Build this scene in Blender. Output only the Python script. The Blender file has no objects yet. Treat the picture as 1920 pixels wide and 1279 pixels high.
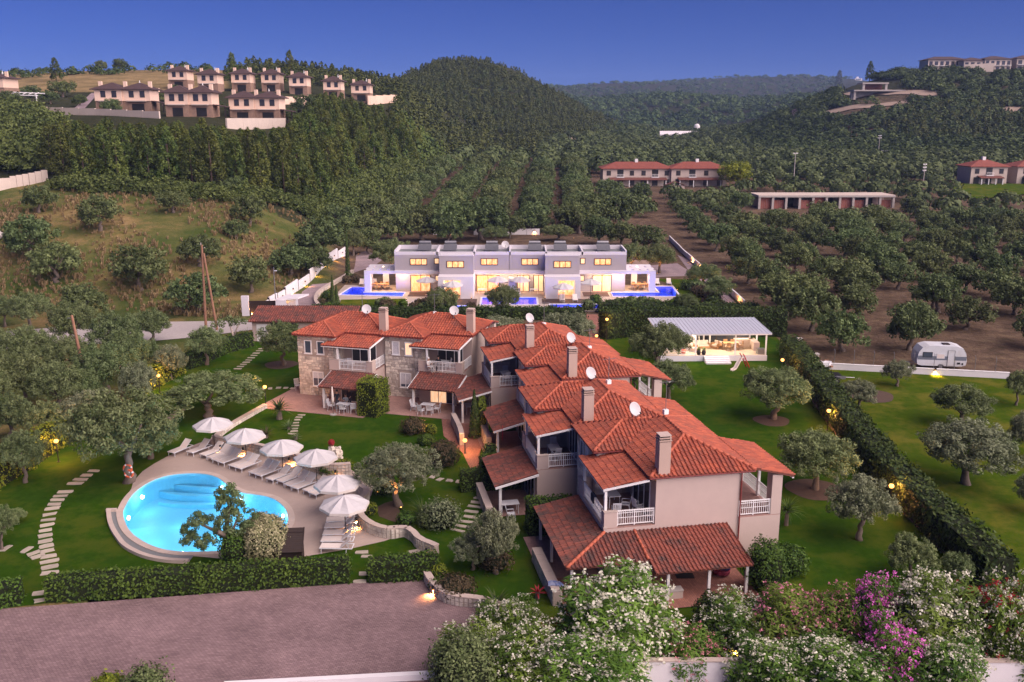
import bpy, bmesh, math, random
import numpy as np
from mathutils import Vector, Matrix
from mathutils.geometry import tessellate_polygon

scene = bpy.context.scene
COL = scene.collection
PI = math.pi
R = math.radians
rng = np.random.default_rng(7)
random.seed(7)

# ------------------------------------------------------------------ camera, sky, sun, exposure
CAM_H, FOC = 25.0, 1720.0                    # metres above the garden; focal length in 1920-wide pixels
PITCH = math.atan(420 / FOC)
cd = bpy.data.cameras.new('camera')
cam = bpy.data.objects.new('camera', cd)
COL.objects.link(cam)
cam.location = (0, 0, CAM_H)
cam.rotation_euler = (PI / 2 - PITCH, 0, 0)
cd.sensor_width = 36.0
cd.lens = FOC / 1920 * 36.0
cd.clip_start = 0.5
cd.clip_end = 20000
scene.camera = cam

SUN_AZ, SUN_EL = 120.0, 38.0
world = bpy.data.worlds.new('World')
scene.world = world
world.use_nodes = True
wn, wl = world.node_tree.nodes, world.node_tree.links
bg = wn['Background']
sky = wn.new('ShaderNodeTexSky')
sky.sky_type = 'NISHITA'
sky.sun_disc = False
sky.sun_elevation = R(SUN_EL)
sky.sun_rotation = R(SUN_AZ)
sky.altitude = 0
sky.air_density = 0.6
sky.dust_density = 0.0
sky.ozone_density = 6.0
tint = wn.new('ShaderNodeMix')
tint.data_type = 'RGBA'
tint.blend_type = 'MULTIPLY'
tint.inputs['Factor'].default_value = 1.0
tint.inputs['B'].default_value = (0.235, 0.34, 0.82, 1)      # dusk cast over the whole sky
wl.new(sky.outputs['Color'], tint.inputs['A'])
wl.new(tint.outputs['Result'], bg.inputs['Color'])
bg.inputs['Strength'].default_value = 0.05

sd = bpy.data.lights.new('sun', 'SUN')
sun = bpy.data.objects.new('sun', sd)
COL.objects.link(sun)
sd.energy = 5.0
sd.angle = R(85)
sd.color = (1.0, 0.82, 0.765)
sdir = Vector((math.sin(R(SUN_AZ)) * math.cos(R(SUN_EL)), math.cos(R(SUN_AZ)) * math.cos(R(SUN_EL)), math.sin(R(SUN_EL))))
sun.rotation_euler = sdir.to_track_quat('Z', 'Y').to_euler()
sun.location = (60, -60, 80)

scene.view_settings.view_transform = 'Standard'
scene.view_settings.look = 'None'
scene.view_settings.exposure = 0.68
scene.view_settings.gamma = 1.0
scene.view_settings.use_curve_mapping = False
scene.cycles.max_bounces = 6
scene.cycles.transparent_max_bounces = 12
scene.cycles.volume_bounces = 0
scene.cycles.volume_step_rate = 4.0
scene.cycles.use_denoising = True
scene.cycles.sample_clamp_indirect = 6.0

# ------------------------------------------------------------------ measuring helpers
_c, _s = math.cos(PITCH), math.sin(PITCH)

def P(px, py, z=0.0):
 """Point of the level plane z that the photograph's pixel (1920 wide) looks at."""
 a, b = (px - 960) / FOC, (639.5 - py) / FOC
 t = (z - CAM_H) / (-_s + b * _c)
 return Vector((a * t, (_c + b * _s) * t, z))

def zrow(Y, py):
 b = (639.5 - py) / FOC
 return CAM_H + Y * (-_s + b * _c) / (_c + b * _s)

def ucol(px, py=250):
 b = (639.5 - py) / FOC
 return ((px - 960) / FOC) / (_c + b * _s)

def proj(x, y, z):
 dz = z - CAM_H
 dep = y * _c - dz * _s
 return 960 + FOC * x / dep, 639.5 - FOC * (y * _s + dz * _c) / dep, dep

# ------------------------------------------------------------------ terrain heights: profiles (distance, row) per column
Z0 = None
PROF = {
 -600: [(125, Z0), (150, 425), (175, 345), (200, 290), (230, 240), (330, 175), (430, 148), (600, 160), (900, 205), (6500, 219.5)],
 0: [(122, Z0), (142, 432), (166, 362), (190, 300), (215, 255), (250, 207), (330, 170), (420, 140), (520, 150), (800, 200), (6500, 219.5)],
 200: [(122, Z0), (142, 440), (166, 362), (190, 290), (208, 232), (240, 214), (300, 186), (420, 131), (520, 140), (800, 195), (6500, 219.5)],
 400: [(124, Z0), (146, 442), (168, 368), (192, 300), (212, 233), (245, 214), (300, 180), (420, 129), (520, 138), (800, 190), (6500, 219.5)],
 540: [(142, Z0), (165, 425), (182, 378), (205, 318), (226, 262), (262, 215), (310, 180), (420, 138), (520, 145), (800, 190), (6500, 219.5)],
 640: [(185, Z0), (202, 398), (226, 345), (255, 288), (290, 225), (330, 183), (420, 150), (520, 152), (800, 188), (6500, 219.5)],
 750: [(200, Z0), (222, 400), (250, 345), (285, 290), (320, 240), (390, 184), (480, 166), (600, 146), (680, 150), (900, 190), (6500, 219.5)],
 800: [(205, Z0), (260, 365), (330, 290), (380, 245), (440, 210), (520, 178), (620, 124), (700, 130), (950, 190), (2000, 180), (6500, 219.5)],
 850: [(210, Z0), (300, 335), (365, 300), (410, 268), (490, 225), (560, 168), (640, 118), (720, 126), (1000, 190), (2000, 178), (2600, 190), (6500, 219.5)],
 950: [(212, Z0), (300, 338), (400, 302), (460, 272), (520, 240), (600, 155), (650, 119), (720, 128), (1000, 195), (2000, 170), (2600, 190), (6500, 219.5)],
 1030: [(212, Z0), (300, 340), (420, 292), (500, 262), (590, 215), (650, 168), (720, 175), (1000, 215), (2000, 160), (2600, 185), (6500, 219.5)],
 1120: [(215, Z0), (300, 348), (450, 285), (600, 256), (680, 232), (740, 222), (900, 238), (1300, 184), (1600, 205), (2200, 157), (2700, 180), (6500, 219.5)],
 1250: [(215, Z0), (300, 348), (450, 287), (700, 260), (900, 247), (1250, 170), (1600, 200), (2300, 150), (2800, 175), (6500, 219.5)],
 1400: [(220, Z0), (300, 346), (400, 302), (480, 286), (560, 248), (640, 242), (800, 245), (1200, 186), (1600, 208), (2300, 144), (2800, 170), (6500, 219.5)],
 1500: [(220, Z0), (300, 346), (395, 300), (445, 278), (510, 218), (560, 196), (640, 210), (800, 225), (1150, 176), (1600, 205), (2300, 142), (2800, 170), (6500, 219.5)],
 1600: [(220, Z0), (300, 344), (385, 300), (425, 272), (470, 215), (520, 176), (560, 156), (640, 160), (900, 205), (2300, 148), (2800, 180), (6500, 219.5)],
 1720: [(220, Z0), (295, 344), (375, 297), (415, 265), (460, 205), (520, 152), (570, 126), (700, 140), (1000, 190), (2300, 185), (6500, 219.5)],
 1850: [(220, Z0), (295, 344), (365, 292), (410, 256), (460, 200), (520, 143), (560, 121), (700, 134), (1000, 180), (2300, 185), (6500, 219.5)],
 2000: [(220, Z0), (295, 344), (365, 290), (410, 254), (460, 198), (520, 143), (560, 120), (700, 134), (1000, 180), (2300, 185), (6500, 219.5)],
 2600: [(220, Z0), (295, 340), (365, 290), (410, 254), (460, 205), (520, 160), (560, 140), (700, 150), (1000, 190), (2300, 195), (6500, 219.5)],
}
LY = np.linspace(math.log(40), math.log(6500), 300)
_cols = sorted(PROF)
_U = np.array([ucol(c) for c in _cols])
_Zc = []
for c_ in _cols:
 ys, zs = [40.0], [0.0]
 for Yv, row in PROF[c_]:
  ys.append(Yv)
  zs.append(0.0 if row is None else zrow(Yv, row))
 _Zc.append(np.interp(np.exp(LY), ys, zs))
_Zc = np.array(_Zc)
UG = np.linspace(_U[0], _U[-1], 260)
ZG = np.array([np.interp(UG, _U, _Zc[:, k]) for k in range(len(LY))]).T        # [u, ly]
for _ in range(3):                                                              # soften the creases
 Z_ = np.pad(ZG, 1, mode='edge')
 ZG = (Z_[1:-1, 1:-1] * 2 + Z_[:-2, 1:-1] + Z_[2:, 1:-1] + Z_[1:-1, :-2] + Z_[1:-1, 2:]) / 6

def ground(x, y):
 """Terrain height (arrays welcome)."""
 x, y = np.asarray(x, float), np.asarray(y, float)
 yy = np.maximum(y, 41.0)
 u = np.clip((x / yy - UG[0]) / (UG[-1] - UG[0]) * (len(UG) - 1), 0, len(UG) - 1.001)
 l = np.clip((np.log(yy) - LY[0]) / (LY[-1] - LY[0]) * (len(LY) - 1), 0, len(LY) - 1.001)
 i, j = u.astype(int), l.astype(int)
 a, b = u - i, l - j
 z = (ZG[i, j] * (1 - a) * (1 - b) + ZG[i + 1, j] * a * (1 - b) + ZG[i, j + 1] * (1 - a) * b + ZG[i + 1, j + 1] * a * b)
 far = np.clip((yy - 600) / 500, 0, 1)
 z = z + far * (np.sin(x * .031 + 1.3) * np.cos(y * .023) * 1.6 + np.sin(x * .011 + y * .017) * 2.2)
 return z

def G(px, py, ymax=5000):
 """Point of the terrain that the pixel looks at (marched along the sight line)."""
 a, b = (px - 960) / FOC, (639.5 - py) / FOC
 dx, dy, dz = a, _c + b * _s, -_s + b * _c
 t = 30.0
 while t < ymax:
  if CAM_H + dz * t <= float(ground(dx * t, dy * t)):
   lo, hi = t / 1.01, t
   for _ in range(12):
    m = (lo + hi) / 2
    if CAM_H + dz * m <= float(ground(dx * m, dy * m)):
     hi = m
    else:
     lo = m
   return Vector((dx * hi, dy * hi, float(ground(dx * hi, dy * hi))))
  t *= 1.01
 return Vector((dx * ymax, dy * ymax, 0))

# ------------------------------------------------------------------ objects
def link(o, parent=None):
 COL.objects.link(o)
 if parent is not None:
  o.parent = parent
 return o

def tag(o, label=None, cat=None, group=None, kind=None):
 if label:
  o['label'] = label
 if cat:
  o['category'] = cat
 if group:
  o['group'] = group
 if kind:
  o['kind'] = kind
 return o

def thing(name, label, cat, loc=(0, 0, 0), rotz=0.0, group=None, scale=None):
 o = bpy.data.objects.new(name, None)
 o.empty_display_size = 0.2
 link(o)
 o.location = loc
 o.rotation_euler = (0, 0, rotz)
 if scale:
  o.scale = scale
 return tag(o, label, cat, group)

def inst(name, mesh, parent=None, loc=(0, 0, 0), rot=(0, 0, 0), scale=(1, 1, 1), mats=None):
 o = bpy.data.objects.new(name, mesh)
 link(o, parent)
 o.location = loc
 o.rotation_euler = rot
 o.scale = scale
 if mats:
  for k, m in enumerate(mats):
   if k < len(o.material_slots):
    o.material_slots[k].link = 'OBJECT'
    o.material_slots[k].material = m
 return o

def dup(root, loc, rotz, label=None, group=None, cat=None):
 r = root.copy()
 link(r)
 r.location = loc
 r.rotation_euler = (0, 0, rotz)
 if label:
  r['label'] = label
 if group:
  r['group'] = group
 if cat:
  r['category'] = cat
 for ch in list(root.children):
  c = ch.copy()
  link(c, r)
  for g in list(ch.children):
   link(g.copy(), c)
 return r

class MB:
 """Collects simple shapes into one mesh."""

 def __init__(self):
  self.v, self.f, self.m = [], [], []

 def add(self, vs, fs, mi=0):
  n = len(self.v)
  self.v += [tuple(p) for p in vs]
  self.f += [tuple(n + i for i in q) for q in fs]
  self.m += [mi] * len(fs)
  return self

 def box(self, x0, x1, y0, y1, z0, z1, mi=0):
  return self.add([(x0, y0, z0), (x1, y0, z0), (x1, y1, z0), (x0, y1, z0), (x0, y0, z1), (x1, y0, z1), (x1, y1, z1), (x0, y1, z1)],
      [(3, 2, 1, 0), (4, 5, 6, 7), (0, 1, 5, 4), (1, 2, 6, 5), (2, 3, 7, 6), (3, 0, 4, 7)], mi)

 def cbox(self, c, s, rz=0, mi=0, rx=0, ry=0):
  mt = Matrix.Translation(c) @ Matrix.Rotation(rz, 4, 'Z') @ Matrix.Rotation(ry, 4, 'Y') @ Matrix.Rotation(rx, 4, 'X')
  vs = [mt @ Vector((sx * s[0] / 2, sy * s[1] / 2, sz * s[2] / 2)) for sz in (-1, 1) for sx, sy in ((-1, -1), (1, -1), (1, 1), (-1, 1))]
  return self.add(vs, [(3, 2, 1, 0), (4, 5, 6, 7), (0, 1, 5, 4), (1, 2, 6, 5), (2, 3, 7, 6), (3, 0, 4, 7)], mi)

 def prism(self, poly, z0, z1, mi=0):
  """Extruded plan polygon (counter-clockwise, convex or star-shaped enough for one ngon)."""
  n = len(poly)
  vs = [(p[0], p[1], z0) for p in poly] + [(p[0], p[1], z1) for p in poly]
  fs = [tuple(range(n - 1, -1, -1)), tuple(range(n, 2 * n))] + [(i, (i + 1) % n, n + (i + 1) % n, n + i) for i in range(n)]
  return self.add(vs, fs, mi)

 def slab(self, poly3, t, mi=0):
  """3-D polygon given thickness t downwards."""
  n = len(poly3)
  vs = [tuple(p) for p in poly3] + [(p[0], p[1], p[2] - t) for p in poly3]
  fs = [tuple(range(n)), tuple(range(2 * n - 1, n - 1, -1))] + [(i, n + i, n + (i + 1) % n, (i + 1) % n) for i in range(n)]
  return self.add(vs, fs, mi)

 def tube(self, pts, rad, n=8, mi=0, cap=True):
  pts = [Vector(p) for p in pts]
  if not hasattr(rad, '__len__'):
   rad = [rad] * len(pts)
  vs, fs = [], []
  ref = None
  for i, p in enumerate(pts):
   d = (pts[min(i + 1, len(pts) - 1)] - pts[max(i - 1, 0)]).normalized()
   if ref is None:
    ref = d.orthogonal().normalized()
   ref = (ref - d * ref.dot(d))
   ref = ref.normalized() if ref.length > 1e-6 else d.orthogonal().normalized()
   b = d.cross(ref)
   for k in range(n):
    a = 2 * PI * k / n
    vs.append(p + (ref * math.cos(a) + b * math.sin(a)) * rad[i])
  for i in range(len(pts) - 1):
   for k in range(n):
    fs.append((i * n + k, i * n + (k + 1) % n, (i + 1) * n + (k + 1) % n, (i + 1) * n + k))
  if cap:
   fs.append(tuple(range(n - 1, -1, -1)))
   fs.append(tuple((len(pts) - 1) * n + k for k in range(n)))
  return self.add(vs, fs, mi)

 def lathe(self, prof, c=(0, 0, 0), n=16, mi=0):
  vs, fs = [], []
  for r_, z_ in prof:
   for k in range(n):
    a = 2 * PI * k / n
    vs.append((c[0] + r_ * math.cos(a), c[1] + r_ * math.sin(a), c[2] + z_))
  for i in range(len(prof) - 1):
   for k in range(n):
    fs.append((i * n + k, i * n + (k + 1) % n, (i + 1) * n + (k + 1) % n, (i + 1) * n + k))
  fs.append(tuple(range(n - 1, -1, -1)))
  fs.append(tuple((len(prof) - 1) * n + k for k in range(n)))
  return self.add(vs, fs, mi)

 def mesh(self, name, mats, smooth=False):
  me = bpy.data.meshes.new(name)
  me.from_pydata(self.v, [], self.f)
  for m in (mats if isinstance(mats, (list, tuple)) else [mats]):
   me.materials.append(m)
  if any(self.m):
   me.polygons.foreach_set('material_index', self.m)
  if smooth:
   me.polygons.foreach_set('use_smooth', [True] * len(me.polygons))
  me.update()
  return me

 def build(self, name, mats, parent=None, smooth=False, **k):
  return inst(name, self.mesh(name, mats, smooth), parent, **k)

def np_mesh(name, V, F, mats, tint=None, smooth=False, mi=None):
 """Mesh straight from arrays: V (n,3), F (m,3 or 4), tint per face."""
 me = bpy.data.meshes.new(name)
 m, k = F.shape
 me.vertices.add(len(V))
 me.vertices.foreach_set('co', np.ascontiguousarray(V, np.float32).ravel())
 me.loops.add(m * k)
 me.loops.foreach_set('vertex_index', np.ascontiguousarray(F, np.int32).ravel())
 me.polygons.add(m)
 me.polygons.foreach_set('loop_start', np.arange(0, m * k, k, dtype=np.int32))
 for mm in (mats if isinstance(mats, (list, tuple)) else [mats]):
  me.materials.append(mm)
 if mi is not None:
  me.polygons.foreach_set('material_index', np.asarray(mi, np.int32))
 me.polygons.foreach_set('use_smooth', np.full(m, smooth))
 if tint is not None:
  at = me.attributes.new('tint', 'FLOAT', 'FACE')
  at.data.foreach_set('value', np.ascontiguousarray(tint, np.float32))
 me.update(calc_edges=True)
 return me

def sheet(name, outer, z, mat, holes=(), kind='structure', parent=None, thick=0.0):
 """Flat ground sheet from plan points, with optional holes."""
 rings = [[Vector((p[0], p[1], 0)) for p in r] for r in [outer] + list(holes)]
 tris = tessellate_polygon(rings)
 pts = [p for r in rings for p in r]
 mb = MB()
 fs = []
 for t in tris:
  a, b, c = (pts[i] for i in t)
  fs.append(t if (b - a).cross(c - a).z > 0 else (t[0], t[2], t[1]))
 mb.add([(p.x, p.y, z) for p in pts], fs)
 if thick:
  o0 = 0
  for r in rings:
   n = len(r)
   for i in range(n):
    a, b = r[i], r[(i + 1) % n]
    mb.add([(a.x, a.y, z), (b.x, b.y, z), (b.x, b.y, z - thick), (a.x, a.y, z - thick)], [(0, 1, 2, 3)])
 o = mb.build(name, mat, parent)
 if kind:
  o['kind'] = kind
 return o

def pxs(lst, z=0.0):
 return [P(a, b, z) for a, b in lst]

def smooth_ring(pts, n=6, closed=True):
 """Catmull-Rom through plan points."""
 out = []
 N = len(pts)
 rngk = range(N) if closed else range(N - 1)
 for i in rngk:
  g = (lambda k: pts[k % N]) if closed else (lambda k: pts[min(max(k, 0), N - 1)])
  p0, p1, p2, p3 = (Vector(g(i + d)) for d in (-1, 0, 1, 2))
  for s in range(n):
   t = s / n
   out.append(0.5 * ((2 * p1) + (p2 - p0) * t + (2 * p0 - 5 * p1 + 4 * p2 - p3) * t * t + (3 * p1 - p0 - 3 * p2 + p3) * t ** 3))
 if not closed:
  out.append(Vector(pts[-1]))
 return out

def offset_ring(pts, d):
 """Plan ring pushed outwards (counter-clockwise rings) by d."""
 n = len(pts)
 out = []
 for i in range(n):
  t = (pts[(i + 1) % n] - pts[i - 1])
  nr = Vector((t.y, -t.x, 0)).normalized()
  out.append(pts[i] + nr * d)
 return out

def ccw(pts):
 a = sum(pts[i][0] * pts[(i + 1) % len(pts)][1] - pts[(i + 1) % len(pts)][0] * pts[i][1] for i in range(len(pts)))
 return pts if a > 0 else pts[::-1]

def inside(poly, x, y):
 """Vectorised point in polygon."""
 x, y = np.asarray(x, float), np.asarray(y, float)
 r = np.zeros(x.shape, bool)
 n = len(poly)
 for i in range(n):
  x0, y0 = poly[i][0], poly[i][1]
  x1, y1 = poly[i - 1][0], poly[i - 1][1]
  c = ((y0 > y) != (y1 > y)) & (x < (x1 - x0) * (y - y0) / ((y1 - y0) if y1 != y0 else 1e-9) + x0)
  r ^= c
 return r

# ------------------------------------------------------------------ materials
def _new(name):
 m = bpy.data.materials.new(name)
 m.use_nodes = True
 nt = m.node_tree
 return m, nt.nodes, nt.links, nt.nodes['Principled BSDF']

def mat(name, c1, c2=None, scale=3.0, rough=0.75, bump=0.0, bscale=30.0, metal=0.0, spec=0.3, rnd=0.0, c3=None, detail=6.0, contrast=0.25, emit=None, estr=0.0):
 """Surface with two noise layers of colour, an optional third patchy colour, bump and per-object variation."""
 m, N, L, B = _new(name)
 tc = N.new('ShaderNodeTexCoord')
 nz = N.new('ShaderNodeTexNoise')
 nz.inputs['Scale'].default_value = scale
 nz.inputs['Detail'].default_value = detail
 nz.inputs['Roughness'].default_value = 0.65
 L.new(tc.outputs['Object'], nz.inputs['Vector'])
 c2 = c2 or tuple(v * 0.8 for v in c1)
 rp = N.new('ShaderNodeValToRGB')
 rp.color_ramp.elements[0].position = 0.5 - contrast
 rp.color_ramp.elements[1].position = 0.5 + contrast
 rp.color_ramp.elements[0].color = (*c2, 1)
 rp.color_ramp.elements[1].color = (*c1, 1)
 L.new(nz.outputs['Fac'], rp.inputs['Fac'])
 out = rp.outputs['Color']
 if c3:
  n3 = N.new('ShaderNodeTexNoise')
  n3.inputs['Scale'].default_value = scale * 0.23
  n3.inputs['Detail'].default_value = 8.0
  n3.inputs['Roughness'].default_value = 0.7
  L.new(tc.outputs['Object'], n3.inputs['Vector'])
  r3 = N.new('ShaderNodeValToRGB')
  r3.color_ramp.elements[0].position = 0.46
  r3.color_ramp.elements[1].position = 0.62
  L.new(n3.outputs['Fac'], r3.inputs['Fac'])
  mx = N.new('ShaderNodeMix')
  mx.data_type = 'RGBA'
  mx.inputs['B'].default_value = (*c3, 1)
  L.new(r3.outputs['Color'], mx.inputs['Factor'])
  L.new(out, mx.inputs['A'])
  out = mx.outputs['Result']
 if rnd:
  oi = N.new('ShaderNodeObjectInfo')
  mr = N.new('ShaderNodeMapRange')
  mr.inputs['To Min'].default_value = 1 - rnd
  mr.inputs['To Max'].default_value = 1 + rnd
  L.new(oi.outputs['Random'], mr.inputs['Value'])
  hs = N.new('ShaderNodeHueSaturation')
  L.new(mr.outputs['Result'], hs.inputs['Value'])
  L.new(out, hs.inputs['Color'])
  out = hs.outputs['Color']
 L.new(out, B.inputs['Base Color'])
 B.inputs['Roughness'].default_value = rough
 B.inputs['Metallic'].default_value = metal
 B.inputs['Specular IOR Level'].default_value = spec
 if bump:
  nb = N.new('ShaderNodeTexNoise')
  nb.inputs['Scale'].default_value = bscale
  nb.inputs['Detail'].default_value = 4.0
  L.new(tc.outputs['Object'], nb.inputs['Vector'])
  bp = N.new('ShaderNodeBump')
  bp.inputs['Strength'].default_value = bump
  bp.inputs['Distance'].default_value = 0.05
  L.new(nb.outputs['Fac'], bp.inputs['Height'])
  L.new(bp.outputs['Normal'], B.inputs['Normal'])
 if emit:
  B.inputs['Emission Color'].default_value = (*emit, 1)
  B.inputs['Emission Strength'].default_value = estr
 return m

def leafmat(name, c1, c2, rnd=0.18, hue=0.02, trans=0.15, rough=0.7):
 """Foliage: colour per leaf from the 'tint' attribute, per plant from its random number."""
 m, N, L, B = _new(name)
 at = N.new('ShaderNodeAttribute')
 at.attribute_name = 'tint'
 mx = N.new('ShaderNodeMix')
 mx.data_type = 'RGBA'
 mx.inputs['A'].default_value = (*c1, 1)
 mx.inputs['B'].default_value = (*c2, 1)
 L.new(at.outputs['Fac'], mx.inputs['Factor'])
 oi = N.new('ShaderNodeObjectInfo')
 hs = N.new('ShaderNodeHueSaturation')
 mr = N.new('ShaderNodeMapRange')
 mr.inputs['To Min'].default_value = 1 - rnd
 mr.inputs['To Max'].default_value = 1 + rnd
 L.new(oi.outputs['Random'], mr.inputs['Value'])
 L.new(mr.outputs['Result'], hs.inputs['Value'])
 m2 = N.new('ShaderNodeMath')
 m2.operation = 'MULTIPLY_ADD'
 m2.inputs[1].default_value = 7.31
 m2.inputs[2].default_value = 0.0
 L.new(oi.outputs['Random'], m2.inputs[0])
 fr = N.new('ShaderNodeMath')
 fr.operation = 'FRACT'
 L.new(m2.outputs[0], fr.inputs[0])
 mh = N.new('ShaderNodeMapRange')
 mh.inputs['To Min'].default_value = 0.5 - hue
 mh.inputs['To Max'].default_value = 0.5 + hue
 L.new(fr.outputs[0], mh.inputs['Value'])
 L.new(mh.outputs['Result'], hs.inputs['Hue'])
 L.new(mx.outputs['Result'], hs.inputs['Color'])
 L.new(hs.outputs['Color'], B.inputs['Base Color'])
 B.inputs['Roughness'].default_value = rough
 B.inputs['Specular IOR Level'].default_value = 0.25
 if trans:
  tr = N.new('ShaderNodeBsdfTranslucent')
  L.new(hs.outputs['Color'], tr.inputs['Color'])
  ms = N.new('ShaderNodeMixShader')
  ms.inputs['Fac'].default_value = trans
  L.new(B.outputs[0], ms.inputs[1])
  L.new(tr.outputs[0], ms.inputs[2])
  L.new(ms.outputs[0], N['Material Output'].inputs['Surface'])
 return m

def emitmat(name, col, strength):
 m, N, L, B = _new(name)
 B.inputs['Base Color'].default_value = (*col, 1)
 B.inputs['Emission Color'].default_value = (*col, 1)
 B.inputs['Emission Strength'].default_value = strength
 return m

def litwindow(name, c1, c2, strength, scale=2.0):
 """Flat pane that glows itself in place of a lit room, with uneven warm emission."""
 m, N, L, B = _new(name)
 tc = N.new('ShaderNodeTexCoord')
 mp = N.new('ShaderNodeMapping')
 mp.inputs['Scale'].default_value = (scale * 3, scale, scale)
 L.new(tc.outputs['Object'], mp.inputs['Vector'])
 nz = N.new('ShaderNodeTexNoise')
 nz.inputs['Scale'].default_value = 1.0
 nz.inputs['Detail'].default_value = 3.0
 L.new(mp.outputs['Vector'], nz.inputs['Vector'])
 rp = N.new('ShaderNodeValToRGB')
 rp.color_ramp.elements[0].position = 0.35
 rp.color_ramp.elements[1].position = 0.65
 rp.color_ramp.elements[0].color = (*c1, 1)
 rp.color_ramp.elements[1].color = (*c2, 1)
 L.new(nz.outputs['Fac'], rp.inputs['Fac'])
 L.new(rp.outputs['Color'], B.inputs['Emission Color'])
 B.inputs['Base Color'].default_value = (*c1, 1)
 B.inputs['Emission Strength'].default_value = strength
 B.inputs['Roughness'].default_value = 0.1
 return m

def brickmat(name, c1, c2, mortar, bw, bh, rough=0.85, msize=0.012, bump=0.4, rot=0.0, big=None):
 """Small pavers or floor tiles."""
 m, N, L, B = _new(name)
 tc = N.new('ShaderNodeTexCoord')
 mp = N.new('ShaderNodeMapping')
 mp.inputs['Rotation'].default_value = (0, 0, rot)
 L.new(tc.outputs['Object'], mp.inputs['Vector'])
 bt = N.new('ShaderNodeTexBrick')
 bt.inputs['Scale'].default_value = 1.0
 bt.inputs['Brick Width'].default_value = bw
 bt.inputs['Row Height'].default_value = bh
 bt.inputs['Mortar Size'].default_value = msize
 bt.inputs['Color1'].default_value = (*c1, 1)
 bt.inputs['Color2'].default_value = (*c2, 1)
 bt.inputs['Mortar'].default_value = (*mortar, 1)
 L.new(mp.outputs['Vector'], bt.inputs['Vector'])
 nz = N.new('ShaderNodeTexNoise')
 nz.inputs['Scale'].default_value = 0.35
 nz.inputs['Detail'].default_value = 8.0
 nz.inputs['Roughness'].default_value = 0.7
 L.new(tc.outputs['Object'], nz.inputs['Vector'])
 mr = N.new('ShaderNodeMapRange')
 mr.inputs['From Min'].default_value = 0.3
 mr.inputs['From Max'].default_value = 0.7
 mr.inputs['To Min'].default_value = 0.72
 mr.inputs['To Max'].default_value = 1.22
 L.new(nz.outputs['Fac'], mr.inputs['Value'])
 hs = N.new('ShaderNodeHueSaturation')
 L.new(mr.outputs['Result'], hs.inputs['Value'])
 L.new(bt.outputs['Color'], hs.inputs['Color'])
 L.new(hs.outputs['Color'], B.inputs['Base Color'])
 B.inputs['Roughness'].default_value = rough
 B.inputs['Specular IOR Level'].default_value = 0.25
 bp = N.new('ShaderNodeBump')
 bp.inputs['Strength'].default_value = bump
 bp.inputs['Distance'].default_value = 0.02
 bp.invert = True
 L.new(bt.outputs['Fac'], bp.inputs['Height'])
 L.new(bp.outputs['Normal'], B.inputs['Normal'])
 return m

def glassmat(name, col=(0.03, 0.035, 0.045), rough=0.06):
 m, N, L, B = _new(name)
 B.inputs['Base Color'].default_value = (*col, 1)
 B.inputs['Roughness'].default_value = rough
 B.inputs['Specular IOR Level'].default_value = 0.8
 return m

def watermat(name, tintc, gloss=0.12):
 """Clear water sheet: mostly see-through, with ripples in its reflection."""
 m, N, L, B = _new(name)
 N.remove(B)
 tr = N.new('ShaderNodeBsdfTransparent')
 tr.inputs['Color'].default_value = (*tintc, 1)
 gl = N.new('ShaderNodeBsdfGlossy')
 gl.inputs['Roughness'].default_value = 0.05
 tc = N.new('ShaderNodeTexCoord')
 nz = N.new('ShaderNodeTexNoise')
 nz.inputs['Scale'].default_value = 2.2
 nz.inputs['Detail'].default_value = 3.0
 L.new(tc.outputs['Object'], nz.inputs['Vector'])
 bp = N.new('ShaderNodeBump')
 bp.inputs['Strength'].default_value = 0.3
 bp.inputs['Distance'].default_value = 0.1
 L.new(nz.outputs['Fac'], bp.inputs['Height'])
 L.new(bp.outputs['Normal'], gl.inputs['Normal'])
 fr = N.new('ShaderNodeFresnel')
 fr.inputs['IOR'].default_value = 1.33
 L.new(bp.outputs['Normal'], fr.inputs['Normal'])
 ms = N.new('ShaderNodeMixShader')
 L.new(fr.outputs[0], ms.inputs['Fac'])
 L.new(tr.outputs[0], ms.inputs[1])
 L.new(gl.outputs[0], ms.inputs[2])
 L.new(ms.outputs[0], N['Material Output'].inputs['Surface'])
 return m

M = {}
M['plaster'] = mat('plaster', (0.52, 0.41, 0.365), (0.45, 0.352, 0.315), 0.7, 0.9, 0.15, 60, contrast=0.3, rnd=.04, c3=(0.46, 0.36, 0.325))
M['plaster_warm'] = mat('plaster_warm', (0.50, 0.36, 0.30), (0.44, 0.32, 0.27), 0.7, 0.9, 0.15, 60, contrast=0.3)
M['stone'] = mat('limestone', (0.70, 0.63, 0.55), (0.52, 0.455, 0.395), 2.6, 0.9, 0.5, 10, rnd=0.26, c3=(0.36, 0.31, 0.28), contrast=.14)
M['mortar'] = mat('mortar', (0.42, 0.35, 0.305), (0.34, 0.28, 0.245), 4, 0.95, 0.3, 30)
M['coping'] = mat('coping_stone', (0.50, 0.41, 0.36), (0.42, 0.34, 0.30), 1.6, 0.8, 0.2, 25, rnd=0.06)
M['roof'] = mat('terracotta_tile', (0.48, 0.115, 0.055), (0.33, 0.07, 0.04), 1.3, 0.75, 0.25, 18, c3=(0.30, 0.085, 0.05), rnd=.05)
M['roof_old'] = mat('weathered_tile', (0.30, 0.095, 0.062), (0.15, 0.06, 0.048), 2.6, 0.85, 0.3, 18, c3=(0.13, 0.07, 0.058), rnd=0.13, contrast=0.2)
M['ridge'] = mat('ridge_tile', (0.47, 0.13, 0.07), (0.32, 0.075, 0.045), 2.0, 0.75, 0.2, 18)
M['roof_base'] = mat('roof_boards', (0.16, 0.06, 0.045), None, 3, 0.9)
M['gutter'] = mat('red_gutter', (0.20, 0.035, 0.03), None, 3, 0.45)
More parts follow.
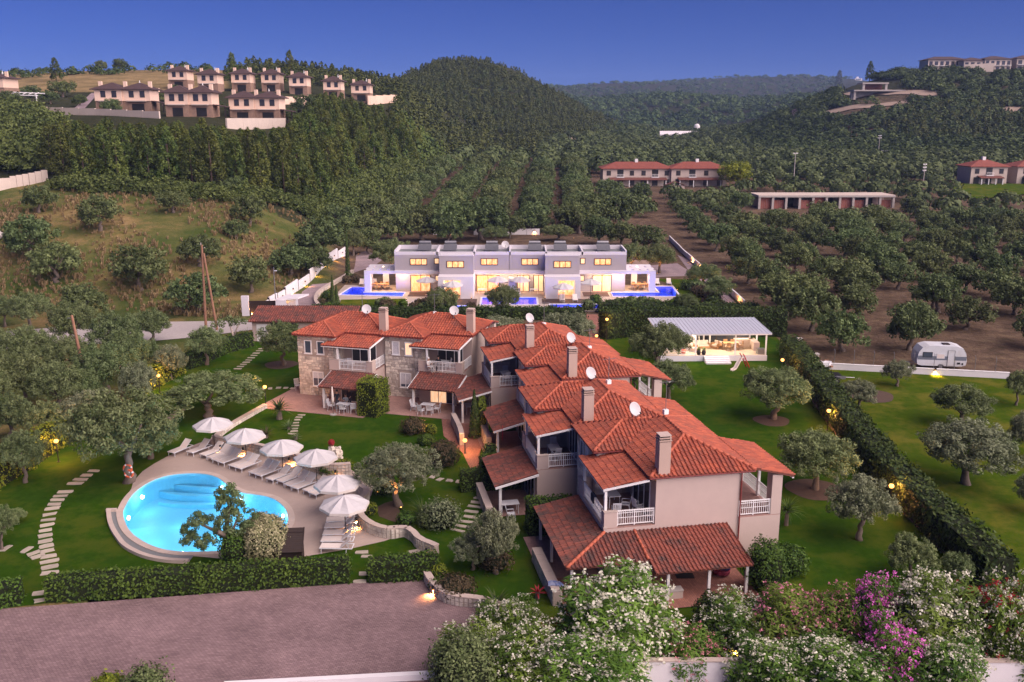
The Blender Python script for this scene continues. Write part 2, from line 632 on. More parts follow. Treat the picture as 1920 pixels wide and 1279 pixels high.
M['white'] = mat('white_paint', (0.78, 0.76, 0.76), (0.70, 0.68, 0.68), 2, 0.5, 0.05, 30)
M['white_wall'] = mat('white_render', (0.74, 0.70, 0.72), (0.66, 0.63, 0.65), 0.8, 0.85, 0.1, 40)
M['plastic'] = mat('white_plastic', (0.72, 0.72, 0.76), None, 2, 0.4)
M['canvas'] = mat('parasol_canvas', (0.50, 0.48, 0.49), (0.45, 0.43, 0.44), 1.0, 0.85, 0.1, 25)
M['sling'] = mat('beige_sling', (0.68, 0.60, 0.56), (0.62, 0.54, 0.50), 8, 0.8, 0.1, 90)
M['dark_wood'] = mat('dark_wood', (0.034, 0.021, 0.018), (0.022, 0.014, 0.012), 3, 0.6)
M['wood'] = mat('teak', (0.36, 0.20, 0.10), (0.26, 0.14, 0.07), 3, 0.6)
M['pole_wood'] = mat('creosoted_pole', (0.30, 0.16, 0.10), (0.20, 0.10, 0.065), 2, 0.85, 0.3, 20)
M['metal'] = mat('grey_metal', (0.30, 0.30, 0.32), None, 3, 0.4, metal=0.7)
M['dark_metal'] = mat('dark_metal', (0.03, 0.028, 0.028), None, 3, 0.5, metal=0.3)
M['glass'] = glassmat('dark_glass')
M['glass_blue'] = glassmat('sky_glass', (0.06, 0.075, 0.11))
M['shutter'] = mat('white_shutter', (0.66, 0.64, 0.68), None, 3, 0.5)
M['patio'] = brickmat('patio_tile', (0.36, 0.215, 0.185), (0.31, 0.185, 0.16), (0.24, 0.16, 0.14), 0.33, 0.33, 0.75, 0.012, 0.2)
M['brick_path'] = brickmat('brick_paving', (0.34, 0.15, 0.11), (0.26, 0.11, 0.085), (0.18, 0.10, 0.08), 0.24, 0.12, 0.85, 0.01, 0.3, rot=1.37)
M['pavers'] = brickmat('mauve_pavers', (0.285, 0.195, 0.195), (0.195, 0.130, 0.135), (0.13, 0.088, 0.092), 0.21, 0.105, 0.9, 0.014, 0.4, rot=0.1)
M['road'] = brickmat('road_pavers', (0.30, 0.225, 0.24), (0.26, 0.20, 0.21), (0.20, 0.15, 0.16), 0.25, 0.15, 0.9, 0.012, 0.2, rot=0.2)
M['gravel_road'] = mat('gravel', (0.42, 0.38, 0.37), (0.33, 0.29, 0.28), 3, 0.95, 0.3, 20)
M['deck'] = mat('pool_deck_concrete', (0.40, 0.315, 0.275), (0.34, 0.27, 0.235), 2.0, 0.85, 0.25, 45, c3=(0.37, 0.29, 0.255))
M['steppingstone'] = mat('stepping_stone', (0.44, 0.385, 0.32), (0.34, 0.29, 0.24), 3, 0.9, 0.3, 25, rnd=0.15)
M['soil'] = mat('garden_soil', (0.10, 0.062, 0.045), (0.065, 0.042, 0.032), 3, 0.95, 0.5, 20)
M['concrete'] = mat('raw_concrete', (0.42, 0.38, 0.36), (0.34, 0.31, 0.29), 0.8, 0.9, 0.2, 25)
M['lawn'] = mat('lawn_grass', (0.034, 0.076, 0.005), (0.018, 0.050, 0.004), 1.4, 0.95, 0.9, 22, c3=(0.056, 0.080, 0.008), spec=0.0, detail=10)
M['lawn_east'] = mat('lawn_east_grass', (0.062, 0.100, 0.007), (0.034, 0.066, 0.005), 1.3, 0.95, 0.9, 22, c3=(0.110, 0.112, 0.016), spec=0.0, detail=10)
M['pool_tile'] = mat('pool_mosaic', (0.20, 0.56, 0.74), (0.17, 0.50, 0.70), 6, 0.5)
M['pool_blue'] = mat('pool_blue_mosaic', (0.10, 0.16, 0.75), (0.08, 0.12, 0.6), 3, 0.5)
M['water'] = watermat('pool_water', (0.80, 0.95, 1.0))
M['bark'] = mat('olive_bark', (0.20, 0.155, 0.125), (0.11, 0.085, 0.07), 5, 0.95, 0.8, 14)
M['bark_dark'] = mat('pine_bark', (0.11, 0.075, 0.055), (0.07, 0.05, 0.04), 5, 0.95, 0.6, 14)
M['olive'] = leafmat('olive_leaf', (0.055, 0.088, 0.022), (0.165, 0.205, 0.085), 0.16, 0.015)
M['olive_grey'] = leafmat('olive_leaf_grey', (0.080, 0.105, 0.045), (0.215, 0.235, 0.135), 0.12, 0.012)
M['grove'] = leafmat('grove_leaf', (0.038, 0.064, 0.016), (0.125, 0.160, 0.058), 0.22, 0.02)
M['pine'] = leafmat('pine_needle', (0.026, 0.052, 0.010), (0.108, 0.132, 0.026), 0.25, 0.02)
M['maquis'] = leafmat('maquis_leaf', (0.024, 0.048, 0.010), (0.092, 0.124, 0.032), 0.25, 0.02)
M['hedge'] = leafmat('hedge_leaf', (0.025, 0.060, 0.008), (0.090, 0.150, 0.018), 0.05, 0.01)
M['hedge_dark'] = leafmat('cypress_hedge_leaf', (0.016, 0.036, 0.008), (0.070, 0.100, 0.018), 0.05, 0.01)
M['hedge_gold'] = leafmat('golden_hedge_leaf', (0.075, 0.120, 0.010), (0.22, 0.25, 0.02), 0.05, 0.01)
M['oleander'] = leafmat('oleander_leaf', (0.028, 0.076, 0.008), (0.125, 0.205, 0.026), 0.12, 0.02)
M['fl_white'] = leafmat('white_flower', (0.58, 0.56, 0.42), (0.74, 0.72, 0.62), 0.05, 0.0, 0.3)
M['fl_pink'] = leafmat('pink_flower', (0.72, 0.10, 0.52), (0.85, 0.28, 0.70), 0.08, 0.01, 0.3)
M['fl_red'] = leafmat('dark_red_flower', (0.30, 0.015, 0.035), (0.45, 0.05, 0.08), 0.08, 0.01, 0.3)
M['fl_rose'] = leafmat('rose_flower', (0.50, 0.16, 0.22), (0.65, 0.28, 0.34), 0.08, 0.01, 0.3)
M['red_leaf'] = leafmat('red_leaf', (0.045, 0.040, 0.020), (0.11, 0.075, 0.040), 0.05, 0.01)
M['variegated'] = leafmat('variegated_leaf', (0.11, 0.13, 0.045), (0.46, 0.42, 0.25), 0.05, 0.01)
M['dry'] = leafmat('dry_grass', (0.17, 0.125, 0.055), (0.36, 0.27, 0.135), 0.1, 0.01)
M['bulb'] = emitmat('lamp_bulb', (1.0, 0.46, 0.11), 2.2)
M['bulb_white'] = emitmat('warm_bulb', (1.0, 0.80, 0.55), 20.0)
M['pool_lamp'] = emitmat('pool_lamp', (0.75, 0.92, 1.0), 12.0)
M['lit'] = litwindow('lit_room', (1.0, 0.34, 0.10), (1.0, 0.76, 0.48), .62)
M['lit_soft'] = litwindow('lit_curtain', (1.0, 0.52, 0.26), (1.0, 0.72, 0.46), .55)
M['lit_frost'] = litwindow('lit_frosted', (1.0, 0.68, 0.42), (1.0, 0.75, 0.5), .45, 0.4)

# ------------------------------------------------------------------ terrain sheet
def terrain_mat():
 m, N, L, B = _new('terrain')
 tc = N.new('ShaderNodeTexCoord')
 at = N.new('ShaderNodeAttribute')
 at.attribute_name = 'zone'

 def noise(sc, det=8.0, rough=0.7):
  n = N.new('ShaderNodeTexNoise')
  n.inputs['Scale'].default_value = sc
  n.inputs['Detail'].default_value = det
  n.inputs['Roughness'].default_value = rough
  L.new(tc.outputs['Object'], n.inputs['Vector'])
  return n

 def ramp(src, stops):
  r = N.new('ShaderNodeValToRGB')
  el = r.color_ramp.elements
  while len(el) < len(stops):
   el.new(0.5)
  for e, (p, c) in zip(el, stops):
   e.position = p
   e.color = (*c, 1)
  L.new(src.outputs['Fac'], r.inputs['Fac'])
  return r
 n1, n2 = noise(0.09), noise(0.5)
 field = ramp(n1, [(0.38, (0.055, 0.078, 0.017)), (0.50, (0.105, 0.105, 0.032)), (0.59, (0.20, 0.145, 0.058)), (0.70, (0.30, 0.205, 0.10))])
 soil = ramp(n2, [(0.32, (0.058, 0.044, 0.026)), (0.5, (0.115, 0.075, 0.052)), (0.68, (0.185, 0.125, 0.088))])
 wood = ramp(n2, [(0.35, (0.020, 0.026, 0.010)), (0.65, (0.050, 0.050, 0.022))])
 mead = ramp(n1, [(0.35, (0.135, 0.105, 0.045)), (0.65, (0.33, 0.235, 0.115))])
 sep = N.new('ShaderNodeSeparateColor')
 L.new(at.outputs['Color'], sep.inputs['Color'])
 out = wood.outputs['Color']
 for ch, rr in (('Red', soil), ('Green', field), ('Blue', mead)):
  ad = N.new('ShaderNodeMath')
  ad.operation = 'MULTIPLY_ADD'
  ad.inputs[1].default_value = 0.5
  ad.inputs[2].default_value = -0.25
  L.new(n2.outputs['Fac'], ad.inputs[0])
  sm = N.new('ShaderNodeMath')
  sm.operation = 'ADD'
  L.new(sep.outputs[ch], sm.inputs[0])
  L.new(ad.outputs[0], sm.inputs[1])
  mr = N.new('ShaderNodeMapRange')
  mr.inputs['From Min'].default_value = 0.35
  mr.inputs['From Max'].default_value = 0.65
  L.new(sm.outputs[0], mr.inputs['Value'])
  mx = N.new('ShaderNodeMix')
  mx.data_type = 'RGBA'
  L.new(mr.outputs['Result'], mx.inputs['Factor'])
  L.new(out, mx.inputs['A'])
  L.new(rr.outputs['Color'], mx.inputs['B'])
  out = mx.outputs['Result']
 L.new(out, B.inputs['Base Color'])
 B.inputs['Roughness'].default_value = 1.0
 B.inputs['Specular IOR Level'].default_value = 0.1
 nb = noise(1.6, 5.0)
 bp = N.new('ShaderNodeBump')
 bp.inputs['Strength'].default_value = 0.8
 bp.inputs['Distance'].default_value = 0.4
 L.new(nb.outputs['Fac'], bp.inputs['Height'])
 L.new(bp.outputs['Normal'], B.inputs['Normal'])
 return m

POOL_C = P(400, 965)
VILLA_DIG = (-27, 27, 118.5, 139)

def colpx(x, y):
 """Column of the photograph (1920 wide) a ground point falls in."""
 return 960 + np.asarray(x) / np.asarray(y) * FOC * 1.0

def make_terrain():
 ly = np.concatenate([np.linspace(math.log(12), math.log(520), 300), np.linspace(math.log(530), math.log(6500), 90)])
 us = np.linspace(-1.0, 1.0, 300)
 Uu, Ll = np.meshgrid(us, ly, indexing='ij')
 Y = np.exp(Ll)
 X = Uu * Y
 Z = ground(X, Y) - 0.03
 dig = ((X - POOL_C.x) ** 2 + (Y - POOL_C.y) ** 2 < 11.0 ** 2)
 dig |= (X > VILLA_DIG[0] + 1) & (X < VILLA_DIG[1] - 1) & (Y > VILLA_DIG[2] + 1) & (Y < VILLA_DIG[3] - 1)
 Z = np.where(dig, Z - 2.6, Z)
 nu, nl = X.shape
 V = np.stack([X, Y, Z], -1).reshape(-1, 3)
 idx = np.arange(nu * nl).reshape(nu, nl)
 F = np.stack([idx[:-1, :-1], idx[1:, :-1], idx[1:, 1:], idx[:-1, 1:]], -1).reshape(-1, 4)
 me = np_mesh('ground', V, F, terrain_mat(), smooth=True)
 px = colpx(X, Y).ravel()
 Yf = Y.ravel()
 zone = np.zeros((len(V), 4), np.float32)
 zone[:, 3] = 1

 def sm(a, lo, hi):
  return np.clip((a - lo) / (hi - lo), 0, 1)
 dz = Z.ravel() - CAM_H
 row = 639.5 - FOC * (Yf * _s + dz * _c) / (Yf * _c - dz * _s)
 left = 1 - sm(px, 560, 640)
 zone[:, 1] = left * (1 - sm(Yf, 168, 178)) + (1 - left) * 0.35 * (1 - sm(Yf, 500, 700))
 zone[:, 0] = (1 - left) * (1 - sm(Yf, 430, 560))
 wood = inside([(560, 420), (640, 412), (700, 400), (740, 362), (840, 318), (960, 297), (1015, 288), (1060, 240), (1000, 60), (300, 60), (300, 300)], px, row) & (Yf > 165)
 zone[wood, :2] = 0
 zone[:, 2] = (1 - sm(px, 420, 470)) * sm(Yf, 315, 330) * (1 - sm(Yf, 470, 520))
 at = me.attributes.new('zone', 'FLOAT_COLOR', 'POINT')
 at.data.foreach_set('color', zone.ravel())
 o = inst('ground', me)
 o['kind'] = 'structure'

make_terrain()

# ------------------------------------------------------------------ foliage builders
def unit(n):
 v = rng.normal(size=(n, 3))
 return v / np.linalg.norm(v, axis=1, keepdims=True)

def leaves(C, Rad, n, size, flat=1.0, aspect=0.55, shell=0.55, up=0.25, tint_clump=0.5):
 """n leaf quads spread through blobs C (k,3) of radius Rad (k,)."""
 k = len(C)
 w = Rad ** 2
 w = w / w.sum()
 ci = rng.choice(k, n, p=w)
 d = unit(n)
 rr = shell + (1 - shell) * rng.random(n)
 pos = C[ci] + d * (Rad[ci] * rr)[:, None] * np.array([1, 1, flat])
 nr = d + unit(n) * 0.75 + np.array([0, 0, up])
 nr /= np.linalg.norm(nr, axis=1, keepdims=True)
 t = np.cross(nr, unit(n))
 t /= np.linalg.norm(t, axis=1, keepdims=True) + 1e-9
 b = np.cross(nr, t)
 s = size * (0.6 + 0.8 * rng.random(n))[:, None]
 V = np.stack([pos - t * s, pos - b * s * aspect, pos + t * s, pos + b * s * aspect], 1).reshape(-1, 3)
 F = np.arange(4 * n).reshape(n, 4)
 ct = rng.random(k)
 tint = np.clip(ct[ci] * tint_clump * 2 + rng.random(n) * (1 - tint_clump) * 0.9, 0, 1)  # random leaf tone per clump, widened to imitate lit and shaded clumps
 return V, F, tint

def blobs(n_lobes, rx, rz, lobe, n_sub, sub, zc, base_cut=-0.35):
 """Clump centres: lobes on a flattened dome, small clumps on every lobe."""
 C, Rd = [], []
 k = 0
 ga = PI * (3 - 5 ** .5)
 for i in range(n_lobes):
  zt = base_cut + (1 - base_cut) * (i + .5) / n_lobes
  a = ga * i + rng.normal() * .25
  q = math.sqrt(max(0, 1 - min(1, abs(zt)) ** 2))
  rad = (0.62 + 0.30 * rng.random())
  c = np.array([rx * q * math.cos(a) * rad, rx * q * math.sin(a) * rad, zc + rz * zt * (0.62 + .25 * rng.random())])
  lr = lobe * (0.75 + 0.5 * rng.random())
  d = unit(n_sub)
  for e in d:
   if e[2] < -0.55:
    e[2] *= 0.3
   C.append(c + e * lr * np.array([1, 1, .8]))
   Rd.append(sub * (0.7 + 0.6 * rng.random()))
 return np.array(C), np.array(Rd)

def crown_mesh(name, m, n_lobes, rx, rz, lobe, n_sub, sub, zc, n, size, aspect=0.5, base_cut=-0.35, flat=1.0, up=.25):
 C, Rd = blobs(n_lobes, rx, rz, lobe, n_sub, sub, zc, base_cut)
 V, F, T = leaves(C, Rd, n, size, flat, aspect, up=up)
 return np_mesh(name, V, F, m, T)

def trunk_mesh(name, h, r, rx, zc, limbs=4, lean=0.25, twist=0.12, m='bark'):
 mb = MB()
 top = Vector((rng.normal() * lean, rng.normal() * lean, h))
 pts = [Vector((0, 0, -.25))]
 for i in range(1, 6):
  t = i / 5
  pts.append(top * t + Vector((rng.normal() * twist, rng.normal() * twist, 0)) * (1 if i < 5 else 0))
 mb.tube(pts, [r * 1.55, r * 1.2, r * .95, r * .88, r * .85, r * .8], 9)
 for k in range(limbs):
  a = 2 * PI * (k + rng.random() * .5) / limbs
  e = Vector((math.cos(a) * rx * .62, math.sin(a) * rx * .62, zc + .2 + rng.random() * .6))
  mid = top.lerp(e, .45) + Vector((rng.normal() * .15, rng.normal() * .15, -.12))
  mb.tube([top - Vector((0, 0, .12)), mid, e], [r * .6, r * .38, r * .12], 6)
  e2 = mid.lerp(e, .4) + Vector((rng.normal() * .5, rng.normal() * .5, .7))
  mb.tube([mid, e2], [r * .28, r * .08], 5)
 return mb.mesh(name, M[m], True)

# garden olives (large in the picture, fine leaves): crown radius 3, top at 5.2
OLIVE = []
for k in range(4):
 if k % 2:
  c = crown_mesh('olive_crown', M['olive'], 26 + k, 2.55, 1.9, 0.95, 15, 0.36, 3.2, 19000, 0.105, 0.42, -0.58)
 else:
  c = crown_mesh('olive_crown', M['olive'], 18 + k, 2.6, 1.7, 0.95, 16, 0.36, 3.3, 16000, 0.105, 0.42, -0.5)
 t = trunk_mesh('olive_trunk', 1.9, 0.24, 2.6, 3.1, 4 + k % 2)
 OLIVE.append((t, c))
# big pool olive: round, greyer, denser
OLIVE_BIG = []
for k in range(2):
 c = crown_mesh('olive_crown', M['olive_grey'], 26, 2.75, 1.75, 0.9, 18, 0.32, 3.3, 22000, 0.09, 0.4, -0.5)
 t = trunk_mesh('olive_trunk', 1.7, 0.26, 2.6, 3.0, 5)
 OLIVE_BIG.append((t, c))
# grove olives (further off): crown radius 3, top at 4.6
GROVE = []
for k in range(5):
 c = crown_mesh('olive_crown', M['grove'], 15 + k, 2.5, 1.8, 0.95, 11, 0.44, 2.6, 4200, 0.18, 0.5, -0.72)
 t = trunk_mesh('olive_trunk', 1.4, 0.24, 2.5, 2.6, 4)
 GROVE.append((t, c))

def pine_proto(seed):
 C, Rd = [], []
 n = 85
 for i in range(n):
  t = (i + rng.random()) / n
  z = 1.2 + 8.8 * t
  rr = 2.35 * (1 - t) ** .62 * (0.62 + .5 * rng.random()) + .1
  a = 2.4 * i + rng.normal() * .5
  C.append((rr * math.cos(a), rr * math.sin(a), z))
  Rd.append(0.62 - .28 * t + rng.random() * .2)
 C, Rd = np.array(C), np.array(Rd)
 V, F, T = leaves(C, Rd, 3000, 0.24, 1.25, 0.42, 0.4, up=.5)
 return np_mesh('pine_crown', V, F, M['pine'], T)

PINE = []
for k in range(5):
 mb = MB()
 mb.tube([(0, 0, -.5), (.1, .05, 4), (0, 0, 9)], [.22, .16, .04], 7)
 PINE.append((mb.mesh('pine_trunk', M['bark_dark'], True), pine_proto(k)))

def plant(name, proto, loc, s, hz=1.0, label=None, cat='tree', group=None, rot=None, crown_mats=None, crown_name='crown', trunk_name='trunk', tilt=0):
 r = thing(name, label, cat, loc, rng.random() * 6.28 if rot is None else rot, group, (s * rng.uniform(.87, 1.14), s * rng.uniform(.87, 1.14), s * hz))
 inst(trunk_name, proto[0], r)
 inst(crown_name, proto[1], r, mats=crown_mats)
 return r

# low-detail crowns replicated into one mesh for woods nobody could count
def replicate(name, protos, pts, sc, m, kind='stuff'):
 Vs, Fs, Ts = [], [], []
 base = 0
 which = rng.integers(0, len(protos), len(pts))
 for k, (v, f, t) in enumerate(protos):
  p, s = pts[which == k], sc[which == k]
  if not len(p):
   continue
  a = rng.random(len(p)) * 2 * PI
  ca, sa = np.cos(a)[:, None], np.sin(a)[:, None]
  x = v[None, :, 0] * ca - v[None, :, 1] * sa
  y = v[None, :, 0] * sa + v[None, :, 1] * ca
  VV = np.stack([x, y, np.repeat(v[None, :, 2], len(p), 0)], -1) * s[:, None, :] + p[:, None, :]
  FF = f[None] + (np.arange(len(p)) * len(v))[:, None, None] + base
  TT = np.clip(t[None] * 0.75 + (rng.random(len(p)) * .5 - .12)[:, None], 0, 1)
  Vs.append(VV.reshape(-1, 3))
  Fs.append(FF.reshape(-1, f.shape[1]))
  Ts.append(TT.ravel())
  base += len(p) * len(v)
 me = np_mesh(name, np.concatenate(Vs), np.concatenate(Fs), m, np.concatenate(Ts))
 o = inst(name, me)
 o['kind'] = kind
 return o

def low_crown(n, size, rx, rz, zc, cone=False):
 d = unit(n)
 if cone:
  t = rng.random(n)
  a = rng.random(n) * 2 * PI
  rr = rx * (1 - t) ** .7 * (0.75 + .3 * rng.random(n))
  pos = np.stack([rr * np.cos(a), rr * np.sin(a), zc * 2 * t], 1)
  d = np.stack([np.cos(a), np.sin(a), np.full(n, .5)], 1)
 else:
  d[:, 2] = np.abs(d[:, 2]) * 1.2 - .2
  lump = 1 + .22 * np.sin(d[:, 0] * 5 + 1) * np.cos(d[:, 1] * 4) + .1 * rng.normal(size=n)
  pos = d * lump[:, None] * np.array([rx, rx, rz]) + np.array([0, 0, zc])
 nr = d + unit(n) * .5
 nr /= np.linalg.norm(nr, axis=1, keepdims=True)
 t_ = np.cross(nr, unit(n))
 t_ /= np.linalg.norm(t_, axis=1, keepdims=True) + 1e-9
 b = np.cross(nr, t_)
 s = size * (.7 + .6 * rng.random(n))[:, None]
 V = np.stack([pos - t_ * s, pos - b * s * .7, pos + t_ * s, pos + b * s * .7], 1).reshape(-1, 3)
 return V, np.arange(4 * n).reshape(n, 4), rng.random(n)

LOW_PINE = [low_crown(120, 0.55, 2.6, 4.5, 4.6, True) for _ in range(4)]
FAR_PINE = [low_crown(64, 0.62, 2.6, 4.2, 4.4, True) for _ in range(3)] + [low_crown(60, 0.7, 2.7, 3.2, 2.6) for _ in range(2)]
LOW_BUSH = [low_crown(105, 0.55, 2.8, 2.3, 1.6) for _ in range(4)]
FAR_BUSH = [low_crown(46, 0.8, 2.8, 2.3, 1.6) for _ in range(4)]
MID_BUSH = []
for k in range(4):
 C, Rd = blobs(12, 2.2, 1.9, .9, 7, .5, 1.6, -.4)
 MID_BUSH.append(leaves(C, Rd, 650, .26, 1.0, .55))

# clipped hedges and shrubs
def hedge_mesh(name, path, w, h, n_per_m2, size, m, round_top=0.0, rough=0.10, base_z=0.0):
 """Leafy skin along a plan path, with a dark twiggy core."""
 path = [Vector((p[0], p[1], 0)) for p in path]
 Vs, Fs, Ts, mis = [], [], [], []
 nb = 0
 segs = [(path[i], path[i + 1]) for i in range(len(path) - 1)]
 for si, (a, b) in enumerate(segs):
  d = b - a
  ln = d.length
  d.normalize()
  nrm = Vector((-d.y, d.x, 0))
  ex0 = w * .25 if si > 0 else 0
  ex1 = w * .25 if si < len(segs) - 1 else 0
  faces = [(ln + ex0 + ex1, w, 'top'), (ln + ex0 + ex1, h, 'l'), (ln + ex0 + ex1, h, 'r')]
  if si == 0:
   faces.append((w, h, 'a'))
  if si == len(segs) - 1:
   faces.append((w, h, 'b'))
  for (L1, L2, kind) in faces:
   n = int(L1 * L2 * n_per_m2)
   if n < 1:
    continue
   p, q = rng.random(n), rng.random(n)
   s = p * (ln + ex0 + ex1) - ex0
   z = q * h
   off = np.zeros(n)
   if kind == 'top':
    off = (q - .5) * w
    z = np.full(n, h)
   elif kind == 'l':
    off = np.full(n, w / 2)
   elif kind == 'r':
    off = np.full(n, -w / 2)
   elif kind == 'a':
    s = np.zeros(n)
    off = (p - .5) * w
   else:
    s = np.full(n, ln)
    off = (p - .5) * w
   on = {'top': (0, 0, 1), 'l': tuple(nrm), 'r': tuple(-nrm), 'a': tuple(-d), 'b': tuple(d)}[kind]
   on = np.array(on)
   if round_top:
    off = off * (1 - round_top * np.clip(z / h, 0, 1) ** 4)
   lump = rough * (np.sin(s * 2.1 + off * 3) * np.cos(z * 2.7 + s * .9) + rng.normal(size=n) * .7)
   pos = np.stack([a.x + d.x * s + nrm.x * off, a.y + d.y * s + nrm.y * off, z + base_z], 1) + on * lump[:, None]
   nr = on + unit(n) * .75
   nr /= np.linalg.norm(nr, axis=1, keepdims=True)
   t = np.cross(nr, unit(n))
   t /= np.linalg.norm(t, axis=1, keepdims=True) + 1e-9
   bb = np.cross(nr, t)
   sz = size * (.6 + .8 * rng.random(n))[:, None]
   V = np.stack([pos - t * sz, pos - bb * sz * .6, pos + t * sz, pos + bb * sz * .6], 1).reshape(-1, 3)
   Vs.append(V)
   Fs.append(np.arange(4 * n).reshape(n, 4) + nb)
   nb += 4 * n
   Ts.append(np.clip(rng.random(n) * .7 + .3 * (np.sin(s * 1.3 + 2) * .5 + .5), 0, 1))
   mis.append(np.zeros(n))
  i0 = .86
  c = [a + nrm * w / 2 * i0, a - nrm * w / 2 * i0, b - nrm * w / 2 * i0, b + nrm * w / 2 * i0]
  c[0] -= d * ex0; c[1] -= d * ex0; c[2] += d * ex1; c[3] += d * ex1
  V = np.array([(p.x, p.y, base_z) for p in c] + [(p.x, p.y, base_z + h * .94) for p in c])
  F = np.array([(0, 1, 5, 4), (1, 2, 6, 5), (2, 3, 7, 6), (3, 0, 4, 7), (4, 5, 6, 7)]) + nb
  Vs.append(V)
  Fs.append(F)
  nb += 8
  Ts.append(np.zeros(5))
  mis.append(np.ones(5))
 return np_mesh(name, np.concatenate(Vs), np.concatenate(Fs), [m, M['hedge_core']], np.concatenate(Ts), mi=np.concatenate(mis))

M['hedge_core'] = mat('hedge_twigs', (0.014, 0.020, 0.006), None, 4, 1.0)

def hedge(label, path, w, h, m='hedge', dens=55, size=0.09, group=None, rough=.08, round_top=0.0, base_z=0.0, name='hedge'):
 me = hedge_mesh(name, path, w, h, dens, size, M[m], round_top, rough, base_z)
 return tag(inst(name, me), label, 'hedge', group)

def ball_shrub(label, loc, r, m, n=None, size=0.07, hz=1.0, name='round_shrub', rough=.06, cat='shrub', group=None, extra=None):
 n = n or int(900 * r * r) + 400
 d = unit(n)
 d[:, 2] = np.where(d[:, 2] < -.6, -d[:, 2], d[:, 2])
 pos = d * (r * (1 + rough * (np.sin(d[:, 0] * 7) * np.cos(d[:, 1] * 6 + 1) + rng.normal(size=n) * .6)))[:, None] * np.array([1, 1, hz])
 nr = d + unit(n) * .7
 nr /= np.linalg.norm(nr, axis=1, keepdims=True)
 t = np.cross(nr, unit(n))
 t /= np.linalg.norm(t, axis=1, keepdims=True)
 b = np.cross(nr, t)
 s = size * (.6 + .8 * rng.random(n))[:, None]
 V = np.stack([pos - t * s, pos - b * s * .6, pos + t * s, pos + b * s * .6], 1).reshape(-1, 3)
 o = inst(name, np_mesh(name, V, np.arange(4 * n).reshape(n, 4), M[m], rng.random(n)), None, (loc[0], loc[1], loc[2] + r * hz * .8))
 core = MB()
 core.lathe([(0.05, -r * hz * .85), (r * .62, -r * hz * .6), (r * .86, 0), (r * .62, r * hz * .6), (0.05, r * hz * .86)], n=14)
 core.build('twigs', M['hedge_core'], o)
 return tag(o, label, cat, group)

def spiky(label, loc, n, ln, m, droop=0.5, w=0.05, stem=0.3, name='yucca', cat='plant', stem_r=.12, spread=1.0, base_mat='bark', group=None):
 """Rosette of long arching leaves on a short stem."""
 r = thing(name, label, cat, loc, 0, group)
 mb = MB()
 mb.tube([(0, 0, -.05), (0, 0, stem + .1)], [stem_r * 1.2, stem_r], 8)
 mb.build('stem', M[base_mat], r)
 Vs, Fs, Ts = [], [], []
 nb = 0
 for i in range(n):
  a = i * 2.4 + rng.normal() * .2
  el = (0.15 + 1.25 * (i / n)) if spread == 1.0 else spread * (.2 + 1.1 * i / n)
  L1 = ln * (.75 + .4 * rng.random())
  k = 5
  p = np.zeros(3)
  p[2] = stem
  e = el
  prev = None
  for j in range(k + 1):
   t = j / k
   ww = w * (1 - t) ** .6 * (0.5 if j == 0 else 1)
   side = np.array([-math.sin(a), math.cos(a), 0]) * ww
   row = [p - side, p + side]
   Vs += row
   if prev is not None:
    Fs.append((prev, prev + 1, nb + 1, nb))
    Ts.append(rng.random())
   prev = nb
   nb += 2
   p = p + np.array([math.cos(a) * math.cos(e), math.sin(a) * math.cos(e), math.sin(e)]) * L1 / k
   e -= droop / k * 1.6
 inst('leaves', np_mesh('leaves', np.array(Vs), np.array(Fs), M[m], np.array(Ts)), r)
 return r

# ------------------------------------------------------------------ roof tiles
def roofmat(name, c1, c2, c3, rough=.78):
 m, N, L, B = _new(name)
 at = N.new('ShaderNodeAttribute')
 at.attribute_name = 'tint'
 tc = N.new('ShaderNodeTexCoord')
 mx = N.new('ShaderNodeMix')
 mx.data_type = 'RGBA'
 mx.inputs['A'].default_value = (*c1, 1)
 mx.inputs['B'].default_value = (*c2, 1)
 oi = N.new('ShaderNodeObjectInfo')
 ad = N.new('ShaderNodeMath')
 ad.operation = 'ADD'
 L.new(at.outputs['Fac'], ad.inputs[0])
 ml = N.new('ShaderNodeMath')
 ml.operation = 'MULTIPLY'
 ml.inputs[1].default_value = 0.25
 L.new(oi.outputs['Random'], ml.inputs[0])
 L.new(ml.outputs[0], ad.inputs[1])
 L.new(ad.outputs[0], mx.inputs['Factor'])
 geo = N.new('ShaderNodeNewGeometry')
 nz = N.new('ShaderNodeTexNoise')
 nz.inputs['Scale'].default_value = 0.9
 nz.inputs['Detail'].default_value = 9.0
 nz.inputs['Roughness'].default_value = 0.75
 L.new(geo.outputs['Position'], nz.inputs['Vector'])
 rp = N.new('ShaderNodeValToRGB')
 rp.color_ramp.elements[0].position = 0.48
 rp.color_ramp.elements[1].position = 0.66
 L.new(nz.outputs['Fac'], rp.inputs['Fac'])
 m2 = N.new('ShaderNodeMix')
 m2.data_type = 'RGBA'
 m2.inputs['B'].default_value = (*c3, 1)
 L.new(rp.outputs['Color'], m2.inputs['Factor'])
 L.new(mx.outputs['Result'], m2.inputs['A'])
 L.new(m2.outputs['Result'], B.inputs['Base Color'])
 B.inputs['Roughness'].default_value = rough
 B.inputs['Specular IOR Level'].default_value = 0.25
 nb = N.new('ShaderNodeTexNoise')
 nb.inputs['Scale'].default_value = 30
 L.new(geo.outputs['Position'], nb.inputs['Vector'])
 bp = N.new('ShaderNodeBump')
 bp.inputs['Strength'].default_value = .2
 bp.inputs['Distance'].default_value = .02
 L.new(nb.outputs['Fac'], bp.inputs['Height'])
 L.new(bp.outputs['Normal'], B.inputs['Normal'])
 return m

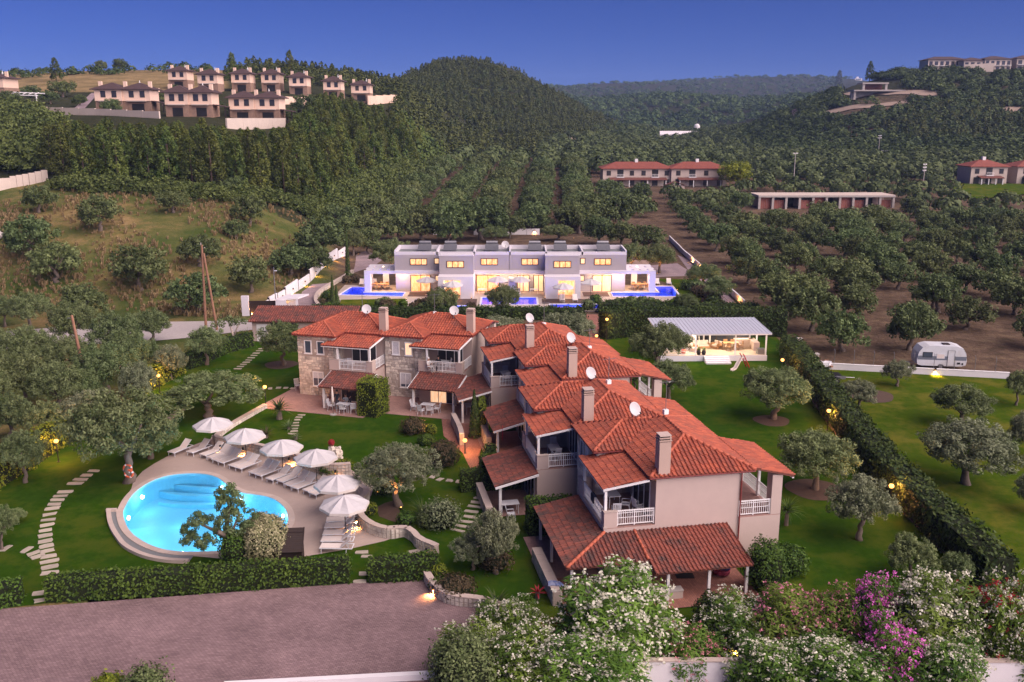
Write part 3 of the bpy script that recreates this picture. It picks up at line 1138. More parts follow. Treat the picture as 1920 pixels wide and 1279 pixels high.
M['roof'] = roofmat('terracotta_tile', (0.43, 0.108, 0.058), (0.27, 0.070, 0.045), (0.22, 0.075, 0.052))
M['roof_old'] = roofmat('weathered_tile', (0.26, 0.078, 0.054), (0.13, 0.050, 0.041), (0.075, 0.050, 0.045))
AF = np.array([0, .10, .28, .46, .58, 1.0])
AH = np.array([.012, .065, .085, .065, .012, .012])

def plane_frame(poly):
 e = (poly[1] - poly[0]).normalized()
 n = Vector((0, 0, 0))
 for i in range(len(poly)):
  n += poly[i].cross(poly[(i + 1) % len(poly)])
 n.normalize()
 if n.z < 0:
  n = -n
 s = n.cross(e)
 if s.z < 0:
  s = -s
  e = -e
 return e, s, n

def tile_grid_mesh(poly, tw, tl, skip=None):
 """All tiles of a roof plane in one mesh, clipped to the plane's outline."""
 e, s, n = plane_frame(poly)
 o = poly[0]
 pe = [(p - o).dot(e) for p in poly]
 ps = [(p - o).dot(s) for p in poly]
 j0, j1 = math.floor(min(pe) / tw) - 1, math.ceil(max(pe) / tw) + 1
 i1 = math.ceil(max(ps) / tl) + 1
 I, J = np.meshgrid(np.arange(0, i1), np.arange(j0, j1), indexing='ij')
 I, J = I.ravel(), J.ravel()
 if skip is not None:
  keep = np.array([(int(a), int(b)) not in skip for a, b in zip(I, J)])
  I, J = I[keep], J[keep]
 k = len(I)
 jl = rng.normal(size=k) * .006
 rowz = [(-.05, -.03), (-.05, .035), (tl - .01, .0)]
 V = np.zeros((k, 18, 3))
 E, S, Nn = np.array(e), np.array(s), np.array(n)
 for r_, (ds, lift) in enumerate(rowz):
  for a in range(6):
   pos = np.array(o)[None] + E[None] * ((J + AF[a]) * tw)[:, None] + S[None] * (I * tl + ds)[:, None] + Nn[None] * (AH[a] * tw / .26 + lift + jl)[:, None]
   V[:, r_ * 6 + a] = pos
 q = [(r_ * 6 + a, r_ * 6 + a + 1, r_ * 6 + a + 7, r_ * 6 + a + 6) for r_ in range(2) for a in range(5)]
 F = (np.array(q)[None] + (np.arange(k) * 18)[:, None, None]).reshape(-1, 4)
 T = np.repeat(rng.random(k), 10)
 me = np_mesh('roof_tiles', V.reshape(-1, 3), F, M['roof'], T)
 bm = bmesh.new()
 bm.from_mesh(me)
 c = sum(poly, Vector()) / len(poly)
 for i in range(len(poly)):
  a, b = poly[i], poly[(i + 1) % len(poly)]
  d = b - a
  if d.length < 1e-4:
   continue
  nn = d.cross(n).normalized()
  if nn.dot(c - a) > 0:
   nn = -nn
  pt = a + (nn * .07 if i == 0 else nn * .0)
  bmesh.ops.bisect_plane(bm, geom=bm.verts[:] + bm.edges[:] + bm.faces[:], plane_co=pt, plane_no=nn, clear_outer=True)
 bm.to_mesh(me)
 bm.free()
 return me

def one_tile_mesh(tw, tl, m):
 V = []
 for ds, lift in ((-.05, -.03), (-.05, .035), (tl - .01, 0)):
  for a in range(6):
   V.append((AF[a] * tw, ds, AH[a] * tw / .26 + lift))
 F = [(r_ * 6 + a, r_ * 6 + a + 1, r_ * 6 + a + 7, r_ * 6 + a + 6) for r_ in range(2) for a in range(5)]
 me = bpy.data.meshes.new('tile')
 me.from_pydata(V, [], F)
 me.materials.append(m)
 return me

def roof_plane(parent, poly, m='roof', tw=.26, tl=.37, name='roof_slope', thick=.09, single=0):
 """Boarded slope (part) that carries its tiles (sub-parts)."""
 poly = [Vector(p) for p in poly]
 base = MB().slab(poly, thick).build(name, M['roof_base'], parent)
 skip = set()
 if single:
  e, s, n = plane_frame(poly)
  o = poly[0]
  p2 = [((p - o).dot(e), (p - o).dot(s)) for p in poly]
  tm = one_tile_mesh(tw, tl, M[m])
  i1 = math.ceil(max(q[1] for q in p2) / tl)
  j0, j1 = math.floor(min(q[0] for q in p2) / tw), math.ceil(max(q[0] for q in p2) / tw)
  cnt = 0
  for i in range(i1):
   for j in range(j0, j1):
    if cnt >= single:
     break
    cs = [(j * tw, i * tl), ((j + 1) * tw, i * tl), ((j + 1) * tw, (i + 1) * tl), (j * tw, (i + 1) * tl)]
    if all(inside(p2, np.array([c[0]]), np.array([c[1] + .001]))[0] for c in cs):
     skip.add((i, j))
     cnt += 1
     t = bpy.data.objects.new('tile', tm)
     link(t, base)
     mt = Matrix((e, s, n)).transposed().to_4x4()
     mt.translation = o + e * (j * tw) + s * (i * tl) + n * float(rng.normal() * .006)
     t.matrix_local = mt @ Matrix.Rotation(float(rng.normal() * .02), 4, 'Z')
 me = tile_grid_mesh(poly, tw, tl, skip if skip else None)
 me.materials.clear()
 me.materials.append(M[m])
 o = inst('roof_tiles', me, base)
 o['kind'] = 'stuff'
 return base

def ridge_line(mb, a, b, r=.10, ln=.38):
 a, b = Vector(a), Vector(b)
 d = b - a
 n = max(1, int(d.length / ln))
 for i in range(n):
  p, q = a + d * (i / n), a + d * ((i + 1.12) / n)
  mb.tube([p + Vector((0, 0, .03)), q + Vector((0, 0, .045))], [r * 1.08, r * .92], 8)

def railing(parent, a, b, z0, h=.92, name='railing', step=.125, m='white'):
 """Square-bar balustrade with a mid rail between two plan points."""
 mb = MB()
 a, b = Vector((a[0], a[1], 0)), Vector((b[0], b[1], 0))
 d = b - a
 L_ = d.length
 ang = math.atan2(d.y, d.x)

 def bar(s0, s1, za, zb, t):
  c = a + d * ((s0 + s1) / 2 / L_)
  mb.cbox((c.x, c.y, (za + zb) / 2), (s1 - s0, t, zb - za), ang)
 bar(0, L_, z0 + h - .06, z0 + h, .07)
 bar(0, L_, z0 + .07, z0 + .12, .05)
 bar(0, L_, z0 + h * .5, z0 + h * .5 + .03, .03)
 bar(0, L_, z0 + h - .18, z0 + h - .145, .03)
 n = max(2, int(L_ / step))
 for i in range(n + 1):
  w = .06 if i in (0, n, n // 2) else .028
  s = min(max(L_ * i / n, w / 2), L_ - w / 2)
  bar(s - w / 2, s + w / 2, z0 + (0.0 if w > .05 else .1), z0 + h - .03, w)
 return mb.build(name, M[m], parent)

def window_front(parent, u0, u1, z0, z1, y, pane='glass_blue', name='window', split=2, frame='white', shutter=0.0, proud=.05):
 """Window facing local -y: frame (part) with pane and maybe a roller shutter (sub-parts)."""
 t = .07
 mb = MB()
 mb.box(u0 - t, u1 + t, y - proud, y + .02, z0 - t, z0)
 mb.box(u0 - t, u1 + t, y - proud, y + .02, z1, z1 + t)
 mb.box(u0 - t, u0, y - proud, y + .02, z0, z1)
 mb.box(u1, u1 + t, y - proud, y + .02, z0, z1)
 for k in range(1, split):
  c = u0 + (u1 - u0) * k / split
  mb.box(c - .025, c + .025, y - proud + .01, y + .02, z0, z1)
 mb.box(u0 - t - .04, u1 + t + .04, y - proud - .05, y + .01, z0 - t - .05, z0 - t)
 w = mb.build(name, M[frame], parent)
 MB().box(u0, u1, y - .022, y - .004, z0, z1).build('pane', M[pane], w)
 if shutter:
  sb = MB()
  zz = z1 - (z1 - z0) * shutter
  n = max(3, int((z1 - zz) / .09))
  for k in range(n):
   a = zz + (z1 - zz) * k / n
   sb.box(u0, u1, y - .045, y - .025, a, a + (z1 - zz) / n * .86)
  sb.build('shutter', M['shutter'], w)
 return w

def rubble(parent, u0, u1, z0, z1, y, holes, flip=None, n_target=150, name='stone'):
 """Irregular limestone blocks standing proud of a wall facing -y (or sideways with flip)."""
 z = z0
 k = 0
 avg = math.sqrt((u1 - u0) * (z1 - z0) / n_target)
 while z < z1 - .05:
  h = min(avg * (.6 + .55 * random.random()), z1 - z)
  if z1 - z - h < .12:
   h = z1 - z
  u = u0
  while u < u1 - .03:
   w = avg * (.75 + 1.1 * random.random())
   if u1 - u - w < .2:
    w = u1 - u
   blk = any(u + w > a and u < b and z + h > c and z < d for a, b, c, d in holes)
   if not blk:
    g = .018
    j = lambda s: random.uniform(-s, s)
    pr = .025 + random.random() * .05
    q = [(u + g + j(.02), z + g + j(.025)), (u + w - g + j(.02), z + g + j(.025)), (u + w - g + j(.03), z + h - g + j(.025)), (u + g + j(.03), z + h - g + j(.025))]
    q2 = [(a + (u + w / 2 - a) * .08, b + (z + h / 2 - b) * .1) for a, b in q]
    mk = (lambda a, b, d: (a, y - d, b)) if flip is None else (lambda a, b, d: (flip + d * FL, a, b))
    vs = [mk(a, b, -.01) for a, b in q] + [mk(a, b, pr) for a, b in q2]
    mb = MB()
    mb.add(vs, [(4, 5, 6, 7), (0, 1, 5, 4), (1, 2, 6, 5), (2, 3, 7, 6), (3, 0, 4, 7)])
    mb.build(name, M['stone'], parent)
    k += 1
   u += w
  z += h
 return k

FL = 1

def rubble_joined(parent, u0, u1, z0, z1, x, sgn, holes=(), size=.42, name='stones'):
 """The same blocks on a side wall (plane u = x), too small in the picture to pick apart: one part."""
 mb = MB()
 z = z0
 while z < z1 - .05:
  h = min(size * (.6 + .55 * random.random()), z1 - z)
  u = u0
  while u < u1 - .03:
   w = min(size * (.75 + 1.1 * random.random()), u1 - u)
   if not any(u + w > a and u < b and z + h > c and z < d for a, b, c, d in holes):
    g, pr = .02, .02 + random.random() * .045
    q = [(u + g, z + g), (u + w - g, z + g), (u + w - g, z + h - g), (u + g, z + h - g)]
    if sgn == 0:
     vs = [(a, x + .01, b) for a, b in q] + [(a, x - pr, b) for a, b in q]
    else:
     vs = [(x, a, b) for a, b in q] + [(x + sgn * pr, a, b) for a, b in q]
    mb.add(vs, [(4, 5, 6, 7), (0, 1, 5, 4), (1, 2, 6, 5), (2, 3, 7, 6), (3, 0, 4, 7)])
   u += w
  z += h
 o = mb.build(name, M['stone'], parent)
 o['kind'] = 'stuff'

def sliding_door(parent, u0, u1, z0, z1, y, panes=3, pane='glass', name='sliding_door', lit=None):
 mb = MB()
 t = .06
 mb.box(u0 - t, u1 + t, y - .06, y + .02, z1, z1 + t)
 for k in range(panes + 1):
  c = u0 + (u1 - u0) * k / panes
  mb.box(c - .03, c + .03, y - .06, y + .02, z0, z1)
 mb.box(u0, u1, y - .05, y + .02, z0, z0 + .06)
 w = mb.build(name, M['white'], parent)
 for k in range(panes):
  a, b = u0 + (u1 - u0) * k / panes + .03, u0 + (u1 - u0) * (k + 1) / panes - .03
  MB().box(a, b, y - .03, y - .01, z0 + .06, z1).build('pane', M[lit if lit is not None and k in (0, 1) else pane], w)
 return w

# ------------------------------------------------------------------ the tiled terrace houses
ZE, TP = 5.8, 0.387                          # eave height, roof pitch (rise per metre)
HOUSE_D = 6.2

def terrace_house(label, org, rotd, W, ww, stone_single=0, upper=('open', 'open'), lower_shutter=.4, end_porch=False, group='tiled terrace houses', porch=(3.9, 0.3), lit_door=None, old=False):
 h = thing('terrace_house', label, 'house', org, R(rotd), group)
 x0, x1, y1 = .35, W - .2, 5.4
 # plastered walls
 mb = MB()
 mb.box(x0, x1, .45, y1, 0, ZE - .04)
 mb.box(3.9, x1, -2.5, .449, 0, 2.86)
 mb.build('wall', M['plaster'], h)
 mb = MB()
 mb.box(x0, ww - .35, -1.6, .448, 0, ZE - .04)
 sw = mb.build('stone_wall', M['mortar'], h)
 # openings of the stone wing
 wz = [(4.0, 5.12)]
 ua, ub = x0 + .75, x0 + 2.0
 holes = []
 for k, (uu, st) in enumerate(zip((ua, ub), upper)):
  sh = 1.0 if st == 'shut' else 0
  window_front(h, uu, uu + .58, 4.05, 5.15, -1.6, pane='lit_frost' if st == 'lit' else 'glass_blue', shutter=sh, split=1, proud=.09)
  holes.append((uu - .12, uu + .8, 3.9, 5.22))
 ul = x0 + 1.45
 window_front(h, ul, ul + .95, 1.0, 2.25, -1.6, shutter=lower_shutter, proud=.09)
 holes.append((ul - .12, ul + 1.07, .88, 2.36))
 if stone_single:
  rubble(sw, x0, ww - .35, .02, ZE - .08, -1.6, holes, n_target=stone_single)
 else:
  rubble_joined(sw, x0, ww - .35, .02, ZE - .08, -1.6, 0, holes)
 rubble_joined(sw, -1.6, .45, .02, ZE - .08, x0, -1)
 rubble_joined(sw, -1.6, -.02, 2.9, ZE - .08, ww - .35, 1)
 # main roof, hips and wing
 D, t = HOUSE_D, TP
 z = lambda d: ZE + d * t
 hw = ww / 2
 hm = D / 2
 V = lambda u, y, zz: (u, y, zz)
 yb = -1.95
 roof_plane(h, [V(ww, 0, ZE), V(W, 0, ZE), V(W - hm, hm, z(hm)), V(hm, hm, z(hm)), V(hw, hw, z(hw))])
 roof_plane(h, [V(ww, yb, ZE), V(ww, 0, ZE), V(hw, hw, z(hw)), V(hw, yb + hw, z(hw))])
 roof_plane(h, [V(0, yb, ZE), V(ww, yb, ZE), V(hw, yb + hw, z(hw))])
 roof_plane(h, [V(0, hw, ZE), V(0, yb, ZE), V(hw, yb + hw, z(hw)), V(hw, hw, z(hw))])
 roof_plane(h, [V(0, D, ZE), V(0, hw, ZE), V(hw, hw, z(hw)), V(hm, hm, z(hm))])
 roof_plane(h, [V(W, D, ZE), V(0, D, ZE), V(hm, hm, z(hm)), V(W - hm, hm, z(hm))])
 roof_plane(h, [V(W, 0, ZE), V(W, D, ZE), V(W - hm, hm, z(hm))])
 rb = MB()
 for a, b in (((W, 0, ZE), (W - hm, hm, z(hm))), ((W, D, ZE), (W - hm, hm, z(hm))), ((0, D, ZE), (hm, hm, z(hm))), ((W - hm, hm, z(hm)), (hm, hm, z(hm))),
     ((hw, hw, z(hw)), (hm, hm, z(hm))), ((0, yb, ZE), (hw, yb + hw, z(hw))), ((ww, yb, ZE), (hw, yb + hw, z(hw))), ((hw, yb + hw, z(hw)), (hw, hw, z(hw)))):
  ridge_line(rb, a, b)
 rb.build('ridge_tiles', M['ridge'], h, True)
 gb = MB()
 for a, b in (((0, yb), (ww, yb)), ((ww, yb), (ww, 0)), ((ww, 0), (W, 0)), ((W, 0), (W, D)), ((0, D), (0, yb))):
  gb.tube([(a[0], a[1], ZE - .08), (b[0], b[1], ZE - .08)], .06, 6)
 gb.tube([(W - .12, y1 + .06, ZE - .1), (W - .12, y1 + .06, .1)], .045, 6)
 gb.build('gutter', M['gutter'], h)
 # eave soffit
 MB().box(.05, W - .05, .02, D - .05, ZE - .13, ZE - .045).box(.05, ww - .05, yb + .05, .0, ZE - .13, ZE - .045).build('soffit', M['white'], h)
 # chimney
 cu, cy = W - .42, .85
 ch = MB().box(cu - .33, cu + .33, cy - .33, cy + .33, ZE - .2, 7.75).build('chimney', M['plaster_warm'], h)
 for k in range(3):
  s_ = .36 - .015 * k
  MB().box(cu - s_, cu + s_, cy - s_, cy + s_, 7.80 + k * .14, 7.86 + k * .14).build('chimney_cap', M['plaster_warm'] if k < 2 else M['plaster'], ch)
 MB().box(cu - .27, cu + .27, cy - .27, cy + .27, 7.75, 8.12).build('flue', M['dark_metal'], ch)
 # balcony
 zb = 2.9
 MB().box(3.9, x1, -2.5, .44, zb - .035, zb).build('balcony_floor', M['patio'], h)
 pb = MB()
 p2 = MB().box(3.9, 4.85, -2.5, -2.32, zb, zb + .92).box(3.9, 4.06, -2.32, -1.6, zb, zb + .92)
 p2.build('balcony_parapet', M['plaster'], h)
 pb.box(x1 - .55, x1, -2.5, -2.32, zb, zb + .92).box(x1 - .18, x1, -2.32, -1.75, zb, zb + .92)
 pw = pb.build('balcony_parapet', M['plaster'], h)
 cp = MB()
 cp.box(3.87, 4.88, -2.53, -2.29, zb + .922, zb + .98).box(x1 - .58, x1 + .03, -2.53, -2.29, zb + .922, zb + .98).box(x1 - .21, x1 + .03, -2.289, -1.73, zb + .922, zb + .98)
 cp.box(3.86, x1 + .04, -2.54, -2.30, zb - .0, zb + .05)
 cp.build('coping', M['coping'], pw)
 railing(h, (4.85, -2.41), (x1 - .55, -2.41), zb + .05)
 railing(h, (x1 - .09, -1.75), (x1 - .09, .42), zb + .05)
 sliding_door(h, ww + .5, x1 - .9, zb, 5.0, .45, 3)
 for u in (x1 - .28, 4.7):
  MB().cbox((u, -2.36, zb + .92 + .6), (.15, .15, 1.14)).build('balcony_post', M['white'], h)
 # balcony roof
 bl, br = ww - 1.15, W - .42
 zl, zh = 5.1, 5.62
 roof_plane(h, [V(bl, -2.5, zl), V(br, -2.5, zl), V(W - .12, .02, zh), V(ww - .1, .02, zh)], tw=.25, tl=.36, name='balcony_roof')
 fb = MB()
 fb.tube([(br + .02, -2.52, zl - .03), (W - .08, .0, zh - .03)], .075, 4)
 fb.tube([(bl, -2.48, zl - .12), (br, -2.48, zl - .12)], .05, 4)
 fb.build('bargeboard', M['white'], h)
 for u in (ww + .3, br - .3):
  pass
 # ground-floor porch
 pl, pr_, zt, zo, yo = porch[0], W + porch[1], 2.78, 2.08, -5.3
 if not end_porch:
  roof_plane(h, [V(pl, yo, zo), V(pr_, yo, zo), V(pr_, -2.5, zt), V(pl, -2.5, zt)], m='roof_old', tw=.25, tl=.36, name='porch_roof')
  MB().tube([(pr_ + .03, yo - .02, zo - .04), (pr_ + .03, -2.5, zt - .04)], .085, 4).tube([(pl - .03, yo - .02, zo - .04), (pl - .03, -2.5, zt - .04)], .085, 4).build('bargeboard', M['white'], h)
  for u in (pl + .35, pr_ - .35):
   MB().cbox((u, yo + .35, zo / 2 + .02), (.17, .17, zo - .06)).build('porch_post', M['white'], h)
  MB().box(pl + .2, pr_ - .2, yo + .27, yo + .43, zo - .04, zo + .08).build('porch_beam', M['white'], h)
 sliding_door(h, 5.0, x1 - .7, .02, 2.1, -2.5, 3, lit=lit_door)
 # rear balcony
 ry = 8.0
 mb = MB()
 mb.box(W - 5.4, x1, y1 + .002, ry, 0, zb - .04)
 mb.box(x1 - .62, x1, ry - .62, ry, zb + .001, 5.3)
 mb.build('rear_wall', M['plaster'], h)
 MB().box(W - 5.4, x1 - .001, y1 + .004, ry - .001, zb - .039, zb).build('rear_balcony_floor', M['patio'], h)
 railing(h, (x1 - .08, y1 + .05), (x1 - .08, ry - .63), zb + .03)
 railing(h, (W - 5.3, ry - .1), (x1 - .63, ry - .1), zb + .03)
 for u in (W - 2.9, W - 5.2):
  MB().cbox((u, ry - .1, zb + 1.2), (.15, .15, 2.38)).build('rear_post', M['white'], h)
 roof_plane(h, [V(W - .2 + .1, ry + .65, 5.22), V(W - 5.6, ry + .65, 5.22), V(W - 5.2, D - .05, ZE + .06), V(W - .1, D - .05, ZE + .06)], tw=.25, tl=.36, name='rear_roof')
 MB().box(W - 5.5, W - .15, ry + .55, ry + .66, 5.04, 5.16).build('rear_beam', M['white'], h)
 if end_porch:
  # wrap-around porch on the end wall, three weathered slopes
  zt2, slope = 2.60, .22
  xe = x1 + .002
  xa, xb_ = xe + 2.55, xe + 3.55
  za, zb2 = zt2 - 2.55 * slope, zt2 - 3.55 * slope
  yo2 = -2.5 - 2.75
  roof_plane(h, [V(3.9, yo2, za), V(xa, yo2, za), V(xe, -2.5, zt2), V(3.9, -2.5, zt2)], m='roof_old', tw=.235, tl=.36, name='porch_roof')
  roof_plane(h, [V(xa, yo2, za), V(xa, -.75, za), V(xe, -.75, zt2), V(xe, -2.5, zt2)], m='roof_old', tw=.235, tl=.36, name='porch_roof')
  roof_plane(h, [V(xb_, -.72, zb2), V(xb_, 4.75, zb2), V(xe, 4.75, zt2), V(xe, -.72, zt2)], m='roof_old', tw=.235, tl=.36, name='porch_roof', single=285)
  rb = MB()
  ridge_line(rb, (xa, yo2, za + .02), (xe, -2.5, zt2 + .02))
  ridge_line(rb, (xb_ - 1.1, -.74, zb2 + .27), (xe, -.74, zt2 + .02), r=.08)
  rb.build('ridge_tiles', M['ridge'], h, True)
  for px_, py_, zz in ((xb_ - .3, .1, zb2), (xb_ - .3, 2.4, zb2), (xb_ - .3, 4.55, zb2), (xa - .3, -.6, za), (xa - .3, yo2 + .35, za), (4.3, yo2 + .3, za), (7.2, yo2 + .3, za)):
   MB().cbox((px_, py_, zz / 2 + .06), (.15, .15, zz - .02)).build('porch_post', M['white'], h)
  bm_ = MB()
  bm_.box(xb_ - .38, xb_ - .22, -.6, 4.7, zb2 - .1, zb2 + .02).box(xa - .38, xa - .22, yo2 + .3, -.75, za - .08, za + .06).box(3.95, xa - .23, yo2 + .22, yo2 + .38, za - .08, za + .06)
  bm_.build('porch_beam', M['white'], h)
  # end-wall door, bench wall
  dr = MB().box(xe, xe + .05, 1.5, 2.7, .06, 2.0).build('door', M['shutter'], h)
  MB().box(xe + .05, xe + .09, 2.5, 2.56, .9, 1.1).build('handle', M['dark_metal'], dr)
  MB().box(xe, xe + .5, 3.3, 4.1, 1.0, 1.6).build('air_conditioner', M['plastic'], h)
 return h

E61 = -79.1
_a = R(E61)
EU, EY = Vector((math.cos(_a), math.sin(_a), 0)), Vector((-math.sin(_a), math.cos(_a), 0))
O6 = Vector((7.57, 47.07, 0))                # right front eave corner of the nearest house

def row_org(u0, y0):
 return O6 + EU * u0 + EY * y0

_b = R(-15.8)
FU, FY = Vector((math.cos(_b), math.sin(_b), 0)), Vector((-math.sin(_b), math.cos(_b), 0))
O1 = Vector((-20.07, 81.38, 0)) + FY * 1.95
O2 = O1 + FU * 7.9 + FY * 1.76
HOUSES = {}
HOUSES[1] = terrace_house('stone-fronted tiled house with two dark upper windows and people under its porch', O1, -15.8, 8.3, 4.3, stone_single=270, upper=('open', 'open'), lower_shutter=.45, porch=(4.15, .2))
HOUSES[2] = terrace_house('stone-fronted tiled house with a closed white shutter and a lit upper window', O2, -15.8, 8.2, 4.2, stone_single=270, upper=('shut', 'lit'), lower_shutter=.8, porch=(4.0, .2), lit_door='lit_soft')
ROW = {3: (-36.9, -1.6, 9.0, 4.7), 4: (-28.8, -.05, 9.05, 4.65), 5: (-18.1, -1.75, 8.9, 5.2), 6: (-9.5, 0, 9.5, 5.05)}
LBL = {3: 'tiled row house farthest back in the staggered row, next to the stone houses', 4: 'second tiled house of the staggered row, between two satellite dishes',
  5: 'third tiled house of the staggered row, just behind the nearest house', 6: 'nearest tiled house with a wrap-around porch roof and blank plaster end wall'}
for k in (3, 4, 5, 6):
 u0, y0, W_, ww_ = ROW[k]
 HOUSES[k] = terrace_house(LBL[k], row_org(u0, y0), E61, W_, ww_, end_porch=(k == 6), upper=('open', 'shut'))

def hl(k, u, y, z=0):
 """Point in a terrace house's own axes, in the world."""
 if k == 1:
  return O1 + FU * u + FY * y + Vector((0, 0, z))
 if k == 2:
  return O2 + FU * u + FY * y + Vector((0, 0, z))
 u0, y0, _, _ = ROW[k]
 return row_org(u0 + u, y0 + y) + Vector((0, 0, z))

# low tiled shed behind the stone houses
sh = thing('tiled_shed', 'low shed with a long weathered tile roof behind the stone house', 'shed', O1 + FU * -15 + FY * 15.6, R(-1))
MB().box(0, 11.5, 0, 3.4, 0, 2.35).build('wall', M['plaster'], sh)
roof_plane(sh, [(-.3, -.5, 2.4), (11.8, -.5, 2.4), (11.8, 3.8, 3.35), (-.3, 3.8, 3.35)], m='roof_old', tw=.27, tl=.4, name='roof_slope')
dr = MB().box(.5, 1.7, -.06, 0, 0, 2.0).build('door', M['white'], sh)
MB().box(.62, 1.58, -.09, -.06, 1.1, 1.25).build('handle', M['dark_metal'], dr)
MB().box(2.2, 5.2, -.03, 0, .3, 2.1).build('opening_shade_panel', M['dark_metal'], sh)  # flat dark panel whose colour stands for the shade of an open front

# ------------------------------------------------------------------ ground sheets of the estate
def z1p(x, y, z=0): return P(200 + x / 3.692, 740 + y / 3.692, z)
def z5p(x, y, z=0): return P(480 + x / 3.552, 780 + y / 3.552, z)
def z4p(x, y, z=0): return P(180 + x / 5.053, 640 + y / 5.053, z)
def z8p(x, y, z=0): return P(x / 2.5625, 780 + y / 2.5625, z)

pool_ctl = [(115, 830), (128, 780), (165, 715), (225, 655), (320, 597), (430, 562), (560, 548), (680, 552), (770, 578), (840, 632), (930, 680), (1050, 697), (1150, 722), (1225, 778), (1256, 845), (1245, 905), (1190, 965), (1090, 1020), (960, 1062), (800, 1085), (620, 1092), (480, 1088), (350, 1062), (235, 1008), (150, 930)]
WATER = ccw(smooth_ring([z1p(*q) for q in pool_ctl], 4))
COPE = offset_ring(WATER, .42)
deck_ctl = [(172, 650), (185, 600), (250, 530), (330, 478), (420, 428), (530, 380), (640, 335), (720, 315), (900, 330), (1100, 375), (1400, 500), (1680, 510), (1850, 640), (1830, 700), (1760, 770), (1780, 880), (1925, 965), (2010, 985), (1920, 1015), (1700, 1065), (1500, 1100), (1365, 1122), (1170, 1148), (960, 1165), (830, 1140), (640, 1122), (480, 1112), (350, 1090), (220, 1032), (120, 940), (75, 850), (95, 780), (140, 700)]
DECK = ccw([z1p(*q) for q in deck_ctl])
lawn_px = [(-120, 1165), (0, 1141), (85, 1131), (400, 1110), (660, 1093), (815, 1087), (850, 1118), (905, 1142), (1010, 1215), (1300, 1240), (1800, 1225), (1900, 1120), (1840, 1060), (1480, 655), (1440, 618), (1200, 600), (1130, 606), (900, 606), (640, 606), (540, 618), (470, 640), (360, 690), (90, 832), (0, 905), (-120, 960)]
LAWN = ccw(pxs(lawn_px))
chan_out = [z1p(*q) for q in [(-2, 810), (5, 880), (25, 940), (60, 1000), (110, 1060), (200, 1112), (300, 1145), (420, 1165), (560, 1172)]]
sheet('lawn', LAWN, 0.0, M['lawn'], holes=[offset_ring(WATER, .2)[::-1]])
sheet('east_lawn', ccw(pxs([(1492, 650), (1560, 690), (1895, 709), (2200, 728), (2300, 1150), (1830, 1085)])), 0.0, M['lawn_east'])
park_px = [(-260, 1178), (0, 1142), (660, 1094), (818, 1087), (850, 1115), (905, 1140), (1010, 1185), (1090, 1290), (900, 1330), (-300, 1420)]
sheet('driveway', ccw(pxs(park_px)), 0.008, M['pavers'])
sheet('pool_deck', DECK, 0.012, M['deck'], holes=[offset_ring(WATER, .3)[::-1]], thick=.0)

# pool: basin, coping, water, steps, underwater lamps
pool = thing('swimming_pool', 'kidney shaped swimming pool of glowing turquoise water with underwater lamps', 'pool', (0, 0, 0))
mb = MB()
n = len(WATER)
for i in range(n):
 a, b = WATER[i], WATER[(i + 1) % n]
 mb.add([(a.x, a.y, .02), (b.x, b.y, .02), (b.x, b.y, -1.45), (a.x, a.y, -1.45)], [(3, 2, 1, 0)])
tris = tessellate_polygon([[Vector((p.x, p.y, 0)) for p in WATER]])
mb.add([(p.x, p.y, -1.45) for p in WATER], [t if (WATER[t[1]] - WATER[t[0]]).cross(WATER[t[2]] - WATER[t[0]]).z > 0 else t[::-1] for t in tris])
mb.build('basin', M['pool_tile'], pool)
cb = MB()
m_ = 40
ring_in = smooth_ring(WATER, 1)
NCO = 64
for k in range(NCO):                          # coping slabs round the edge
 pass
seg = []
tot = sum((WATER[(i + 1) % n] - WATER[i]).length for i in range(n))
i = 0
while i < n:
 j = min(i + 2, n)
 a0, a1, b0, b1 = WATER[i], WATER[j % n], COPE[i], COPE[j % n]
 am, bm_ = WATER[(i + 1) % n], COPE[(i + 1) % n]
 vs = [a0, am, a1, b1, bm_, b0]
 c = sum(vs, Vector()) / 6
 vs = [c + (v - c) * .985 for v in vs]
 mb = MB()
 mb.prism([(v.x, v.y) for v in vs][::-1], .0, .055)
 mb.build('coping_slab', M['coping'], pool)
 i = j
sheet('water', WATER, -0.07, M['water'], kind=None, parent=pool)
# curved entry steps at the far end
for k, (sc, zz) in enumerate(((.30, -.72), (.52, -.95), (.74, -1.18))):
 ce = z1p(640, 552, -.3)
 poly = []
 for a in np.linspace(0, PI, 13):
  v = Vector((math.cos(a) * 5.2 * (sc + .25), -math.sin(a) * 4.6 * sc, 0))
  v.rotate(Matrix.Rotation(R(-12), 3, 'Z'))
  q = ce + v
  poly.append(q)
 keep = [q for q in poly if inside(offset_ring(WATER, .2), np.array([q.x]), np.array([q.y]))[0]]
 if len(keep) > 3:
  MB().prism([(q.x, q.y) for q in ccw(keep)], -1.44, zz).build('step', M['pool_tile'], pool)

def area_pt(name, loc, energy, col, parent=None, r=.06, spot=None, aim=None, shadow=True):
 ld = bpy.data.lights.new(name, 'SPOT' if spot else 'POINT')
 ld.energy = energy
 ld.color = col
 ld.shadow_soft_size = r
 if spot:
  ld.spot_size = spot
  ld.spot_blend = .7
 o = bpy.data.objects.new(name, ld)
 link(o, parent)
 o.location = loc
 if aim is not None:
  o.rotation_euler = Vector(aim).to_track_quat('-Z', 'Y').to_euler()
 return o

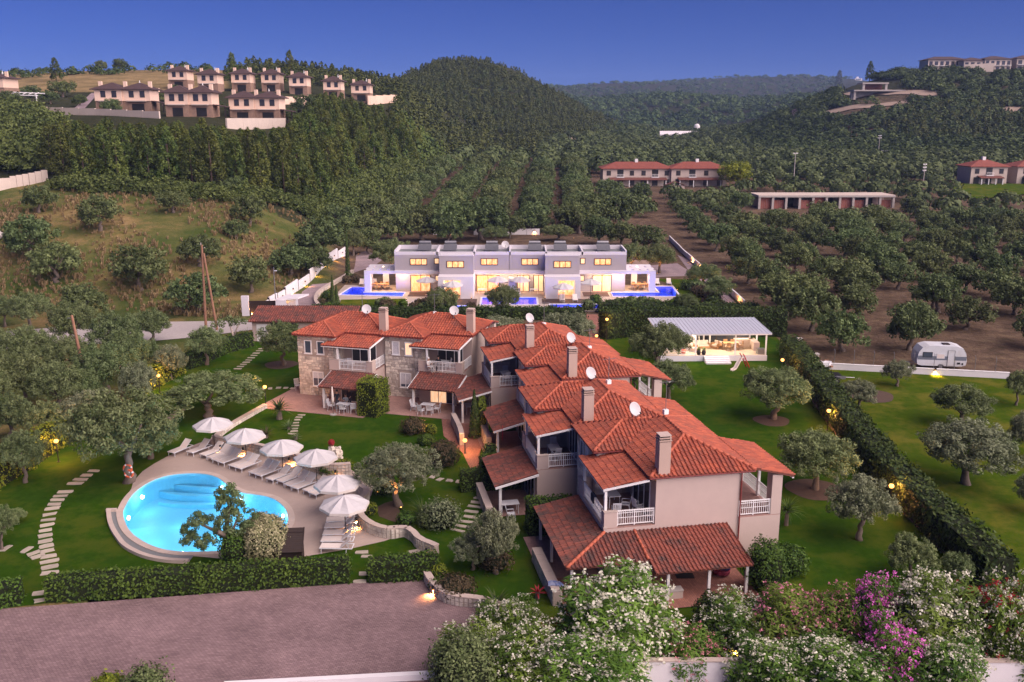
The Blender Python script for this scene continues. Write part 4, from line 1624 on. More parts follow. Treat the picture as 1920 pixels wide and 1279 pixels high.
CY = (0.50, 0.86, 1.0)
for q in ((140, 812), (238, 668), (795, 602), (930, 690), (1225, 800), (520, 1060), (860, 1050), (1120, 985), (300, 1020)):
 p = z1p(*q)
 c = sum(WATER, Vector()) / n
 d = (c - p).normalized()
 lp = MB()
 e = p + d * .12
 lp.tube([(e.x - d.x * .1, e.y - d.y * .1, -.42), (e.x, e.y, -.42)], .13, 12)
 lo = lp.build('underwater_lamp', M['pool_lamp'], pool)
 area_pt('underwater_lamp_light', (p + d * .75) + Vector((0, 0, -.4)), 30, CY, lo, .15)
for q in ((480, 780), (760, 850), (1000, 850), (330, 880), (600, 960)):
 p = z1p(*q)
 area_pt('basin_light', p + Vector((0, 0, -.7)), 20, CY, pool, .4)

# overflow channel on the low side
ch = thing('overflow_channel', 'curved grey overflow channel with pale kerb along the low side of the pool', 'channel', (0, 0, 0))
co = smooth_ring(chan_out, 4, False)
inner = [COPE[int(np.argmin([(q - c).length for c in COPE]))] for q in co]
fl, kb = MB(), MB()
for i in range(len(co) - 1):
 a, b, c, d = co[i], co[i + 1], inner[i + 1], inner[i]
 fl.add([(a.x, a.y, .02), (b.x, b.y, .02), (c.x, c.y, .02), (d.x, d.y, .02)], [(0, 1, 2, 3)])
 t = (b - a).normalized()
 nr = Vector((-t.y, t.x, 0))
 if nr.dot(inner[i] - a) < 0:
  nr = -nr
 kb.add([(a.x, a.y, 0), (b.x, b.y, 0), (b.x + nr.x * .28, b.y + nr.y * .28, 0), (a.x + nr.x * .28, a.y + nr.y * .28, 0)] + [(a.x, a.y, .2), (b.x, b.y, .2), (b.x + nr.x * .28, b.y + nr.y * .28, .2), (a.x + nr.x * .28, a.y + nr.y * .28, .2)],
   [(4, 5, 6, 7), (0, 1, 5, 4), (3, 2, 6, 7)])
M['channel'] = mat('channel_pebbles', (0.20, 0.21, 0.215), (0.15, 0.155, 0.16), 6, .6, .3, 40)
fl.build('channel_floor', M['channel'], ch)
kb.build('kerb', M['coping'], ch)
a, b = co[0], inner[0]
MB().tube([(a.x, a.y, .1), (b.x, b.y, .1)], .14, 4).build('end_kerb', M['coping'], ch)

# patios and paths
sheet('patio', ccw([hl(1, -1.4, -6.4), hl(1, 8.9, -6.5), hl(2, 1.2, -6.6), hl(2, 8.4, -6.6), hl(2, 10.4, -2), hl(2, 9, 7), hl(1, -1.0, 7)]), 0.016, M['patio'])
path_px = [(828, 786), (858, 786), (870, 770), (905, 770), (912, 800), (900, 850), (914, 930), (905, 930), (868, 850), (848, 832), (832, 818)]
sheet('brick_path', ccw(pxs(path_px)), 0.018, M['brick_path'])
sheet('back_path', ccw(pxs([(1108, 640), (1125, 640), (1122, 590), (1100, 590), (1098, 610)])), 0.018, M['brick_path'])
sheet('end_porch_floor', ccw([hl(6, 9.1, -5.5), hl(6, 13.4, -5.5), hl(6, 13.4, 5.2), hl(6, 9.1, 5.2)]), 0.05, M['brick_path'])
for k in (3, 4, 5, 6):
 sheet('row_patio', ccw([hl(k, 3.7, -5.9), hl(k, ROW[k][2] + .2, -5.9), hl(k, ROW[k][2] + .2, -2.4), hl(k, 3.7, -2.4)]), 0.022 + k * .004, M['patio'])
for nm, ring in (('tree_bed', [(1447, 789, 1.5)]), ('tree_bed', [(1527, 918, 1.9)]), ('tree_bed', [(1630, 742, 2.2)]), ('tree_bed', [(527, 684, 1.7)])):
 for bx, by, rr in ring:
  c = P(bx, by)
  sheet(nm, [c + Vector((math.cos(a) * rr * (1 + .08 * math.sin(3 * a)), math.sin(a) * rr, 0)) for a in np.linspace(0, 2 * PI, 25)[:-1]], 0.014, M['soil'])
sheet('flower_bed', ccw([z5p(*q) for q in [(800, 610), (860, 580), (930, 560), (960, 640), (1000, 720), (1050, 740), (900, 700), (820, 670)]]), .013, M['soil'])
sheet('hedge_bed', ccw(pxs([(1462, 668), (1502, 722), (1556, 802), (1646, 914), (1744, 1014), (1850, 1115), (1880, 1110), (1770, 1005), (1670, 905), (1580, 795), (1520, 715), (1485, 662)])), .010, M['soil'])
sheet('gravel_lane', ccw(pxs([(-300, 640), (0, 622), (150, 611), (290, 604), (478, 601), (478, 618), (372, 632), (280, 640), (0, 655), (-300, 670)])), 0.02, M['gravel_road'])

def stones(name, pts, wdt=.62, dep=.36, ang=None):
 wdt, dep = wdt * .76, dep * .74
 """Stepping stones: every stone a part of its path."""
 root = bpy.data.objects.new(name, None)
 link(root)
 root['kind'] = 'structure'
 for i, p in enumerate(pts):
  d = (pts[min(i + 1, len(pts) - 1)] - pts[max(i - 1, 0)])
  a = math.atan2(d.y, d.x) + PI / 2 if ang is None else ang
  a += random.uniform(-.12, .12)
  w, e = wdt * random.uniform(.85, 1.15), dep * random.uniform(.85, 1.15)
  poly = [(sx * w / 2 + random.uniform(-.05, .05), sy * e / 2 + random.uniform(-.04, .04)) for sx, sy in ((-1, -1), (0, -1.06), (1, -1), (1.03, 0), (1, 1), (0, 1.05), (-1, 1), (-1.03, 0))]
  o = MB().prism(poly, -.05, .045).build('stone', M['steppingstone'], root)
  o.location = (p.x, p.y, 0)
  o.rotation_euler = (0, 0, a)

stones('stepping_stones', [z8p(*q) for q in [(205, 885), (203, 850), (240, 755), (240, 727), (238, 700), (233, 675), (226, 650), (222, 626), (218, 602), (218, 576), (221, 550), (226, 524), (230, 500), (238, 474), (252, 445), (262, 425), (277, 404), (290, 386), (313, 366), (362, 325), (388, 306), (417, 286), (450, 265)]], 1.15, .55)
stones('stepping_stones', [z8p(*q) for q in [(28, 638), (128, 645), (163, 660), (182, 676)]], .95, .5)
stones('stepping_stones', [z4p(*q) for q in [(690, 740), (705, 725), (740, 698), (775, 672), (800, 650)]], .95, .42)
stones('stepping_stones', [z4p(*q) for q in [(1340, 262), (1368, 240), (1397, 220), (1423, 200), (1447, 180), (1472, 158), (1497, 136), (1520, 114), (1548, 92), (1577, 72)]], .95, .4)
stones('stepping_stones', [z4p(*q) for q in [(1510, 466), (1590, 455), (1650, 448), (1728, 442), (1798, 443), (1862, 447)]], .6, .5)
stones('stepping_stones', [z1p(*q) for q in [(1350, 142), (1332, 158), (1318, 176), (1311, 196), (1306, 216), (1302, 236), (1298, 254), (1280, 272)]], .78, .34)
stones('stepping_stones', [z5p(*q) for q in [(1497, 550), (1478, 577), (1457, 605), (1437, 638), (1420, 673), (1400, 706), (1376, 737), (1345, 765)]], 1.1, .42)
stones('stepping_stones', [z5p(*q) for q in [(835, 402), (888, 401), (985, 405), (1048, 406), (1115, 405), (1175, 408), (1225, 424), (1290, 432), (1350, 439), (1408, 443), (1462, 443)]], .6, .55)
stones('stepping_stones', [z5p(*q) for q in [(692, 1105), (722, 1052), (740, 937), (705, 910)]], .95, .5, 0)
stones('stepping_stones', [z5p(*q) for q in [(1055, 903), (1510, 862), (1165, 318)]], .9, .5, .3)

# low stone walls round the pool terrace: rubble faces, coping stones
def stone_wall(label, ctl, h, w=.35, closed=False, name='stone_wall', cat='wall', group=None, size=.46, z0=0.0, cap=True):
 r = thing(name, label, cat, (0, 0, 0), 0, group)
 pts = smooth_ring(ctl, 4, False)
 core, st, cp_n = MB(), MB(), 0
 lng = 0
 for i in range(len(pts) - 1):
  a, b = pts[i], pts[i + 1]
  d = b - a
  L_ = d.length
  if L_ < 1e-3:
   continue
  ang = math.atan2(d.y, d.x)
  c = (a + b) / 2
  core.cbox((c.x, c.y, z0 + h / 2), (L_ + .04, w - .06, h), ang)
  z = 0
  nrows = max(2, int(h / .24))
  for k in range(nrows):
   s = 0
   while s < L_:
    ww = min(size * random.uniform(.6, 1.4), L_ - s)
    for sg in (-1, 1):
     o = a + d * ((s + ww / 2) / L_) + Vector((-d.y, d.x, 0)).normalized() * sg * (w / 2 - .05 + random.random() * .03)
     st.cbox((o.x, o.y, z0 + h * (k + .5) / nrows), (ww - .05, .1, h / nrows - .045), ang + random.uniform(-.05, .05))
    s += ww
 core.build('core', M['mortar'], r)
 o = st.build('stones', M['stone'], r)
 o['kind'] = 'stuff'
 if cap:
  # coping stones one by one
  run, last = 0.0, pts[0]
  acc = [pts[0]]
  for p in pts[1:]:
   acc.append(p)
   run += (p - last).length
   last = p
   if run > .55 or p is pts[-1]:
    d = acc[-1] - acc[0]
    if d.length > .05:
     c = (acc[0] + acc[-1]) / 2
     MB().cbox((c.x, c.y, z0 + h + .035), (d.length - .012, w + .05, .07), math.atan2(d.y, d.x)).build('coping_stone', M['coping'], r)
    acc, run = [p], 0.0
 return r

stone_wall('low stone retaining wall curving behind the row of loungers', [z1p(*q) for q in [(748, 345), (780, 360), (860, 375), (960, 392), (1060, 412), (1150, 432), (1250, 455), (1330, 480), (1400, 520), (1500, 545), (1600, 552), (1690, 545)]], .75)
stone_wall('straight low stone wall running from the lamp to the parasols', [z1p(*q) for q in [(1100, 92), (980, 160), (870, 225), (748, 320), (748, 345)]], .32, size=.5)
stone_wall('serpentine stone wall below the olive bed beside the front parasol', [z5p(*q) for q in [(640, 480), (700, 520), (740, 555), (700, 610), (690, 680), (720, 740), (800, 790), (900, 812), (990, 800), (1050, 835), (1090, 880), (1150, 905), (1205, 930)]], .62)
stone_wall('curved stone kerb wall at the corner of the mauve driveway', [z5p(*q) for q in [(1135, 1062), (1145, 1110), (1180, 1160), (1225, 1205), (1280, 1240), (1390, 1262), (1500, 1270), (1580, 1300)]], .5)
stone_wall('stone bench wall along the garden side of the nearest porch', [hl(6, 6.8, -5.75), hl(6, 9, -5.75), hl(6, 11.9, -5.75)], .8, .5)
stone_wall('stone garden wall beside the porch of the second nearest house', [hl(5, 5.2, -5.75), hl(5, 9.4, -5.75)], .8, .4)
stone_wall('pale stone wall by the brick path near the narrow cypress', [P(905, 815), P(917, 845)], 1.0, .4)
stone_wall('pale garden wall beside the porch behind the narrow cypress', [P(850, 795), P(862, 820), P(866, 835)], .9, .35)

# ------------------------------------------------------------------ lamps
def bollard(label, loc, h=1.0, e=60, k_=7.0, col=(1.0, .42, .12), group='garden post lamps', globe=.17):
 r = thing('post_lamp', label, 'lamp', loc, 0, group)
 MB().tube([(0, 0, -.02), (0, 0, h - .1)], .04, 8).build('post', M['dark_metal'], r)
 MB().lathe([(.13, 0), (.13, .03), (.04, .06)], n=10).build('foot', M['dark_metal'], r)
 MB().lathe([(.02, h - .12), (globe * .8, h - .06), (globe, h + .04), (globe * .8, h + .14), (.03, h + .18)], n=12).build('globe', M['bulb'], r, True)
 area_pt('post_lamp_light', (0, 0, h + .04), e * k_, col, r, globe + .02)
 return r

LW = (1.0, .42, .12)
bollard('glowing post lamp beside the brick path under the narrow cypress', P(872, 850), 1.0, 90)
bollard('glowing post lamp where the brick path meets the stepping stones', P(897, 915), 1.0, 90)
bollard('glowing post lamp on the lawn left of the stone house patio', P(499, 765), 1.9, 110)
bollard('taller post lamp against the dark hedge near the back path', P(1137, 641), 2.6, 80)
bollard('shorter post lamp at the end of the back path', P(1118, 650), 1.2, 70)
bollard('post lamp by the tall hedge nearest the pavilion', P(1465, 705), 1.6, 130)
bollard('post lamp halfway down the tall cypress hedge', P(1551, 806), 1.6, 150)
bollard('post lamp partly behind the slim trunked olive by the tall hedge', P(1667, 955), 1.6, 150)
bollard('post lamp lighting the golden hedge behind the slender olives', P(300, 736), 1.6, 200)
bollard('post lamp lighting the golden hedge at the left edge', P(110, 866), 1.6, 200)

def ground_lamp(label, loc, e=40, col=LW, group='small garden uplights', aim=(0, 0, 1), cone=1.6):
 r = thing('ground_lamp', label, 'lamp', loc, 0, group)
 MB().lathe([(.09, 0), (.09, .12), (.06, .14)], n=10).build('housing', M['dark_metal'], r)
 MB().lathe([(.06, .14), (.055, .16), (.01, .165)], n=10).build('lens', M['bulb'], r)
 area_pt('ground_lamp_light', (0, 0, .22), e * 3.2, col, r, .04, cone, aim)
 return r

def wall_lamp(label, loc, e=40, aim=(0, 0, -1), col=LW, group='small wall lamps', cone=2.0):
 r = thing('wall_lamp', label, 'lamp', loc, 0, group)
 MB().cbox((0, 0, 0), (.14, .14, .2)).build('housing', M['dark_metal'], r)
 MB().lathe([(.055, -.13), (.055, -.10)], n=8).build('lens', M['bulb'], r)
 area_pt('wall_lamp_light', (0, 0, -.2), e * 2.6, col, r, .05, cone, aim)
 return r

ground_lamp('uplight at the foot of the leaning pool olive trunk', P(752, 955), 160, aim=(-.35, .1, 1), cone=1.0)
ground_lamp('uplight glowing through the low shrub bed on the upper lawn', P(797, 812), 180, aim=(-.2, .1, 1))
ground_lamp('uplight washing the stone fountain', P(635, 862), 120, aim=(-.25, .1, 1))
ground_lamp('uplight on the rocks under the pool olive', z5p(812, 520), 60, aim=(0, .2, 1))
for lb, q, e in (('wall lamp on the retaining wall behind the second parasol pole', (945, 372), 110), ('wall lamp on the retaining wall behind the third parasol', (1265, 440), 110), ('wall lamp on the retaining wall behind the fourth parasol', (1585, 528), 70), ('wall lamp behind the first pair of loungers', (790, 355), 80)):
 wall_lamp(lb, z1p(*q, .6) + Vector((0, -.1, 0)), e, (0, .3, -1))
wall_lamp('bright wall lamp beside the pole of the front parasol', z5p(668, 685, .6), 120, (-.3, -.4, -1))
wall_lamp('wall lamp lighting a patch of deck at the wall bend', z5p(920, 748, .6), 130, (.1, -.45, -1))
wall_lamp('wall lamp at the end of the serpentine wall', z5p(1133, 893, .5), 30, (0, -.4, -1))
wall_lamp('kerb lamp casting an orange patch on the driveway', z5p(1180, 1140, .45), 150, (-.35, -.45, -1))
wall_lamp('small lamp in the oleanders left of the wooden post', P(908, 1215) + Vector((0, 0, .9)), 18, (0, -.3, -1))

# ------------------------------------------------------------------ furniture by the pool
def make_lounger():
 r = thing('sun_lounger', '', 'sun lounger')
 L_, W_ = 1.95, .66
 fr = MB()
 for s in (-1, 1):
  fr.cbox((L_ / 2, s * W_ / 2, .33), (L_, .045, .05))
 for x in (0.02, 1.2, L_ - .02):
  fr.cbox((x, 0, .33), (.045, W_, .045))
 fr.build('frame', M['plastic'], r)
 for x in (.12, L_ - .35):
  for s in (-1, 1):
   MB().tube([(x, s * W_ / 2, .33), (x - .03, s * W_ / 2, 0)], [.024, .02], 6).build('leg', M['plastic'], r)
 MB().cbox((.62, 0, .365), (1.2, W_ - .07, .02)).build('seat', M['sling'], r)
 a = R(38)
 b = MB().cbox((1.22 + math.cos(a) * .38, 0, .37 + math.sin(a) * .38), (.78, W_ - .06, .022), 0, 0, 0, -a).build('backrest', M['sling'], r)
 fb = MB()
 for s in (-1, 1):
  fb.tube([(1.22, s * (W_ / 2 - .02), .36), (1.22 + math.cos(a) * .78, s * (W_ / 2 - .02), .37 + math.sin(a) * .78)], .02, 6)
 fb.tube([(1.55, 0, .34), (1.22 + math.cos(a) * .55, 0, .37 + math.sin(a) * .5)], .015, 5)
 fb.build('back_frame', M['plastic'], b)
 return r

lz = lambda x, y: P(300 + x / 5.053, 780 + y / 5.053, .3)
LOUNGE = [((100, 352), 62, 'leftmost lounger of the long row, standing alone by the lawn edge'), ((278, 350), 60, 'second lounger from the left, beside the first parasol'),
   ((400, 375), 57, 'lounger at the left of the tight group of four under the second parasol'), ((468, 402), 57, 'second lounger of the tight group of four under the second parasol'),
   ((514, 425), 57, 'third lounger of the tight group of four under the second parasol'), ((568, 445), 57, 'right-hand lounger of the tight group of four under the second parasol'),
   ((675, 480), 56, 'left lounger of the pair right of the second parasol pole'), ((735, 500), 56, 'right lounger of the pair right of the second parasol pole'),
   ((865, 545), 55, 'left lounger of the pair left of the third parasol pole'), ((925, 567), 55, 'right lounger of the pair left of the third parasol pole'),
   ((1030, 605), 53, 'left lounger of the lamp-lit pair right of the third parasol pole'), ((1130, 625), 53, 'right lounger of the lamp-lit pair right of the third parasol pole'),
   ((1200, 660), 52, 'left lounger of the pair before the fourth parasol pole'), ((1268, 688), 52, 'right lounger of the pair before the fourth parasol pole'),
   ((1378, 715), 51, 'left lounger of the pair half under the fifth parasol'), ((1438, 745), 51, 'right lounger of the pair half under the fifth parasol')]
L0 = make_lounger()
GL = 'white loungers round the pool'
for i, (q, an, lb) in enumerate(LOUNGE):
 p = lz(*q)
 loc = (p.x, p.y, 0.016)
 if i == 0:
  L0.location, L0.rotation_euler = loc, (0, 0, R(an))
  L0['label'], L0['group'] = 'white ' + lb, GL
 else:
  dup(L0, loc, R(an), 'white ' + lb, GL)
for (qx, qy), an, lb in (((612, 975), 6, 'white lounger farthest back in the stack-like group under the front parasol'), ((609, 986), 4, 'white lounger second from the back under the front parasol'),
       ((606, 999), 2, 'white lounger in the middle of the group under the front parasol'), ((603, 1011), 0, 'white lounger second from the front under the front parasol'), ((601, 1024), -2, 'white lounger nearest the lawn under the front parasol')):
 p = P(qx, qy, .33)
 dup(L0, (p.x, p.y, .016), R(an), lb, GL)

def make_parasol(rad=1.52, zr=2.12, zt=2.72, n=8, val=.16):
 r = thing('parasol', '', 'parasol')
 MB().tube([(0, 0, 0), (0, 0, zt + .05)], .028, 8).build('pole', M['dark_wood'], r)
 MB().lathe([(.28, 0), (.28, .07), (.06, .1)], n=14).build('base', M['concrete'], r)
 cv = MB()
 V, F = [(0, 0, zt)], []
 K = 5
 for k in range(n * 2):
  a = PI * k / n
  for j in range(1, K + 1):
   t = j / K
   rr = rad * t * (1 if k % 2 == 0 else math.cos(PI / n) * (1 - .015 * t))
   sag = (.05 * math.sin(PI * t)) if k % 2 == 0 else -.02 * math.sin(PI * t)
   V.append((rr * math.cos(a), rr * math.sin(a), zt + (zr - zt) * t + sag))
 for k in range(n * 2):
  k2 = (k + 1) % (n * 2)
  F.append((0, 1 + k * K, 1 + k2 * K))
  for j in range(K - 1):
   F.append((1 + k * K + j, 2 + k * K + j, 2 + k2 * K + j, 1 + k2 * K + j))
 cv.add(V, F)
 c = cv.build('canopy', M['canvas'], r)
 vb = MB()
 for k in range(n * 2):
  a0, a1 = 1 + k * K + K - 1, 1 + ((k + 1) % (n * 2)) * K + K - 1
  p, q = V[a0], V[a1]
  vb.add([p, q, (q[0] * 1.01, q[1] * 1.01, q[2] - val), (p[0] * 1.01, p[1] * 1.01, p[2] - val)], [(0, 1, 2, 3)])
 vb.build('valance', M['valance'], c)
 rb = MB()
 for k in range(n):
  a = 2 * PI * k / n
  rb.tube([(.03 * math.cos(a), .03 * math.sin(a), zt - .05), (rad * .99 * math.cos(a), rad * .99 * math.sin(a), zr - .03)], .012, 4)
 rb.build('ribs', M['dark_wood'], r)
 MB().lathe([(.03, zt), (.035, zt + .06), (.01, zt + .12)], n=8).build('finial', M['dark_wood'], r)
 return r

M['valance'] = mat('parasol_valance', (0.60, 0.54, 0.50), (0.50, 0.45, 0.42), 6, .85)
GP = 'white parasols round the pool'
PP = [((398, 782), 'white octagonal parasol farthest left, above the lawn edge', .2), ((458, 803), 'white octagonal parasol second from the left over the tight group of loungers', .1), ((527, 824), 'white octagonal parasol in the middle of the row behind the pool', .3),
  ((591, 842), 'white octagonal parasol fourth in the row, nearest the stone fountain', 0), ((632, 890), 'white octagonal parasol overlapped by the big grey olive crown', .2), ((645, 928), 'white octagonal parasol nearest the camera over the stacked loungers', .35)]
U0 = make_parasol()
for i, ((qx, qy), lb, an) in enumerate(PP):
 p = P(qx, qy, 2.74)
 if i == 0:
  U0.location, U0.rotation_euler = (p.x, p.y, .013), (0, 0, an)
  U0['label'], U0['group'] = lb, GP
 else:
  dup(U0, (p.x, p.y, .013), an, lb, GP)

# ------------------------------------------------------------------ clipped hedges
FH = 1.25
hedge('long clipped bright green hedge along the far edge of the driveway', pxs([(92, 1122), (380, 1104), (655, 1086)]), 1.1, FH, 'hedge', 95, .085)
hedge('short clipped green hedge between the stepping stones and the driveway corner', pxs([(692, 1086), (822, 1078)]), 1.2, 1.15, 'hedge', 95, .085)
hedge('clipped green hedge at the left end of the driveway', pxs([(-140, 1150), (42, 1126)]), 1.2, 1.15, 'hedge', 80, .09)
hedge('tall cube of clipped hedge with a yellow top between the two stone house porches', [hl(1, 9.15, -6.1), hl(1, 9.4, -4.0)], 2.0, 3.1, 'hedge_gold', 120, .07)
hedge('tall dark cypress hedge running down the right side of the garden', pxs([(1478, 662), (1522, 720), (1580, 800), (1670, 912), (1768, 1010), (1870, 1105)]), 1.9, 1.9, 'hedge_dark', 70, .12, rough=.22)
hedge('tall dark hedge behind the pavilion and the back path lamps', pxs([(1130, 634), (1180, 628), (1470, 628)]), 2.0, 3.2, 'hedge_dark', 45, .13, rough=.18)
hedge('long dark hedge between the terrace roofs and the white villa', [P(590, 592), P(740, 597), P(900, 597), P(1095, 597)], 2.2, 1.3, 'hedge_dark', 38, .15, rough=.2)
hedge('dark hedge along the front of the villa garden on the right', [P(1122, 584), P(1250, 586), P(1420, 588)], 2.4, 1.2, 'hedge_dark', 38, .15, rough=.25)
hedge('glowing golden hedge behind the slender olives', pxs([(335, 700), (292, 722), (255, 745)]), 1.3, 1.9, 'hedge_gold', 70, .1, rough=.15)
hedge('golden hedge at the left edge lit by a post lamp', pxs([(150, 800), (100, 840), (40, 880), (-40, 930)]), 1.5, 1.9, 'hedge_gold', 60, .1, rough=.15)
hedge('green hedge behind the pruned tree at the top of the lawn', pxs([(470, 648), (420, 662), (350, 692)]), 1.2, 1.6, 'hedge', 60, .1, rough=.2)
hedge('boxy dark hedge between the middle row houses', [hl(5, 3.5, -5.4), hl(5, 3.6, -2.7)], 1.5, 2.0, 'hedge', 110, .07)
hedge('boxy hedge beside the nearest house porch with a bright clipped top', [hl(6, 3.0, -5.5), hl(6, 3.1, -2.6)], 1.5, 2.1, 'hedge', 110, .07)
hedge('low bright hedge between the porch roofs of the row', [hl(5, 4.3, -6.9), hl(5, 4.5, -2.7)], 1.0, 1.5, 'hedge', 110, .07)
hedge('thin golden hedge strip behind the narrow cypress', [P(905, 820), P(903, 790)], .5, 2.4, 'hedge_gold', 110, .07)
hedge('dark hedge strip along the brick path and second nearest house', [P(915, 905), P(920, 870)], .8, 1.6, 'hedge', 90, .07)

# ------------------------------------------------------------------ garden olives: (base px, crown centre x, crown width, crown top row)
KO = 'olives in the garden'

def olive(base, w, top, label, big=False, k=None, group=KO, grey=False, hz=None, gz=False, tilt=0.0):
 p = G(*base) if gz else P(*base)
 dep = proj(p.x, p.y, p.z)[2]
 r = w * .5 * dep / FOC
 s = r / 3.4
 h = (base[1] - top) * dep / FOC / _c * .97 - r * .22
 protos = OLIVE_BIG if big else OLIVE
 pr = protos[(k if k is not None else rng.integers(0, len(protos))) % len(protos)]
 nat = 5.2
 z = hz or max(.55, min(1.5, h / (nat * s)))
 return plant('olive_tree', pr, p, s, z, label, 'tree', group, crown_mats=[M['olive_grey']] if grey else None)

olive((397, 782), 178, 682, 'wide spreading olive above the leftmost parasol', k=0)
olive((238, 905), 205, 768, 'broad olive with lifebuoys hung on its trunk', k=0, hz=1.12)
olive((282, 860), 120, 775, 'olive crowding the left side of the lifebuoy olive', k=3)
olive((48, 905), 92, 800, 'small leaning olive by the glowing hedge at the left edge', k=2)
olive((262, 768), 82, 668, 'slender olive with an upright trunk before the golden hedge', k=0, grey=True)
olive((322, 712), 74, 640, 'slender olive with a curved trunk behind the golden hedge lamp', k=3, grey=True)
olive((388, 684), 92, 606, 'olive at the top of the lawn beside the pruned tree', k=2)
olive((530, 686), 98, 594, 'olive in a soil ring beside the left stone house', k=1)
olive((175, 812), 118, 722, 'grey olive behind the golden hedge at the left', k=3, grey=True)
olive((748, 948), 162, 816, 'big grey-green olive with an uplit leaning trunk beside the pool', big=True, k=0)
olive((930, 1075), 105, 940, 'thin olive in front of the second nearest house', k=2, grey=True)
olive((885, 1068), 95, 990, 'low gnarled olive on the dark lawn below the stepping stones', k=0, grey=True)
olive((1450, 786), 140, 676, 'rounded olive in a soil ring by the tall hedge lamp', k=1)
olive((1528, 918), 168, 792, 'large olive in a soil ring beside the rear balcony', k=3)
olive((1612, 1012), 150, 876, 'olive with a slim forked trunk on the east side lawn', k=2, grey=True)
olive((1705, 1088), 118, 988, 'olive at the lower end of the tall hedge', k=0)
olive((1790, 1098), 74, 1028, 'small olive squeezed beside the oleanders at the hedge end', k=1)
olive((1812, 908), 185, 770, 'ancient thick-trunked olive on the east lawn', k=3, grey=True)
olive((1800, 800), 120, 712, 'heavily pruned olive with dark bare limbs on the east lawn', k=2)
olive((1683, 724), 62, 670, 'tiny olive in front of the long white wall', k=1, grey=True)
olive((1608, 770), 78, 704, 'young olive in a bare soil patch on the east lawn', k=0, grey=True)
olive((1905, 760), 62, 690, 'dark olive at the end of the white wall', k=2)
olive((1925, 860), 92, 760, 'grey olive on the east lawn by the picture edge', k=3, grey=True)
olive((1935, 960), 80, 880, 'grey olive low on the east lawn by the picture edge', k=1, grey=True)
olive((1232, 700), 128, 594, 'olive half hiding the white pavilion', k=2)
olive((1252, 752), 122, 662, 'olive between the row houses and the pavilion steps', k=0)
olive((1190, 735), 62, 668, 'small olive behind the row house roofs', k=1)
olive((935, 650), 108, 584, 'olive behind the roofs in front of the villa hedge', k=3, grey=True)
olive((1062, 660), 120, 574, 'olive behind the third chimney in front of the villa hedge', k=1, grey=True)
olive((5, 1030), 80, 935, 'small olive cut by the left edge beside the stepping stones', k=2)
olive((20, 985), 60, 950, 'low olive shrub at the left edge of the lawn', k=0)
# villa garden olives
VO = 'olives round the white villa'
for b_, w_, t_, lb in (((735, 513), 84, 440, 'lamp-lit olive behind the left end of the villa'), ((662, 480), 62, 425, 'olive glowing with uplights at the top of the villa lane'), ((1185, 512), 74, 448, 'uplit olive behind the right end of the villa'), ((1237, 512), 64, 452, 'olive on the mauve terrace right of the villa'),
      ((1318, 540), 72, 488, 'leafy olive beside the lamp-lit kerb'), ((1345, 570), 78, 512, 'olive at the lower end of the lamp-lit kerb'), ((830, 592), 80, 532, 'olive in front of the left white portal of the villa'), ((945, 590), 62, 530, 'olive between the villa pools'), ((1285, 590), 60, 545, 'olive on the villa lawn corner'),
      ((782, 432), 60, 395, 'olive behind the villa near its back wall'), ((925, 455), 58, 418, 'olive behind the villa roof at the middle'), ((1045, 452), 70, 415, 'lamp-lit olive behind the villa roof at the right')):
 olive(b_, w_, t_, lb, group=VO)

# other garden plants
ball_shrub('round dark red-brown shrub beside the brick path', P(833, 872), 1.15, 'red_leaf', hz=.9)
ball_shrub('small bright green ball by the serpentine wall', z5p(765, 655), .46, 'hedge_gold', size=.045)
ball_shrub('yellow-green ball at the driveway corner', z5p(1215, 1085), .52, 'hedge_gold', size=.045)
ball_shrub('low dark shrub on the upper lawn lit by an uplight', P(775, 812), 1.0, 'red_leaf', hz=.65, rough=.2)
ball_shrub('small green bush right of the glowing shrub', P(808, 815), .5, 'hedge_gold', size=.05)
ball_shrub('dark low bush below the glowing shrub', P(800, 832), .7, 'hedge', hz=.6)
ball_shrub('round cream variegated shrub beside the pool coping', P(497, 1046), 1.36, 'variegated', n=6500, size=.075, hz=1.05, rough=.10)
ball_shrub('dense green shrub at the foot of the pool-front tree', P(440, 1058), .85, 'hedge', hz=1.4)
ball_shrub('climbing green shrub at the corner of the nearest house', P(1432, 1105), 1.1, 'hedge', n=3000, hz=1.4, rough=.15)
ball_shrub('leafy shrub between the nearest house and the side lawn', P(1480, 1075), .9, 'hedge', n=2000, rough=.15)
ball_shrub('low ground cover shrub with small red flowers by the driveway wall', z5p(1330, 1185), 1.05, 'red_leaf', hz=.5, rough=.18)
ball_shrub('low green shrub beside the red ground cover', z5p(1240, 1150), .7, 'hedge', hz=.5, rough=.18)
ball_shrub('grey-leaved shrub on the corner of the stepping stone path', z5p(1240, 735), 1.15, 'olive_grey', hz=.8, rough=.22)
ball_shrub('pale green shrub below the grey shrub', z5p(1150, 740), .65, 'olive', hz=.9, rough=.2)
ball_shrub('low green bush under the pool olive', z5p(860, 520), .7, 'hedge', hz=.8, rough=.2)
ball_shrub('dark mounded shrub along the serpentine wall', z5p(1000, 720), .6, 'hedge', hz=.7, rough=.2)
ball_shrub('purple-grey shrub under the gnarled olive', z5p(1590, 1020), .95, 'red_leaf', hz=.8, rough=.25)
ball_shrub('lime ground cover below the fountain', P(640, 878), .75, 'hedge_gold', hz=.45, rough=.2, size=.05)
ball_shrub('green ground cover left of the lime patch', P(615, 885), .8, 'hedge', hz=.4, rough=.2, size=.05)
ball_shrub('green ground cover behind the retaining wall', P(578, 868), .6, 'hedge', hz=.5, rough=.2, size=.05)
spiky('cycad with dark arching fronds beside the house patio', P(524, 786), 46, 1.35, 'hedge_dark', .7, .10, .75, 'cycad', stem_r=.22)
MBs = MB()
